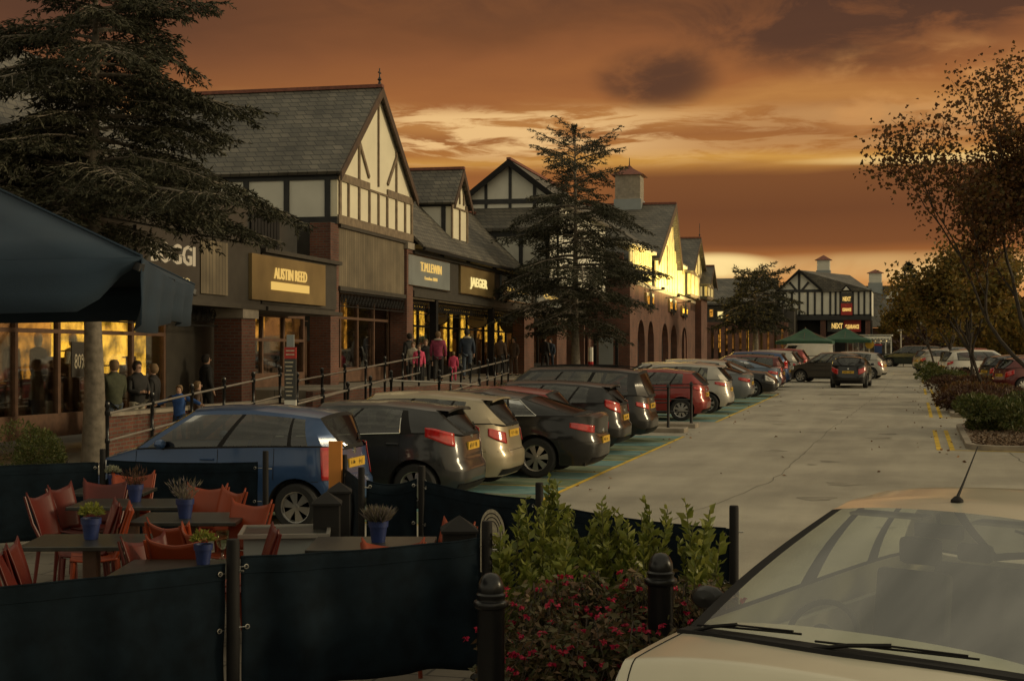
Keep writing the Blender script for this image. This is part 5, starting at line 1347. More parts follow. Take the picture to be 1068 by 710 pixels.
x,d=at_y(882,116); parasol('parasol','right green parasol, in front of the NEXT sign',x,116,-.3,3.9,3.25,2.3,'parasol_green','green café parasols')
# glazed kiosk
YK=118; kx0,kx1=wx(884,YK),wx(929.5,YK); kk=thing('glazed_kiosk','white framed glazed kiosk with scalloped white roof edge beside the green parasols','kiosk',((kx0+kx1)/2,YK,-.3))
zk=lambda py: EYE-(py-HOR)*wdt(905,YK)/FPX
m=MB()
for k in range(9): xx=kx0+(kx1-kx0)*k/8; m.box(xx-.05,YK-.05,-.4,xx+.05,YK+.05,zk(352))
for z in (zk(354.5),zk(356.5),zk(371)): m.box(kx0,YK-.06,z-.03,kx1,YK+.06,z+.03)
m.build('frame',M['white_paint'],kk)
m=MB(); 
for k in range(14):
    a=kx0+(kx1-kx0)*k/14; b=kx0+(kx1-kx0)*(k+1)/14; m.prism([(a,YK-.4,zk(349.5)),(b,YK-.4,zk(349.5)),(b,YK-.4,zk(353)),((a+b)/2,YK-.4,zk(354)),(a,YK-.4,zk(353))],(0,.05,0))
m.box(kx0-.1,YK-.4,zk(350.5),kx1+.1,YK+3,zk(348.8)); m.build('scalloped_roof',M['white_paint'],kk)
m=MB(); m.box(kx0,YK-.02,-.4,kx1,YK-.01,zk(354)); m.build('glazing',M['glass_shop'],kk)
m=MB(); m.box(kx0,YK+2.8,-.4,kx1,YK+2.9,zk(350)); m.build('back_wall',M['fascia'],kk)
m=MB(); 
for k in range(7): xx=kx0+.4+(kx1-kx0-.8)*k/6; m.lathe([(0,-.07),(.07,0),(0,.07)],(xx,YK+.3,zk(355.5)),8)
m.build('string_of_lamps',M['lit_lamp'],kk)
m=MB(); m.box(wx(912,YK),YK-.15,zk(369),wx(920,YK),YK-.08,zk(360)); m.build('blue_notice',M['blue_panel'],kk)
m=MB(); m.box(wx(912,YK),YK-.16,zk(360.3),wx(920,YK),YK-.08,zk(358.5)); m.build('red_notice_strip',M['red_panel'],kk)
m=MB(); m.lathe([(0,-.05),(.35,-.05),(.35,.05),(0,.05)],(wx(907,YK),YK-.1,zk(359)),14,0,'y'); m.build('yellow_roundel',M['plate_yellow'],kk)
# low fence in front of the kiosk
fn=thing('barrier_rail','low dark rail in front of the kiosk','railing',(wx(912,114),114,0))
m=MB(); 
for k in range(7): xx=wx(900,114)+k*.75; m.box(xx-.03,114,0,xx+.03,114.06,.95)
m.box(wx(900,114),114,.9,wx(900,114)+4.6,114.06,.97); m.box(wx(900,114),114,.45,wx(900,114)+4.6,114.06,.5); m.build('rail',M['iron'],fn)
# street lamp near the hall
sl=thing('street_lamp','thin pale lamp post in front of the brick hall','street lamp',(wx(939.5,120),120,0))
m=MB(); xx=wx(939.5,120); m.tube([(xx,120,-.5),(xx,120,3.4)],[.08,.05],8); m.box(xx-.35,119.9,3.3,xx+.35,120.1,3.5); m.box(xx-.25,119.9,2.7,xx+.25,120.1,2.8); m.build('post',M['steel'],sl)
# ---------------------------------------------------------------- trees and planting
def cedar(label, x, y, H, Rf, seed, low=.15, n=46, rt=.2, tuft=.085, dens=1.0, mt='needles', z0=0, lean=0, name='cedar_tree', cat='tree', sub_step=.17, ptr=.8, mtr='trunk_cedar', group=None, amin=None):
    rn=random.Random(seed); t=thing(name,label,cat,(x,y,z0),0,group)
    m=MB(); pts=[(x+lean*k/8+rn.gauss(0,.02),y+rn.gauss(0,.02),z0+H*k/8) for k in range(9)]
    m.tube(pts,[rt*(1-.93*(k/8)**.8) for k in range(9)],10)
    P=[];D=[];S=[]
    def tufts(a,b,step,ln):
        L=(b-a).length; k=max(1,int(L/step)); d=(b-a).normalized()
        for i in range(k):
            p=a.lerp(b,(i+rn.random())/k)
            for q in range(3):
                v=d*.8+Vector((rn.gauss(0,.55),rn.gauss(0,.55),rn.gauss(-.12,.35)))
                P.append(p); D.append(v); S.append(ln*rn.uniform(.7,1.4))
    for i in range(n):
        f=(i+.5)/n; h=low+(1-low)*f**.92; az=i*2.39996+rn.gauss(0,.3)
        Lm=Rf(h)*rn.uniform(.5,1.2)
        if Lm<.15: Lm=.15
        rise=.10+.55*max(0,h-.7)/.3+rn.uniform(-.05,.15); droop=(.30+rn.uniform(-.1,.15))*(1 if h<.75 else .45)*(.6 if low>.4 and h<.5 else 1)
        o=Vector((math.cos(az),math.sin(az),0)); base=Vector((x+lean*h,y,z0+H*h)); pth=[]
        K=9; side=Vector((-o.y,o.x,0)); wob=rn.uniform(-.12,.12)
        for k in range(K+1):
            s=k/K; pth.append(base+o*Lm*s+side*wob*Lm*s*s+Vector((0,0,Lm*(rise*s-droop*s*s+.16*max(0,s-.8)))))
        m.tube(pth,[max(.008,.016*Lm*(1-.9*k/K)) for k in range(K+1)],5,cap=False)
        s=.12
        while s<1:
            k=s*K; a=pth[int(k)].lerp(pth[min(int(k)+1,K)],k-int(k)); d=(pth[min(int(k)+1,K)]-pth[int(k)]).normalized()
            for sg in (1,-1):
                if rn.random()<.1: continue
                sl=(.42*Lm*(1-s)**.75+.16)*rn.uniform(.6,1.2); dd=(d*.75+side*sg*rn.uniform(.55,.95)+Vector((0,0,rn.uniform(-.28,.10)))).normalized()
                mid=a+dd*sl*.55; end=a+dd*sl+Vector((0,0,-sl*rn.uniform(.05,.28)))
                m.tube([a,mid,end],[.010,.007,.003],3,cap=False)
                tufts(a.lerp(mid,.2),mid,.055/dens,tuft); tufts(mid,end,.045/dens,tuft)
                if sl>.5:
                    for q in (.35,.6,.8):
                        for g2 in (1,-1):
                            b=a.lerp(end,q); d2=(dd*.7+Vector((-dd.y,dd.x,0))*g2*.7+Vector((0,0,rn.uniform(-.4,0)))).normalized(); tufts(b,b+d2*sl*.35*rn.uniform(.6,1.2),.05/dens,tuft)
            s+=sub_step/max(Lm,.5)*rn.uniform(.8,1.2)
        tufts(pth[K//2],pth[K],.04/dens,tuft)
    for k in range(6): tufts(Vector(pts[8])-Vector((0,0,.15*k)),Vector(pts[8])+Vector((rn.gauss(0,.1),rn.gauss(0,.1),.1)),.03,tuft)
    m.build('trunk',M[mtr],t,smooth=True)
    leaf_mesh('crown',[tuple(p) for p in P],[tuple(d) for d in D],S,.26,M[mt],t)
    return t
def tabf(tab): return lambda h: interp(tab,h)
# nearest cedar: trunk at x=98, ~27 m away
p=at_z(98,349+2.4*1500/26.5,0)
cedar('big dark cedar with bare pale trunk before the lit left shop',p.x,p.y,10.8,tabf([(0,0),(.30,3.2),(.42,3.5),(.5,3.9),(.58,2.7),(.66,2.9),(.78,2.3),(.9,1.6),(1,.4)]),11,low=.40,n=84,rt=.23,tuft=.11,dens=.72,sub_step=.17)
# middle cedar
p=at_z(598,384,.2); d=(EYE-.2)*1500/(384-349)
s_=1500/62.0; p=on_depth(600,349+2.0*1500/62,62)
cedar('shaggy cedar standing between the pale fascia signs and the bright gable',p.x,p.y,10.9,tabf([(0,0),(.16,2.2),(.26,3.3),(.42,3.9),(.55,3.5),(.7,2.9),(.85,2.3),(.94,1.6),(1,.5)]),23,low=.18,n=86,rt=.22,tuft=.13,dens=.48,z0=p.z,sub_step=.24)
# third cedar, lower and wide
p=on_depth(788,349+2.2*1500/104,104)
cedar('low spreading cedar at the far end of the arcade',p.x,p.y,6.6,tabf([(0,0),(.35,1.8),(.5,3.0),(.7,3.0),(.85,2.8),(1,1.3)]),31,low=.38,n=48,rt=.3,tuft=.24,dens=.30,z0=p.z,mt='needles',sub_step=.4)
# far conifer against the sky
p=on_depth(947,372,170)
cedar('dark far conifer poking above the hall roof',p.x,p.y,10.5,tabf([(0,0),(.3,2.2),(.6,1.9),(.9,1.1),(1,.3)]),37,low=.3,n=40,rt=.3,tuft=.5,dens=.25,z0=0,mt='needles_far',sub_step=.5,name='conifer')
def broadleaf(label,x,y,H,seed,spread,leafm,nleaf,size,trunk_h=.3,rt=.11,name='maple_tree',depth=6,gather=.5,lean=(0,0),z0=0,group=None,up=.55,first=4):
    rn=random.Random(seed); t=thing(name,label,'tree',(x,y,z0),0,group); m=MB(); tips=[]
    def br(p,d,L,r,lev):
        K=4; pts=[p]; q=p.copy(); dd=d.copy()
        for k in range(K):
            dd=(dd+Vector((rn.gauss(0,.13),rn.gauss(0,.13),rn.gauss(.03,.08)))).normalized(); q=q+dd*L/K; pts.append(q.copy())
        m.tube(pts,[r*(1-.35*k/K) for k in range(K+1)],6 if lev<2 else 4,cap=False)
        if lev>=2:
            for k in range(1,K+1): tips.append((pts[k],dd.copy(),lev))
        if lev>=depth: return
        nb=rn.choice((2,3)) if lev else first
        for k in range(nb):
            az=rn.uniform(0,2*PI) if lev else 2*PI*k/nb+rn.gauss(0,.3); sp_=rn.uniform(.35,.8)*(spread if lev<2 else 1)
            ax=Vector((math.cos(az),math.sin(az),0)); nd_=(dd*1+ax*sp_+Vector((0,0,up*.25))).normalized()
            st=pts[-1] if k==0 else pts[rn.choice((2,3,4))]
            br(st,nd_,L*rn.uniform(.62,.86),r*.62,lev+1)
    L0=H*trunk_h; d0=Vector((lean[0],lean[1],1)).normalized()
    br(Vector((x,y,z0)),d0,L0,rt,0)
    m.build('trunk',M['trunk'],t,smooth=True)
    P=[];D=[];S=[]
    w=[tp for tp in tips if tp[2]>=3]
    zmin=z0+H*.36
    for i in range(nleaf):
        p,d,l=w[int(rn.random()*len(w))]
        o=Vector((rn.gauss(0,1),rn.gauss(0,1),rn.gauss(0,1)))*gather*.3
        q=p+o
        if q.z<zmin: continue
        P.append(tuple(q)); D.append((rn.gauss(0,1),rn.gauss(0,1),rn.gauss(-.5,.7))); S.append(size*rn.uniform(.6,1.35))
    leaf_mesh('crown',P,D,S,.8,M[leafm],t,fold=.35)
    return t
p=at_z(1100,349+2.4*1500/34,0); 
broadleaf('half bare autumn maple with rust leaves on the nearest island at the right edge',p.x,p.y,10.0,27,.55,'leaf_autumn',22000,.105,trunk_h=.25,rt=.10,lean=(-.04,0),gather=.8,depth=6,up=1.3,first=5)
GT='small olive and yellow trees along the planted islands'
for px,Y,H,sd,nl,lab in ((1030,53,4.6,5,6500,'olive tree with yellowing leaves over the second island'),(1012,66,4.9,6,6500,'olive brown tree over the third island'),(990,80,5.0,9,5500,'yellow olive tree farther along the islands'),(976,94,5.0,12,5000,'farthest olive tree along the islands')):
    x,d=at_y(px,Y); broadleaf(lab,x,Y,H+.3,sd,.8,'leaf_autumn' if sd==4 else 'leaf_olive',nl,.10*(1+Y/90),trunk_h=.40,rt=.08,gather=.9,depth=4,group=GT,up=.55,first=5,name='small_tree')
# trees and hedge far beyond on the right
def clump(name,label,cat,x,y,z,rx,ry,rz,n,size,mt,group=None,stems=0,shell=.75,seed=1,ext=None):
    rn=random.Random(seed); t=thing(name,label,cat,(x,y,z),0,group)
    P=[];D=[];S=[]; lob=[(rn.uniform(-.6,.6),rn.uniform(-.6,.6),rn.uniform(.15,.75),rn.uniform(.3,.55)) for _ in range(9)]
    for i in range(n):
        a,b,c,r=lob[int(rn.random()*9)]; u=Vector((rn.gauss(0,1),rn.gauss(0,1),rn.gauss(0,1))).normalized(); q=r*(rn.random()**(1/3)*(1-shell)+shell)
        P.append((x+(a+u.x*q)*rx,y+(b+u.y*q)*ry,max(z+.02,z+(c+u.z*q*.7)*rz))); v=u+Vector((rn.gauss(0,.5),rn.gauss(0,.5),rn.gauss(.35,.5))); D.append(tuple(v)); S.append(size*rn.uniform(.6,1.4))
    leaf_mesh('foliage',P,D,S,.45,M[mt],t)
    m=MB()
    for k in range(8): a=rn.uniform(0,6.3); m.tube([(x,y,z),(x+math.cos(a)*rx*.4,y+math.sin(a)*ry*.4,z+rz*.6)],[.03,.01],5)
    m.build('stems',M['trunk'],t); return t
GS='rounded shrubs on the planted islands'
for px,Y,rx,rz,mt,lab,sd in ((1048,36.8,1.25,.85,'leaf_bush','green rounded shrub nearest on the first island',1),(1075,38.3,1.2,.9,'leaf_bush','green shrub at the right edge on the first island',2),
    (1012,46.5,1.5,1.0,'leaf_purple','brown purple shrub at the front of the second island',3),(1038,49,1.7,1.15,'leaf_purple','brown purple shrub farther right on the second island',4),(1020,52,1.6,1.1,'leaf_autumn','rust coloured shrub at the back of the second island',5),
    (1003,62.5,1.6,1.1,'leaf_purple','dark shrub at the front of the third island',6),(1022,65,1.8,1.1,'leaf_autumn','rust shrub at the right of the third island',7),(988,76,1.7,1.2,'leaf_bush','green shrub on the fourth island',8),(1004,79,1.7,1.2,'leaf_purple','purple brown shrub on the fourth island',9),(979,90,1.6,1.2,'leaf_bush','green shrub on the fifth island',10),(990,106,1.9,1.3,'leaf_bush','green shrub on the farthest island',11)):
    x,d=at_y(px,Y); clump('shrub',lab,'shrub',x,Y,.08,rx*(1 if Y<45 else .85),rx,rz*(1.0 if Y<45 else .55),int(5200 if Y<55 else 2600),.07*(1+Y/70),mt,GS,seed=sd)
for k,(px,Y,rx,rz,lab) in enumerate(((1000,150,9,6,'broad dark tree beyond the far cars, left of three'),(1040,140,9,6.5,'broad dark tree beyond the far cars, middle of three'),(1080,132,9,7,'broad dark tree beyond the far cars, at the right edge'))):
    x,d=at_y(px,Y); clump('broad_tree',lab,'tree',x,Y,-.5,rx,4,rz,9000,.55,'leaf_olive' if k!=1 else 'leaf_purple','trees closing the far right side',seed=40+k,shell=.5)
m=None
# bush left behind the screen
p=at_z(52,349+2.4*1500/19.5,0); clump('shrub','round clipped green bush beside the pale cedar trunk, behind the screen','shrub',p.x,p.y,0,.78,.6,1.15,9000,.045,'leaf_bush',seed=21)
# ground cover on the bank in front of the arcade
P=[];D=[];S=[]
for i in range(15000):
    y=random.uniform(31,58); x=random.uniform(-12.6,-10.7)+ (0.3*math.sin(y)); h=.35+.15*math.sin(y*1.7)+.1*math.sin(x*5+y)
    w_=b2w((x,y,0)); P.append((w_[0],w_[1],random.uniform(.02,h+.1))); D.append((random.gauss(0,.6),random.gauss(0,.6),1)); S.append(random.uniform(.05,.14))
tag(leaf_mesh('ground_cover',P,D,S,.4,M['leaf_bush']),'low green ground cover on the bank below the walkway','ground cover',kind='stuff')
m=BM(); m.prism([(-10.6,29,0),(-10.6,60,.6),(-10.6,60,-.2),(-10.6,29,-.2)],(-2.1,0,0)) if False else m.box(-12.9,29,-.3,-10.6,60,.22); tag(m.build('ground_bank',M['soil']),kind='structure')
# ---------------------------------------------------------------- railings
def railing(label,pts,h=1.0,spacing=1.7,group='black posted railings with pale steel rails'):
    """pts: world (x,y,z base)"""
    pts=[Vector(p) for p in pts]; t=thing('railing',label,'railing',pts[0],0,group)
    posts=MB(); tot=0; 
    segs=list(zip(pts,pts[1:])); pp=[]
    for a,b in segs:
        n=max(1,round((b-a).length/spacing))
        for k in range(n): pp.append(a.lerp(b,k/n))
    pp.append(pts[-1])
    for p in pp:
        m=MB(); m.lathe([(.055,0),(.055,.06),(.032,.08),(.032,h*.5-.05),(.045,h*.5-.03),(.045,h*.5+.03),(.032,h*.5+.05),(.032,h-.08),(.048,h-.06),(.048,h-.0),(.03,h+.02),(.03,h+.05),(.05,h+.09),(.04,h+.15),(0,h+.17)],p,9); m.build('post',M['black_gloss'],t,smooth=True)
    for f in (.5,.965):
        m=MB(); m.tube([p+Vector((0,0,h*f)) for p in pts],.022,7); m.build('rail',M['steel'],t,smooth=True)
    return t
def Bp(px,py,X):   # point on building-frame plane X seen at px,py
    a=lat(px); d=X/(-bs+bc*a); return Vector(on_depth(px,py,d))
def base(p,h=1.0): return (p.x,p.y,p.z-h)
railing('ramp railing climbing past the cedar trunk to the left shop windows',[base(Bp(112,429,-12.4)),base(Bp(200,409,-12.4)),base(Bp(292,389.5,-12.4))])
railing('upper ramp railing beside the information post',[base(Bp(310,395.5,-12.3)),base(Bp(437,371,-12.3))])
railing('lower ramp railing in front of the brick wall under the big gable',[base(Bp(308,417.5,-10.9)),base(Bp(408,391,-10.9))],.95)
railing('railing across the ramp landing in front of the arcade',[base(Bp(408,391,-10.9)),base(Bp(458,393,-10.1)),base(Bp(500,396,-9.6))],.9)
railing('ramp railing rising towards the shoppers under JAEGER',[base(Bp(458,390,-10.1)),base(Bp(530,373,-11.7))],.95)
def isl_rail(label,a,b,n=3,h=1.0):
    t=thing('railing',label,'railing',a,0,'black railings on the kerbed gap in the parking row'); a=Vector(a);b=Vector(b)
    for k in range(n): p=a.lerp(b,k/(n-1)); m=MB(); m.lathe([(.05,0),(.035,.05),(.035,h-.02),(.055,h),(.04,h+.06),(0,h+.09)],p,8); m.build('post',M['black_gloss'],t,smooth=True)
    for f in (.3,.62,.93): m=MB(); m.tube([a+Vector((0,0,h*f)),b+Vector((0,0,h*f))],.018,6); m.build('rail',M['iron'],t)
p1=at_z(697,446,.1); p0=Vector((p1.x-3.2,p1.y-.1,.1)); isl_rail('nearer black railing beside the tall black estate',p0,p1); 
p2=at_z(721,441.5,.1); isl_rail('farther black railing in front of the bright red hatchback',Vector((p2.x-3.2,p2.y,.1)),p2)
for Y_ in (p1.y,p2.y):
    k=MB(); k.box(-10,Y_-.35,-.02,p1.x+.45,Y_+.35,.11); tag(k.build('kerb',M['kerb_stone'],None,bevel=.02),kind='structure')
# information post
p=on_depth(303,427,25.5); t=thing('information_post','tall narrow sign post with red head over dark blue text and white foot','sign post',(p.x,p.y,0))
ang=R(YAW)
def ibox(name,py0,py1,mt,w=.205,dx=0,th=.1):
    m=MB(); k=25.5/1500; z1=EYE-(py0-HOR)*k; z0_=EYE-(py1-HOR)*k
    c,s=math.cos(ang),math.sin(ang); m.box(-w/2,-th/2,z0_,w/2,th/2,z1); m.v=[(p.x+(x+dx)*c-y*s,p.y+(x+dx)*s+y*c,z) for x,y,z in m.v]; return m.build(name,M[mt],t,bevel=.004)
m=MB(); m.tube([(p.x,p.y,0),(p.x,p.y,1.2)],.04,8); m.build('post',M['iron'],t)
ibox('foot_panel',417,427,'white_paint'); ibox('text_panel',374,417,'sign_dark'); ibox('red_head',362,374,'red_panel'); ibox('cap_panel',349,362,'sign_grey',.13,dx=0,th=.08)
m=None
for k in range(9): ibox('text_line',377+k*4.3,378.4+k*4.3,'cream_print',w=.15-.05*((k*37)%3)/2,dx=-.02,th=.106)
for k in range(2): ibox('text_line',365+k*4,366.4+k*4,'cream_print',w=.15,th=.106)
# small red and white bollard post & notice frame near the middle cedar
p=on_depth(616,391,66); t=thing('marker_post','small white and red marker post beside the middle cedar trunk','post',(p.x,p.y,p.z)); k=66/1500
m=MB(); m.tube([p,p+Vector((0,0,29*k))],.12,8); m.build('post',M['white_paint'],t); m=MB(); m.tube([p+Vector((0,0,8*k)),p+Vector((0,0,14*k))],.13,8); m.build('red_band',M['lamp_red'],t)
p=on_depth(632,388,70); t=thing('notice_case','dark framed notice case in the recessed entrance behind the cedar','notice case',(p.x,p.y,p.z)); k=70/1500
m=MB(); w=13*k; m.box(p.x-w,p.y-.05,p.z,p.x-w+.15,p.y+.05,p.z+42*k); m.box(p.x+w-.15,p.y-.05,p.z,p.x+w,p.y+.05,p.z+42*k); m.box(p.x-w,p.y-.05,p.z+38*k,p.x+w,p.y+.05,p.z+42*k); m.box(p.x-w,p.y-.05,p.z+4*k,p.x+w,p.y+.05,p.z+7*k); m.build('frame',M['black_matt'],t)
m=MB(); m.box(p.x-w+.25,p.y-.02,p.z+8*k,p.x+w-.25,p.y+.02,p.z+36*k); m.build('notice',M['sign_grey'],t)
# ---------------------------------------------------------------- café terrace
def vpost(label,px,py,ztop=1.10,r=.035,group='black screen posts round the café terrace'):
    p=at_z(px,py,ztop); t=thing('screen_post',label,'post',(p.x,p.y,0),0,group); k=r
    m=MB(); m.lathe([(k,0),(k,ztop-.02),(k*.92,ztop),(0,ztop)],(p.x,p.y,0),14); m.build('shaft',M['black_matt'],t,smooth=True)
    m=MB(); m.lathe([(.12,0),(.12,.015),(.05,.03),(k,.05)],(p.x,p.y,0),14); m.build('foot',M['black_matt'],t)
    m=MB(); m.tube([(p.x,p.y,.90),(p.x+.07,p.y+.01,.90)],.007,5); m.tube([(p.x,p.y,.15),(p.x+.07,p.y+.01,.15)],.007,5); m.build('hook',M['steel'],t)
    return Vector((p.x,p.y,0))
PA=vpost('thick screen post between the two front screens',243,562,r=.042)
PB=vpost('screen post at the right end of the front screens, behind a bollard',508,543,r=.038)
PC=vpost('screen post at the far right corner of the terrace by the road',765.5,527,r=.036)
PD=vpost('screen post rising out of the laurel stems',562.5,503,r=.036)
PE=vpost('screen post behind the lavender pot, beside the dark hatchback',440,485.5,r=.036)
PF=vpost('right hand post of the close pair by the orange board',377,487,r=.033)
PG=vpost('left hand post of the close pair by the orange board',359,474,r=.033)
PH_=vpost('screen post against the blue hatchback door',277,470,r=.033)
PI_=vpost('screen post at the back left, where two rear screens meet',107,468,r=.033)
def panel(label,a,b,sag=.03,z1=.93,z0=.10,seed=1,fold=.03,gap=.05,slump=0,group='dark navy canvas screens round the café terrace'):
    rn=random.Random(seed); a=Vector(a);b=Vector(b); d=(b-a); L=d.length; d.normalize(); n=Vector((-d.y,d.x,0)); a=a+d*gap; b=b-d*gap; L=(b-a).length
    t=thing('canvas_screen',label,'screen',(a+b)/2,0,group); nx=max(12,int(L/.035)); nz=14
    fr=[(rn.uniform(4,16),rn.uniform(0,6.3),rn.uniform(.3,1)) for _ in range(6)]; rows=[]
    for i in range(nx+1):
        u=i/nx; x=u*L; r=[]
        for k in range(nz+1):
            v=k/nz; z=z0+(z1-sag*4*u*(1-u)-z0)*v-slump*u*v*0
            off=sum(math.sin(x*f+ph+v*1.2)*am for f,ph,am in fr)/6*fold*(1.35-v)*2.4+.015*math.sin(v*9+x*3)*(1-v)
            p=a+d*x+n*off; r.append((p.x,p.y,z))
        rows.append(r)
    m=MB(); m.grid(rows); m.build('canvas',M['canvas_navy'],t,smooth='all',solid=.004)
    # hem seam across the top
    m=MB(); m.tube([(r[-1][0],r[-1][1],r[-1][2]) for r in rows[::2]],.007,5); m.build('top_hem',M['canvas_navy'],t)
    m=MB(); m.tube([tuple(Vector(rows[i][nz-1])*0.35+Vector(rows[i][nz-2])*.65-n*.006) for i in range(0,nx+1,2)],.0028,4); m.build('seam',M['canvas_navy'],t)
    for q,sg in ((rows[0],1),(rows[-1],-1)):
        for zi in (nz-1,nz//2,1):
            c_=Vector(q[zi])+d*sg*.035; m=MB(); m.tube([tuple(c_+d*.014*math.cos(w_)+Vector((0,0,.014*math.sin(w_)))-n*.004) for w_ in [PI*j/4 for j in range(9)]],.004,4,cap=False); m.tube([tuple(c_),tuple(c_-d*sg*.085)],.003,4); m.build('eyelet',M['steel'],t)
    return t,a,b,d,n
def logo(t,a,b,d,n,u0,w,z0,z1,side=-1,mt='cream_print'):
    """arched cream emblem printed on a screen, with dark scrollwork"""
    c=a+d*u0; o=n*(side*.035); m=MB(); poly=[]
    def pt(x,z,q=0): p=c+d*x+o*(1+q); return (p.x,p.y,z)
    r=w/2; zz=z1-r; poly=[pt(-r,z0),pt(r,z0)]+[pt(r*math.cos(PI*k/14),zz+r*math.sin(PI*k/14)) for k in range(15)]
    m.prism(poly,tuple(n*side*.002)); m.build('printed_emblem',M[mt],t)
    m=MB()
    for k in range(3): 
        rr=r*(.82-.18*k); m.tube([pt(rr*math.cos(PI*j/12),zz+rr*math.sin(PI*j/12),.08) for j in range(13)],.005,4,cap=False)
    rn=random.Random(int(u0*100))
    for k in range(26):
        x=rn.uniform(-r*.75,r*.75); z=rn.uniform(z0+.03,zz); m.tube([pt(x+.02*math.cos(j*.9),z+.02*math.sin(j*.9)*1.4,.08) for j in range(6)],.004,4,cap=False)
    for s in (-1,1): m.tube([pt(s*r*.85,z0+.02,.08),pt(s*r*.85,zz,.08)],.004,4)
    m.build('printed_scrollwork',M['black_matt'],t)
PL=at_z(-60,619,.945); PL.z=0
s1=panel('front left canvas screen with a hem along the top',PL,PA,.0,z1=.945,seed=3,fold=.055)
s2=panel('front right canvas screen hanging in soft folds',PA,PB,.02,z1=.985,seed=5,fold=.055)
s3=panel('rear left canvas screen under the clipped bush',at_z(-60,474,1.1).xy.to_3d(),PI_,.0,z1=.95,seed=7,fold=.03)
q_=PI_.lerp(PH_,.98)
s4=panel('canvas screen in front of the blue hatchback doors',PI_,q_,.02,z1=.97,seed=8,fold=.05)
s5=panel('narrow canvas screen between the close pair of posts',PG,PF,.0,z1=.95,seed=9,fold=.01)
logo(*s5,.75,.16,.30,.80)
s6=panel('canvas screen between the paired posts and the lavender pot',PF,PE,.05,z1=.97,seed=10,fold=.015)
logo(*s6,.95,.36,.25,.72)
s7=panel('canvas screen with an arched emblem behind the back bollard',PE,PD,.03,z1=.95,seed=11,fold=.012)
logo(*s7,1.25,.40,.2,.80)
s8=panel('long canvas screen behind the laurels, nearest the road',PD,PC,.03,z1=.92,seed=12,fold=.012)
logo(*s8,1.30,.44,.25,.72)
# bollards
def bollard(px,py,r,label):
    p=at_z(px,py,1.04); t=thing('bollard',label,'bollard',(p.x,p.y,0),0,'black cast bollards with ribbed caps')
    m=MB(); m.lathe([(r*1.25,0),(r*1.25,.12),(r*1.08,.16),(r*.98,.2),(r*.98,.84),(r*1.05,.855)],(p.x,p.y,0),28); m.build('shaft',M['black_gloss'],t,smooth=True)
    m=MB(); m.lathe([(r*1.05,.845),(r*1.22,.855),(r*1.28,.87),(r*1.22,.885),(r*1.02,.893),(r*1.0,.905),(r*1.06,.915),(r*1.06,.925),(r*.92,.935),(r*.95,.95),(r*.90,.985),(r*.70,1.02),(r*.42,1.04),(0,1.047)],(p.x,p.y,0),28); m.build('cap',M['black_gloss'],t,smooth=True)
bollard(512,598,.080,'black bollard at the corner of the front screen'); bollard(689,577,.082,'black bollard by the bonnet of the champagne car')
# square dark bins with pyramid tops and orange board
def bin_(px,py,h,w,label):
    p=at_z(px,py,h); t=thing('planter_post',label,'post',(p.x,p.y,0),0,'square dark posts with pyramid caps'); a=R(20); c,s=math.cos(a),math.sin(a)
    def rot(m): m.v=[(p.x+x*c-y*s,p.y+x*s+y*c,z) for x,y,z in m.v]
    m=MB(); m.box(-w/2,-w/2,0,w/2,w/2,h-w*.42); rot(m); m.build('shaft',M['black_matt'],t,bevel=.008)
    e=w/2+.015; z=h-w*.42; m=MB(); m.add([(-e,-e,z-.02),(e,-e,z-.02),(e,e,z-.02),(-e,e,z-.02),(-e,-e,z),(e,-e,z),(e,e,z),(-e,e,z),(0,0,h)],[(3,2,1,0),(0,1,5,4),(1,2,6,5),(2,3,7,6),(3,0,4,7),(4,5,8),(5,6,8),(6,7,8),(7,4,8)]); rot(m); m.build('pyramid_cap',M['black_matt'],t)
bin_(341,512,1.02,.23,'square dark post with pyramid cap in front of the orange board'); bin_(354,502,1.02,.20,'square dark post half behind another, left of the narrow screen'); bin_(479,537,.98,.26,'square dark post with pyramid cap beside the arched emblem')
p=on_depth(350,507,15.5); t=thing('orange_board','plain upright orange board against the blue hatchback tail light','board',(p.x,p.y,p.z)); 
m=MB(); k=15.5/1500; m.box(-6.5*k,-.02,.02,6.5*k,.02,EYE-(460-HOR)*k); m.v=[(p.x+x*math.cos(R(YAW)),p.y+x*math.sin(R(YAW))+y,z) for x,y,z in m.v]; m.build('board',M['orange_board'],t); t.location.z=0
for ch in t.children: ch.location.z=0; 
for ch in t.children:
    for v in ch.data.vertices: v.co.z+=p.z
# tables
def table(label,pxa,pxb,py,z=.74,dpt=.75,rz=0,square=False,group='dark café tables'):
    d=(EYE-z)*FPX/(py-HOR); c=on_depth((pxa+pxb)/2,py,d); w=(pxb-pxa)/FPX*d*.93
    t=thing('cafe_table',label,'table',(0,0,0),0,group)
    m=MB(); m.box(-w/2,-dpt/2,z-.035,w/2,dpt/2,z); m.build('tabletop',M['table_top'],t,bevel=.006)
    m=MB(); m.box(-.06,-.06,.05,.06,.06,z-.035); m.box(-w*.3,-.04,z-.07,w*.3,.04,z-.035); m.build('pedestal',M['wood_brown'],t,bevel=.01)
    m=MB(); m.box(-.26,-.05,0,.26,.05,.05); m.box(-.05,-.26,0,.05,.26,.049); m.build('foot',M['black_matt'],t,bevel=.01)
    t.location=(c.x,c.y,0); t.rotation_euler=(0,0,R(YAW)+R(rz)); return c,t
TA,_=table('nearest dark table with a lime plant, left of the terrace',28,163,563,rz=2); TB,_=table('dark table with a brown heather pot, behind the nearest table',76,200,524); TC,_=table('dark table with a lavender pot, in front of the orange chairs',140,258,539)
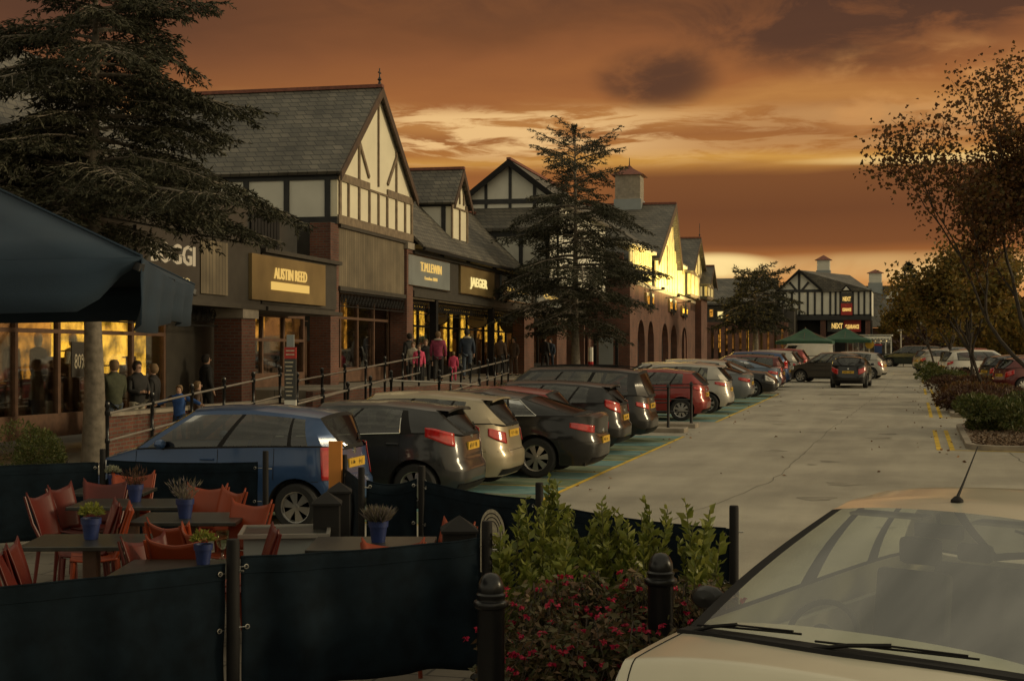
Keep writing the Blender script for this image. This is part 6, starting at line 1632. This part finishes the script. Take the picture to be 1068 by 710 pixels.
TD,_=table('small rear table with the pale silver plant by the rear screen',74,160,511,dpt=.6); TE,_=table('table mostly hidden behind the front screen, holding a pot of lime leaves',120,248,592,dpt=.8); TF,_=table('right hand table with a grass pot, beside the bollard end',320,458,566)
# steel topped station
p=at_z(298,551,.72); t=thing('steel_station','low steel framed glass topped station beside the blue hatchback wheel','serving station',(0,0,0))
m=MB(); m.box(-.36,-.3,.69,.36,.3,.70); m.build('glass_top',M['table_top'],t)
m=MB()
for s in (-1,1): m.box(-.38,s*.31-.015,.68,.38,s*.31+.015,.715); m.box(s*.37-.015,-.32,.68,s*.37+.015,.32,.716)
m.build('steel_rim',M['steel'],t)
m=MB(); m.box(-.34,-.28,.05,.34,.28,.68); m.build('cabinet',M['sign_grey'],t,bevel=.01); t.location=(p.x,p.y,0); t.rotation_euler=(0,0,R(YAW+6))
# plants in blue pots
def pot(label,px,pyt,pyb,z,kind,parentz=None,r=.085):
    d=(EYE-z)*FPX/(pyb-HOR); p=on_depth(px,pyb,d); h=(pyb-pyt)/FPX*d*1.0; k=h/.17; r=.075*k
    t=thing('plant_pot',label,'plant pot',(p.x,p.y,z),0,'blue pots of plants on the café tables'); o=(p.x,p.y,z+.001)
    m=MB(); m.lathe([(r*.72,0),(r*.95,h*.72),(r*1.06,h*.72),(r*1.10,h),(r*.95,h),(r*.92,h*.88),(0,h*.88)],o,20); m.build('pot',M['pot_blue'],t,smooth=True)
    rn=random.Random(px); P=[];D=[];S=[]
    n={'lav':420,'heather':380,'pale':420,'lime':260,'grass':420}[kind]
    for i in range(n):
        a=rn.uniform(0,6.28); sp=rn.uniform(0,1)**.6
        if kind in('lav','heather','grass'):
            b=Vector((o[0]+math.cos(a)*r*.7*sp,o[1]+math.sin(a)*r*.7*sp,o[2]+h*.88)); v=Vector((math.cos(a)*sp*.75,math.sin(a)*sp*.75,1)); L=h*rn.uniform(.5,1.15); f=rn.uniform(0,1) if kind!='grass' else 0
            P.append(tuple(b+v.normalized()*L*f)); D.append(tuple(v+Vector((rn.gauss(0,.3),rn.gauss(0,.3),rn.gauss(0,.2))))); S.append(L*(.35 if kind!='grass' else .9))
        else:
            u=Vector((rn.gauss(0,1),rn.gauss(0,1),rn.gauss(0,1))).normalized()*r*1.25*rn.uniform(.5,1); P.append((o[0]+u.x,o[1]+u.y,o[2]+h*1.15+abs(u.z)*.9)); D.append(tuple(u+Vector((0,0,.02)))); S.append(h*rn.uniform(.16,.3))
    leaf_mesh('foliage',P,D,S,.12 if kind in('lav','heather','grass') else .5,M[{'lav':'leaf_lav','heather':'leaf_purple','pale':'leaf_pale','lime':'leaf_lime','grass':'leaf_lav'}[kind]],t)
pot('blue pot of small lime leaves on the nearest table',95,540,562,.74,'lime'); pot('blue pot of brown heather on the second table',141,505,523,.74,'heather'); pot('blue pot of tall lavender in front of the orange chairs',193,520,540,.74,'lav')
pot('blue pot of silvery foliage by the rear screen',118,494.5,507,.74,'pale'); pot('blue pot of lime green leaves standing behind the front screen',212,567,588,.74,'lime'); pot('blue pot of wispy grass on the right hand table',394.5,543,565,.74,'grass')
p=at_z(232,584,.74); t=thing('candle_glass','clear candle glass between the lime pot and the thick post','candle glass',(p.x,p.y,.74)); m=MB(); m.lathe([(.03,0),(.012,.03),(.012,.08),(.045,.12),(.05,.22),(.045,.22),(.04,.13)],(p.x,p.y,.741),16); m.build('glass',M['glass_screen'],t,smooth=True)
# chairs: moulded plastic, back with two raised ears
def make_chair(key):
    t=thing('cafe_chair','orange moulded plastic chair','chair',(0,0,0))
    mt=M[key]; m=MB(); G=[]
    for i in range(9):   # seat
        v=i/8; G.append([(x_*.21*(1-.06*v),-.20+.40*v,.445-.02*math.sin(PI*v)+.018*abs(x_)**2) for x_ in [q/5-1 for q in range(11)]])
    m.grid(G); m.build('seat',mt,t,smooth='all',solid=.018)
    m=MB(); G=[]
    for i in range(13):
        v=i/12; r=[]
        for q in range(15):
            s=q/7-1; top=.84+.045*abs(s)**1.6 + (.035 if abs(s)>.93 else 0); z=.46+(top-.46)*v
            w=.175+.055*v; r.append((s*w,.19+.13*v**1.3-.035*(1-s*s)*-1*1.0-.02,z))
        G.append(r)
    m.grid(G); m.build('backrest',mt,t,smooth='all',solid=.014)
    for sx in (-1,1):
        m=MB(); m.tube([(sx*.19,-.17,.44),(sx*.215,-.20,0)],[.021,.015],8); m.build('leg',mt,t,smooth=True)
        m=MB(); m.tube([(sx*.175,.19,.46),(sx*.20,.24,0)],[.022,.015],8); m.build('leg',mt,t,smooth=True)
        m=MB(); m.tube([(sx*.18,.17,.45),(sx*.20,.25,.62),(sx*.232,.315,.88)],[.017,.016,.012],7); m.build('back_frame',mt,t,smooth=True)
    return t
CO=make_chair('plastic_orange'); CR=make_chair('plastic_red'); used=set()
# (px of the back centre, py of its top edge, facing deg relative to view: 0 = back towards us)
CH=[(2,578,100,'r','red chair cut by the left edge, nearer of two'),(14,570,100,'r','red chair beside the left edge, farther of two'),(41,516,80,'r','red chair side-on at the left of the nearest table'),(63,508,78,'r','taller looking red chair side-on behind the nearest table'),
 (110,503,0,'r','dark red chair back between the rear table and heather pot'),(139,495,5,'o','orange chair back at the rear beside the silvery plant'),(121,526,-70,'r','red slatted looking chair between two tables'),(134,530,-75,'o','orange chair with light catching its edge, mid terrace'),
 (176,547,150,'o','orange chair tucked under the lavender table, facing the viewer'),(216,508,-18,'o','orange chair just right of the lavender pot'),(243,512,-50,'o','narrow looking orange chair turned side-on, middle of three'),(262,525,-28,'o','large orange chair with glossy back, rightmost of three'),
 (286,554,-75,'r','dark red chair in front of the steel station'),(184,564,178,'o','flat orange chair back close behind the front screen'),(410,567,2,'o','orange chair back showing just over the right front screen'),(478,547,-55,'o','orange chair corner at the right end of the table'),
 (200,553,120,'o','orange chair crowded under the lavender table'),(150,562,60,'r','red chair under the nearest table on its right')]
for px,py,ang_,c,lab in CH:
    src=CO if c=='o' else CR
    if c in used: o=copy_tree(src)
    else: o=src; used.add(c)
    p=at_z(px,py,.87); rz=R(YAW)-R(180)+R(180)+R(ang_)
    # chair back sits at local y=+.29: seat in front (towards -y)
    q=Vector((math.sin(rz)*-.29*-1,-math.cos(rz)*.29,0)); 
    o.location=(p.x+math.sin(rz)*.29,p.y-math.cos(rz)*.29,0); o.rotation_euler=(0,0,rz)
    tag(o,lab,'chair','moulded plastic café chairs')
# big blue parasol
cz=[(148,265,5.6),(203,300,8.8)]
n0=on_depth(148,265,5.6); n1=on_depth(203,300,8.8); zt=(n0.z+n1.z)/2; n0.z=n1.z=zt
sd=(n1-n0); w=sd.length; pd=Vector((-sd.y,sd.x,0)); n3=n0+pd; n2=n1+pd; ctr=(n0+n2)/2
t=thing('large_parasol','large dark blue square parasol cut off by the left edge','parasol',(ctr.x,ctr.y,0))
apex=Vector((ctr.x,ctr.y,zt+.78)); cs=[n0,n1,n2,n3]
m=MB()
for k in range(4):
    a,b=cs[k],cs[(k+1)%4]; rows=[]
    for i in range(9):
        f=i/8; rows.append([tuple(apex.lerp(a.lerp(b,j/12),f)+Vector((0,0,-.10*math.sin(PI*f)*math.sin(PI*j/12)-.03*math.sin(PI*j/12)*f))) for j in range(13)])
    m.grid(rows)
m.build('canopy',M['parasol_blue'],t,smooth=50,solid=.004)
for k in range(4):
    a,b=cs[k],cs[(k+1)%4]; out=((a+b)/2-ctr); out.z=0; out.normalize(); m=MB(); rows=[]
    for j in range(41):
        u=j/40; p=a.lerp(b,u)-Vector((0,0,.03*math.sin(PI*u))); 
        e=min(1,min(u,1-u)/.075); dr=.205*(.10+.90*sstep(e)) if k!=0 else .22*(1+.25*math.sin(u*7))
        if k==0: dr=.26-.06*u+.03*math.sin(u*9)
        rows.append([tuple(p+out*(.0+.03*math.sin(v*2+j*.7)*v+ (-.03*v if k==0 else 0))-Vector((0,0,dr*v))) for v in (0,.33,.66,1)])
    m.grid(rows); m.build('valance',M['parasol_blue'],t,smooth='all',solid=.004)
for c_ in cs:
    m=MB(); m.tube([tuple(apex.lerp(c_,f)+Vector((0,0,.006-.0*f))) for f in [j/10 for j in range(11)]],.006,5); m.build('seam',M['parasol_blue'],t)
m=MB(); m.tube([(ctr.x,ctr.y,0),(ctr.x,ctr.y,zt+.75)],.045,12); m.lathe([(.12,0),(.03,.06)],(ctr.x,ctr.y,2.1),12); m.build('pole',M['steel'],t,smooth=True)
for c_ in cs+[(cs[k]+cs[(k+1)%4])/2 for k in range(4)]:
    m=MB(); m.bar(apex-Vector((0,0,.1)),c_-Vector((0,0,.04)),.025,.03); m.build('rib',M['iron'],t)
m=MB(); m.box(ctr.x-.4,ctr.y-.4,0,ctr.x+.4,ctr.y+.4,.10); m.build('base',M['stone'],t,bevel=.02)
# lettering hint on the near flap
# ---------------------------------------------------------------- planter bed with laurels and fuchsias
bed=[at_z(490,700,0),at_z(745,640,0)]
def laurel(px,py,ztop,seed,label,n=7,spread=.28):
    p=at_z(px,py,ztop); rn=random.Random(seed); t=thing('laurel_shrub',label,'shrub',(p.x,p.y,.1),0,'upright laurels in the terrace planting'); m=MB(); P=[];D=[];S=[]
    for k in range(n):
        a=rn.uniform(0,6.28); rr=rn.uniform(0,spread); h=ztop*(1 if k==0 else rn.uniform(.70,.97)); b=Vector((p.x+math.cos(a)*rr*.4,p.y+math.sin(a)*rr*.4,.1)); e=Vector((p.x+math.cos(a)*rr*(0 if k==0 else 1),p.y+math.sin(a)*rr*(0 if k==0 else 1),h)); mid=(b+e)/2+Vector((rn.gauss(0,.03),rn.gauss(0,.03),0))
        m.tube([b,mid,e],[.008,.006,.003],5)
        z=.25
        while z<1:
            q=b.lerp(mid,z*2) if z<.5 else mid.lerp(e,z*2-1)
            for j in range(2):
                a2=rn.uniform(0,6.28); P.append(tuple(q)); D.append((math.cos(a2),math.sin(a2),rn.uniform(.5,1.4))); S.append(rn.uniform(.065,.115)*(1 if z<.93 else .7))
            z+=.034
    m.build('stems',M['leaf_bush'],t); leaf_mesh('foliage',P,D,S,.50,M['leaf_laurel'],t)
for k,(px,py,z,lab,n) in enumerate(((573,498,1.30,'tallest laurel stem in front of the rear screen post',9),(548,520,1.18,'leafy laurel left of the tallest stem',9),(522,555,1.02,'short laurel beside the front bollard',7),(600,535,1.12,'dense laurel right of the tallest stem',10),(628,522,1.2,'laurel with two raised tips at the middle of the bed',9),(673,520,1.22,'laurel with a pointed tip left of the second bollard',10),(655,545,1.08,'bushy laurel in front of the screen emblem',10),(715,524,1.2,'thin laurel stem right of the second bollard',6),(735,552,1.08,'last small laurel towards the road corner',6),(590,560,1.0,'low laurel filling the middle of the bed',10))):
    laurel(px,py,z,50+k,lab,n)
def fuchsia(px,py,z,seed,label,r=.42,n=900,nf=55):
    p=at_z(px,py,z); rn=random.Random(seed); t=thing('fuchsia_shrub',label,'shrub',(p.x,p.y,.1),0,'fuchsias with pink flowers in the terrace planting'); m=MB(); P=[];D=[];S=[];FP=[];FD=[];FS=[]
    for k in range(26):
        a=rn.uniform(0,6.28); rr=r*rn.uniform(.5,1.1); h=z*rn.uniform(.75,1.0); b=Vector((p.x,p.y,.1)); top_=Vector((p.x+math.cos(a)*rr*.55,p.y+math.sin(a)*rr*.55,h)); e=Vector((p.x+math.cos(a)*rr*1.15,p.y+math.sin(a)*rr*1.15,h*rn.uniform(.45,.8)))
        m.tube([b,b.lerp(top_,.6),top_,e],[.008,.006,.005,.002],4)
        for i in range(int(n/26)):
            f=rn.random(); q=b.lerp(top_,.35+.65*f*2) if f<.5 else top_.lerp(e,f*2-1)
            q=q+Vector((rn.gauss(0,.03),rn.gauss(0,.03),rn.gauss(0,.03))); a2=rn.uniform(0,6.28); P.append(tuple(q)); D.append((math.cos(a2)*.8,math.sin(a2)*.8,rn.uniform(-1.0,.2))); S.append(rn.uniform(.045,.085))
    for k in range(nf):
        a=rn.uniform(0,6.28); rr=r*rn.uniform(.6,1.2); q=Vector((p.x+math.cos(a)*rr,p.y+math.sin(a)*rr-.03,z*rn.uniform(.25,.98)))
        for j in range(8): FP.append(tuple(q)); a2=rn.uniform(0,6.28); FD.append((math.cos(a2)*.7,math.sin(a2)*.7,rn.uniform(-1,.3))); FS.append(rn.uniform(.022,.04))
    m.build('stems',M['trunk'],t); leaf_mesh('foliage',P,D,S,.45,M['leaf_fuchsia'],t); tag(leaf_mesh('flowers',FP,FD,FS,.7,M['flower_pink'],t),kind='stuff')
for k,(px,py,z,lab,nf) in enumerate(((566,612,.78,'fuchsia beside the front bollard with scattered pink flowers',34),(590,600,.82,'fuchsia with many pink flowers left of centre',40),(640,595,.84,'fuchsia with the densest pink flowers in the middle of the bed',60),(605,640,.70,'low fuchsia spilling to the kerb at the bottom edge',50),(572,662,.6,'lowest fuchsia right behind the front bollard foot',44),(665,635,.68,'fuchsia just left of the second bollard',40),(722,600,.82,'fuchsia right of the second bollard by the bonnet',40),(545,650,.60,'fuchsia glimpsed just right of the front bollard',20),(690,610,.76,'fuchsia behind the second bollard',30),(645,670,.52,'small fuchsia at the bottom edge near the bonnet',26))):
    fuchsia(px,py,z,80+k,lab,nf=nf,r=.30 if px<580 else .40)
m=MB(); q=[at_z(470,660,.08),at_z(760,600,.08),PC+Vector((-.1,-.3,.08)),PD+Vector((.1,-.4,.08)),at_z(480,575,.08)]
P_=[(v.x,v.y) for v in q]; m.prism([(x,y,0) for x,y in P_],(0,0,.08)); tag(m.build('ground_bed',M['soil']),kind='structure')
# ---------------------------------------------------------------- people
def skin_body(name, joints, edges, radii, mt, parent, sub=1):
    me=bpy.data.meshes.new(name); me.from_pydata(joints,edges,[]); o=bpy.data.objects.new(name,me); C.objects.link(o)
    sk=o.modifiers.new('s','SKIN'); 
    if not me.skin_vertices: 
        bpy.context.view_layer.objects.active=o; 
    lay=me.skin_vertices[0] if me.skin_vertices else None
    for i,r in enumerate(radii): lay.data[i].radius=(r if isinstance(r,tuple) else (r,r))
    lay.data[0].use_root=True
    sb=o.modifiers.new('u','SUBSURF'); sb.levels=sb.render_levels=sub
    dg=bpy.context.evaluated_depsgraph_get(); dg.update(); me2=bpy.data.meshes.new_from_object(o.evaluated_get(dg)); bpy.data.objects.remove(o); bpy.data.meshes.remove(me)
    me2.materials.clear(); me2.materials.append(mt); me2.polygons.foreach_set('use_smooth',[True]*len(me2.polygons)); me2.name=name
    o=bpy.data.objects.new(name,me2); C.objects.link(o); o.parent=parent; return o
def ensure_skin_test():
    me=bpy.data.meshes.new('q'); me.from_pydata([(0,0,0),(0,0,1)],[(0,1)],[]); o=bpy.data.objects.new('q',me); C.objects.link(o); o.modifiers.new('s','SKIN'); n=len(me.skin_vertices); bpy.data.objects.remove(o); return n
HAS_SKIN=ensure_skin_test()
def person(label,x,y,z,h,face,top,bottom,hair='hair_dark',arms='down',stride=.12,group=None,hood=None,coat_len=.46):
    """face: heading the person faces, degrees (0 = +y)"""
    t=thing('person',label,'person',(0,0,0),0,group); k=h/1.75
    def V(a,b,c): return (a*k,b*k,c*k)
    J=[];E=[];Rr=[]
    def add(p,r,par=None):
        J.append(V(*p)); Rr.append(r*k if not isinstance(r,tuple) else (r[0]*k,r[1]*k)); 
        if par is not None: E.append((par,len(J)-1))
        return len(J)-1
    pel=add((0,0,.95),(.13,.085)); wst=add((0,.01,1.10),(.115,.08),pel); ch=add((0,0,1.32),(.15,.095),wst); nk=add((0,.01,1.48),.055,ch); hd=add((0,.02,1.58),(.075,.09),nk); hd2=add((0,.02,1.68),(.075,.09),hd); add((0,.01,1.735),.04,hd2)
    legs=[];armp=[]
    for s in (-1,1):
        st=stride*s; a=add((s*.10,0,.88),.085,pel); kn=add((s*.105,st*.55+.03,.50),.058,a); an=add((s*.11,st,.09),.040,kn); ft=add((s*.12,st+.14,.035),.035,an); legs.append([J[a],J[kn],J[an],J[ft]])
        sh=add((s*.19,0,1.40),.058,ch)
        if arms=='down': el=(s*.24,-.02,1.14); ha=(s*.25,.08,.90); tip=(s*.25,.11,.80)
        elif arms=='front': el=(s*.25,.05,1.14); ha=(s*.10,.24,1.12); tip=(s*.05,.30,1.13)
        elif arms=='spread': el=(s*.42,-.02,1.32); ha=(s*.64,.02,1.22); tip=(s*.72,.03,1.18)
        el_=add(el,.042,sh); wr_=add(ha,.030,el_); pm=add(tuple(ha[i]+(tip[i]-ha[i])*.5 for i in range(3)),(.036,.018),wr_)
        d=Vector([tip[i]-ha[i] for i in range(3)]).normalized(); sd_=d.cross(Vector((0,1,0))).normalized() if abs(d.y)<.9 else Vector((1,0,0))
        for q in (-1.5,-.5,.5,1.5):
            b=Vector(J[pm])/k+sd_*q*.016; m1=add(tuple(b+d*.045),.009,pm); add(tuple(b+d*(.085-.008*abs(q))+Vector((0,.01,0))),.007,m1)
        b=Vector(J[pm])/k; add(tuple(b-sd_*.045+d*.02+Vector((0,.02,0))),.010,pm)
        armp.append([J[sh],J[el_],J[wr_]])
    skin_body('body',J,E,Rr,M['skin'],t,1)
    # coat
    j=[V(0,0,.78),V(0,0,.90),V(0,.01,1.10),V(0,0,1.36),V(0,.01,1.47),V(0,.01,1.55)]; e=[(0,1),(1,2),(2,3),(3,4),(4,5)]; r=[(.19*k,.15*k),(.19*k,.15*k),(.18*k,.14*k),(.215*k,.15*k),(.13*k,.12*k),.085*k]
    for a in armp:
        n=len(j); j+=[Vector(a[0]),Vector(a[1]),Vector(a[2])]; e+=[(3,n),(n,n+1),(n+1,n+2)]; r+=[.085*k,.066*k,.052*k]
    skin_body('coat',[tuple(q) for q in j],e,r,M[top],t,1)
    j=[V(0,0,1.0)]; e=[]; r=[(.165*k,.12*k)]
    for L in legs:
        n=len(j); j+=L[:3]; e+=[(0,n),(n,n+1),(n+1,n+2)]; r+=[.10*k,.072*k,.056*k]
    skin_body('trousers',j,e,r,M[bottom],t,1)
    for s,L in zip((-1,1),legs):
        m=MB(); a=Vector(L[2]); m.lathe([(0,-.1),(.045,-.09),(.05,.05),(.042,.13),(0,.15)],(0,0,0),8,0,'y'); m.v=[(v[0]*k+a.x,v[1]*k+a.y+.03*k,max(v[2]*k*.8+.045*k,0.0)) for v in m.v]; m.build('shoe',M['cl_black'],t,smooth=True)
    m=MB(); 
    m.lathe([(.0,1.775),(.06,1.765),(.09,1.72),(.098,1.66),(.085,1.60),(.06,1.56)],(0,0,0),12); m.v=[(v[0]*k,(v[1]*1.12-.012 if v[2]<1.7 else v[1]*1.12)*k,v[2]*k) for v in m.v]; m.v=[(a,min(b,.045*k) if c<1.70*k else b,c) for a,b,c in m.v]; m.build('hair',M[hair],t,smooth=True)
    m=MB(); m.lathe([(0,0),(.012,.01),(.010,.045),(0,.05)],(0,.118*k,1.60*k),6); m.build('nose',M['skin'],t)
    for s in (-1,1): m=MB(); m.lathe([(0,-.008),(.010,0),(0,.008)],(s*.03*k,.103*k,1.65*k),6); m.build('eye',M['cl_black'],t)
    if hood: m=MB(); m.tube([V(.12*math.cos(a),.0+.10*math.sin(a)-.02,1.47+.02*math.sin(a)*-1) for a in [2*PI*q/12 for q in range(13)]],.035*k,7,cap=False); m.build('hood',M[hood],t,smooth=True)
    t.location=(x,y,z); t.rotation_euler=(0,0,-R(face)); return t
def P2(px,pyh,X,h,**kw):   # person whose head top is at (px,pyh), on building plane X
    p=Bp(px,pyh,X); return dict(x=p.x,y=p.y,z=p.z-h)
GP1='shoppers gathered outside the lit shop window at the left'; GP2='shoppers walking under the arcade signs'
def pp(label,px,py,X,h,face,top,bottom,**kw):
    q=P2(px,py,X,h); return person(label,q['x'],q['y'],q['z'],h,face,top,bottom,**kw)
pp('man in green jacket and pale jeans, leftmost of the window group',119,376,-14.3,1.76,-60,'cl_green','cl_jeans',group=GP1,hair='hair_fair',arms='front')
pp('person in a dark coat with hands together, middle of the window group',143,377,-14.2,1.72,110,'cl_black','cl_cream',group=GP1,arms='front')
pp('person in a black jacket at the right of the window group',160,380,-14.2,1.70,-100,'cl_black','cl_black',group=GP1,hair='hair_fair')
pp('child in a blue top with arms spread wide by the ramp wall',187,402,-12.9,1.22,170,'cl_blue','cl_navy',arms='spread',hair='hair_fair')
pp('person crouched low in brown behind the ramp railing',206,398,-13.3,1.30,60,'cl_brown','cl_black',hair='hair_fair')
pp('person in a dark coat standing deep in the shadow beside the brick pier',215,370,-14.6,1.70,40,'cl_black','cl_black')
pp('man in a dark hooded jacket and jeans with his back to us below JAEGER',487,344,-13.7,1.80,-20,'cl_navy','cl_jeans',group=GP2,hood='cl_cream')
pp('woman in a magenta padded coat with a pale furry hood walking away',457,346,-13.5,1.70,-15,'cl_magenta','cl_black',group=GP2,hood='cl_cream',hair='hair_fair')
pp('small child in bright pink between the magenta coat and the dark hooded jacket',473,367,-13.5,1.05,-15,'cl_pink','cl_pink',group=GP2,hair='hair_fair')
pp('child in a pink jacket left of the magenta coat',437,360,-13.7,1.28,150,'cl_pink','cl_black',group=GP2,hair='hair_fair')
pp('person in a cream top left of the pink jacketed child',431,357,-14.0,1.35,170,'cl_cream','cl_black',group=GP2,hair='hair_fair')
pp('person in black at the foot of the tall brick pier',427,348,-14.6,1.68,-60,'cl_black','cl_black',group=GP2)
pp('woman in black carrying a pale bag, just left of the magenta coat',444,354,-14.3,1.62,160,'cl_black','cl_black',group=GP2,hair='hair_fair')
pp('person in brown farther along under the dark oval sign',522,350,-14.4,1.68,10,'cl_brown','cl_black',group=GP2)
pp('shopper in a dark brown coat, second along under the dark oval sign',536,352,-14.3,1.66,-160,'cl_brown','cl_brown',group=GP2)
pp('small dark figure beneath the third fascia sign',568,351,-14.5,1.66,20,'cl_black','cl_black',group=GP2)
pp('distant shopper in black beyond the pier, near the cedar trunk',574,353,-14.3,1.64,190,'cl_navy','cl_navy',group=GP2)
# mannequins in the left window
for k,(px,mt_,lab) in enumerate(((12,'cl_brown','dark dressed mannequin at the far left of the window'),(40,'cl_brown','brown dressed mannequin second from the left window edge'),(76,'render_wall','mannequin in a pale ribbed jumper beside the cedar trunk'))):
    mannequin(-15.9,by(px,-15.9),.35,mt_,lab)
m=BM(); sg=bthing('window_notice','dark window notice reading 80% in pale figures beside the cedar trunk','notice',-15.0,by(82,-15),.8)
yy=by(75,-15.0); m.box(-15.02,yy,1.25,-15.0,by(90.5,-15.0),1.95); m.build('board',M['sign_dark'],sg); text('80%',.42,(-14.99,yy+.08,1.42),'+x',M['cream_print'],sg,width=.42,depth=.003)
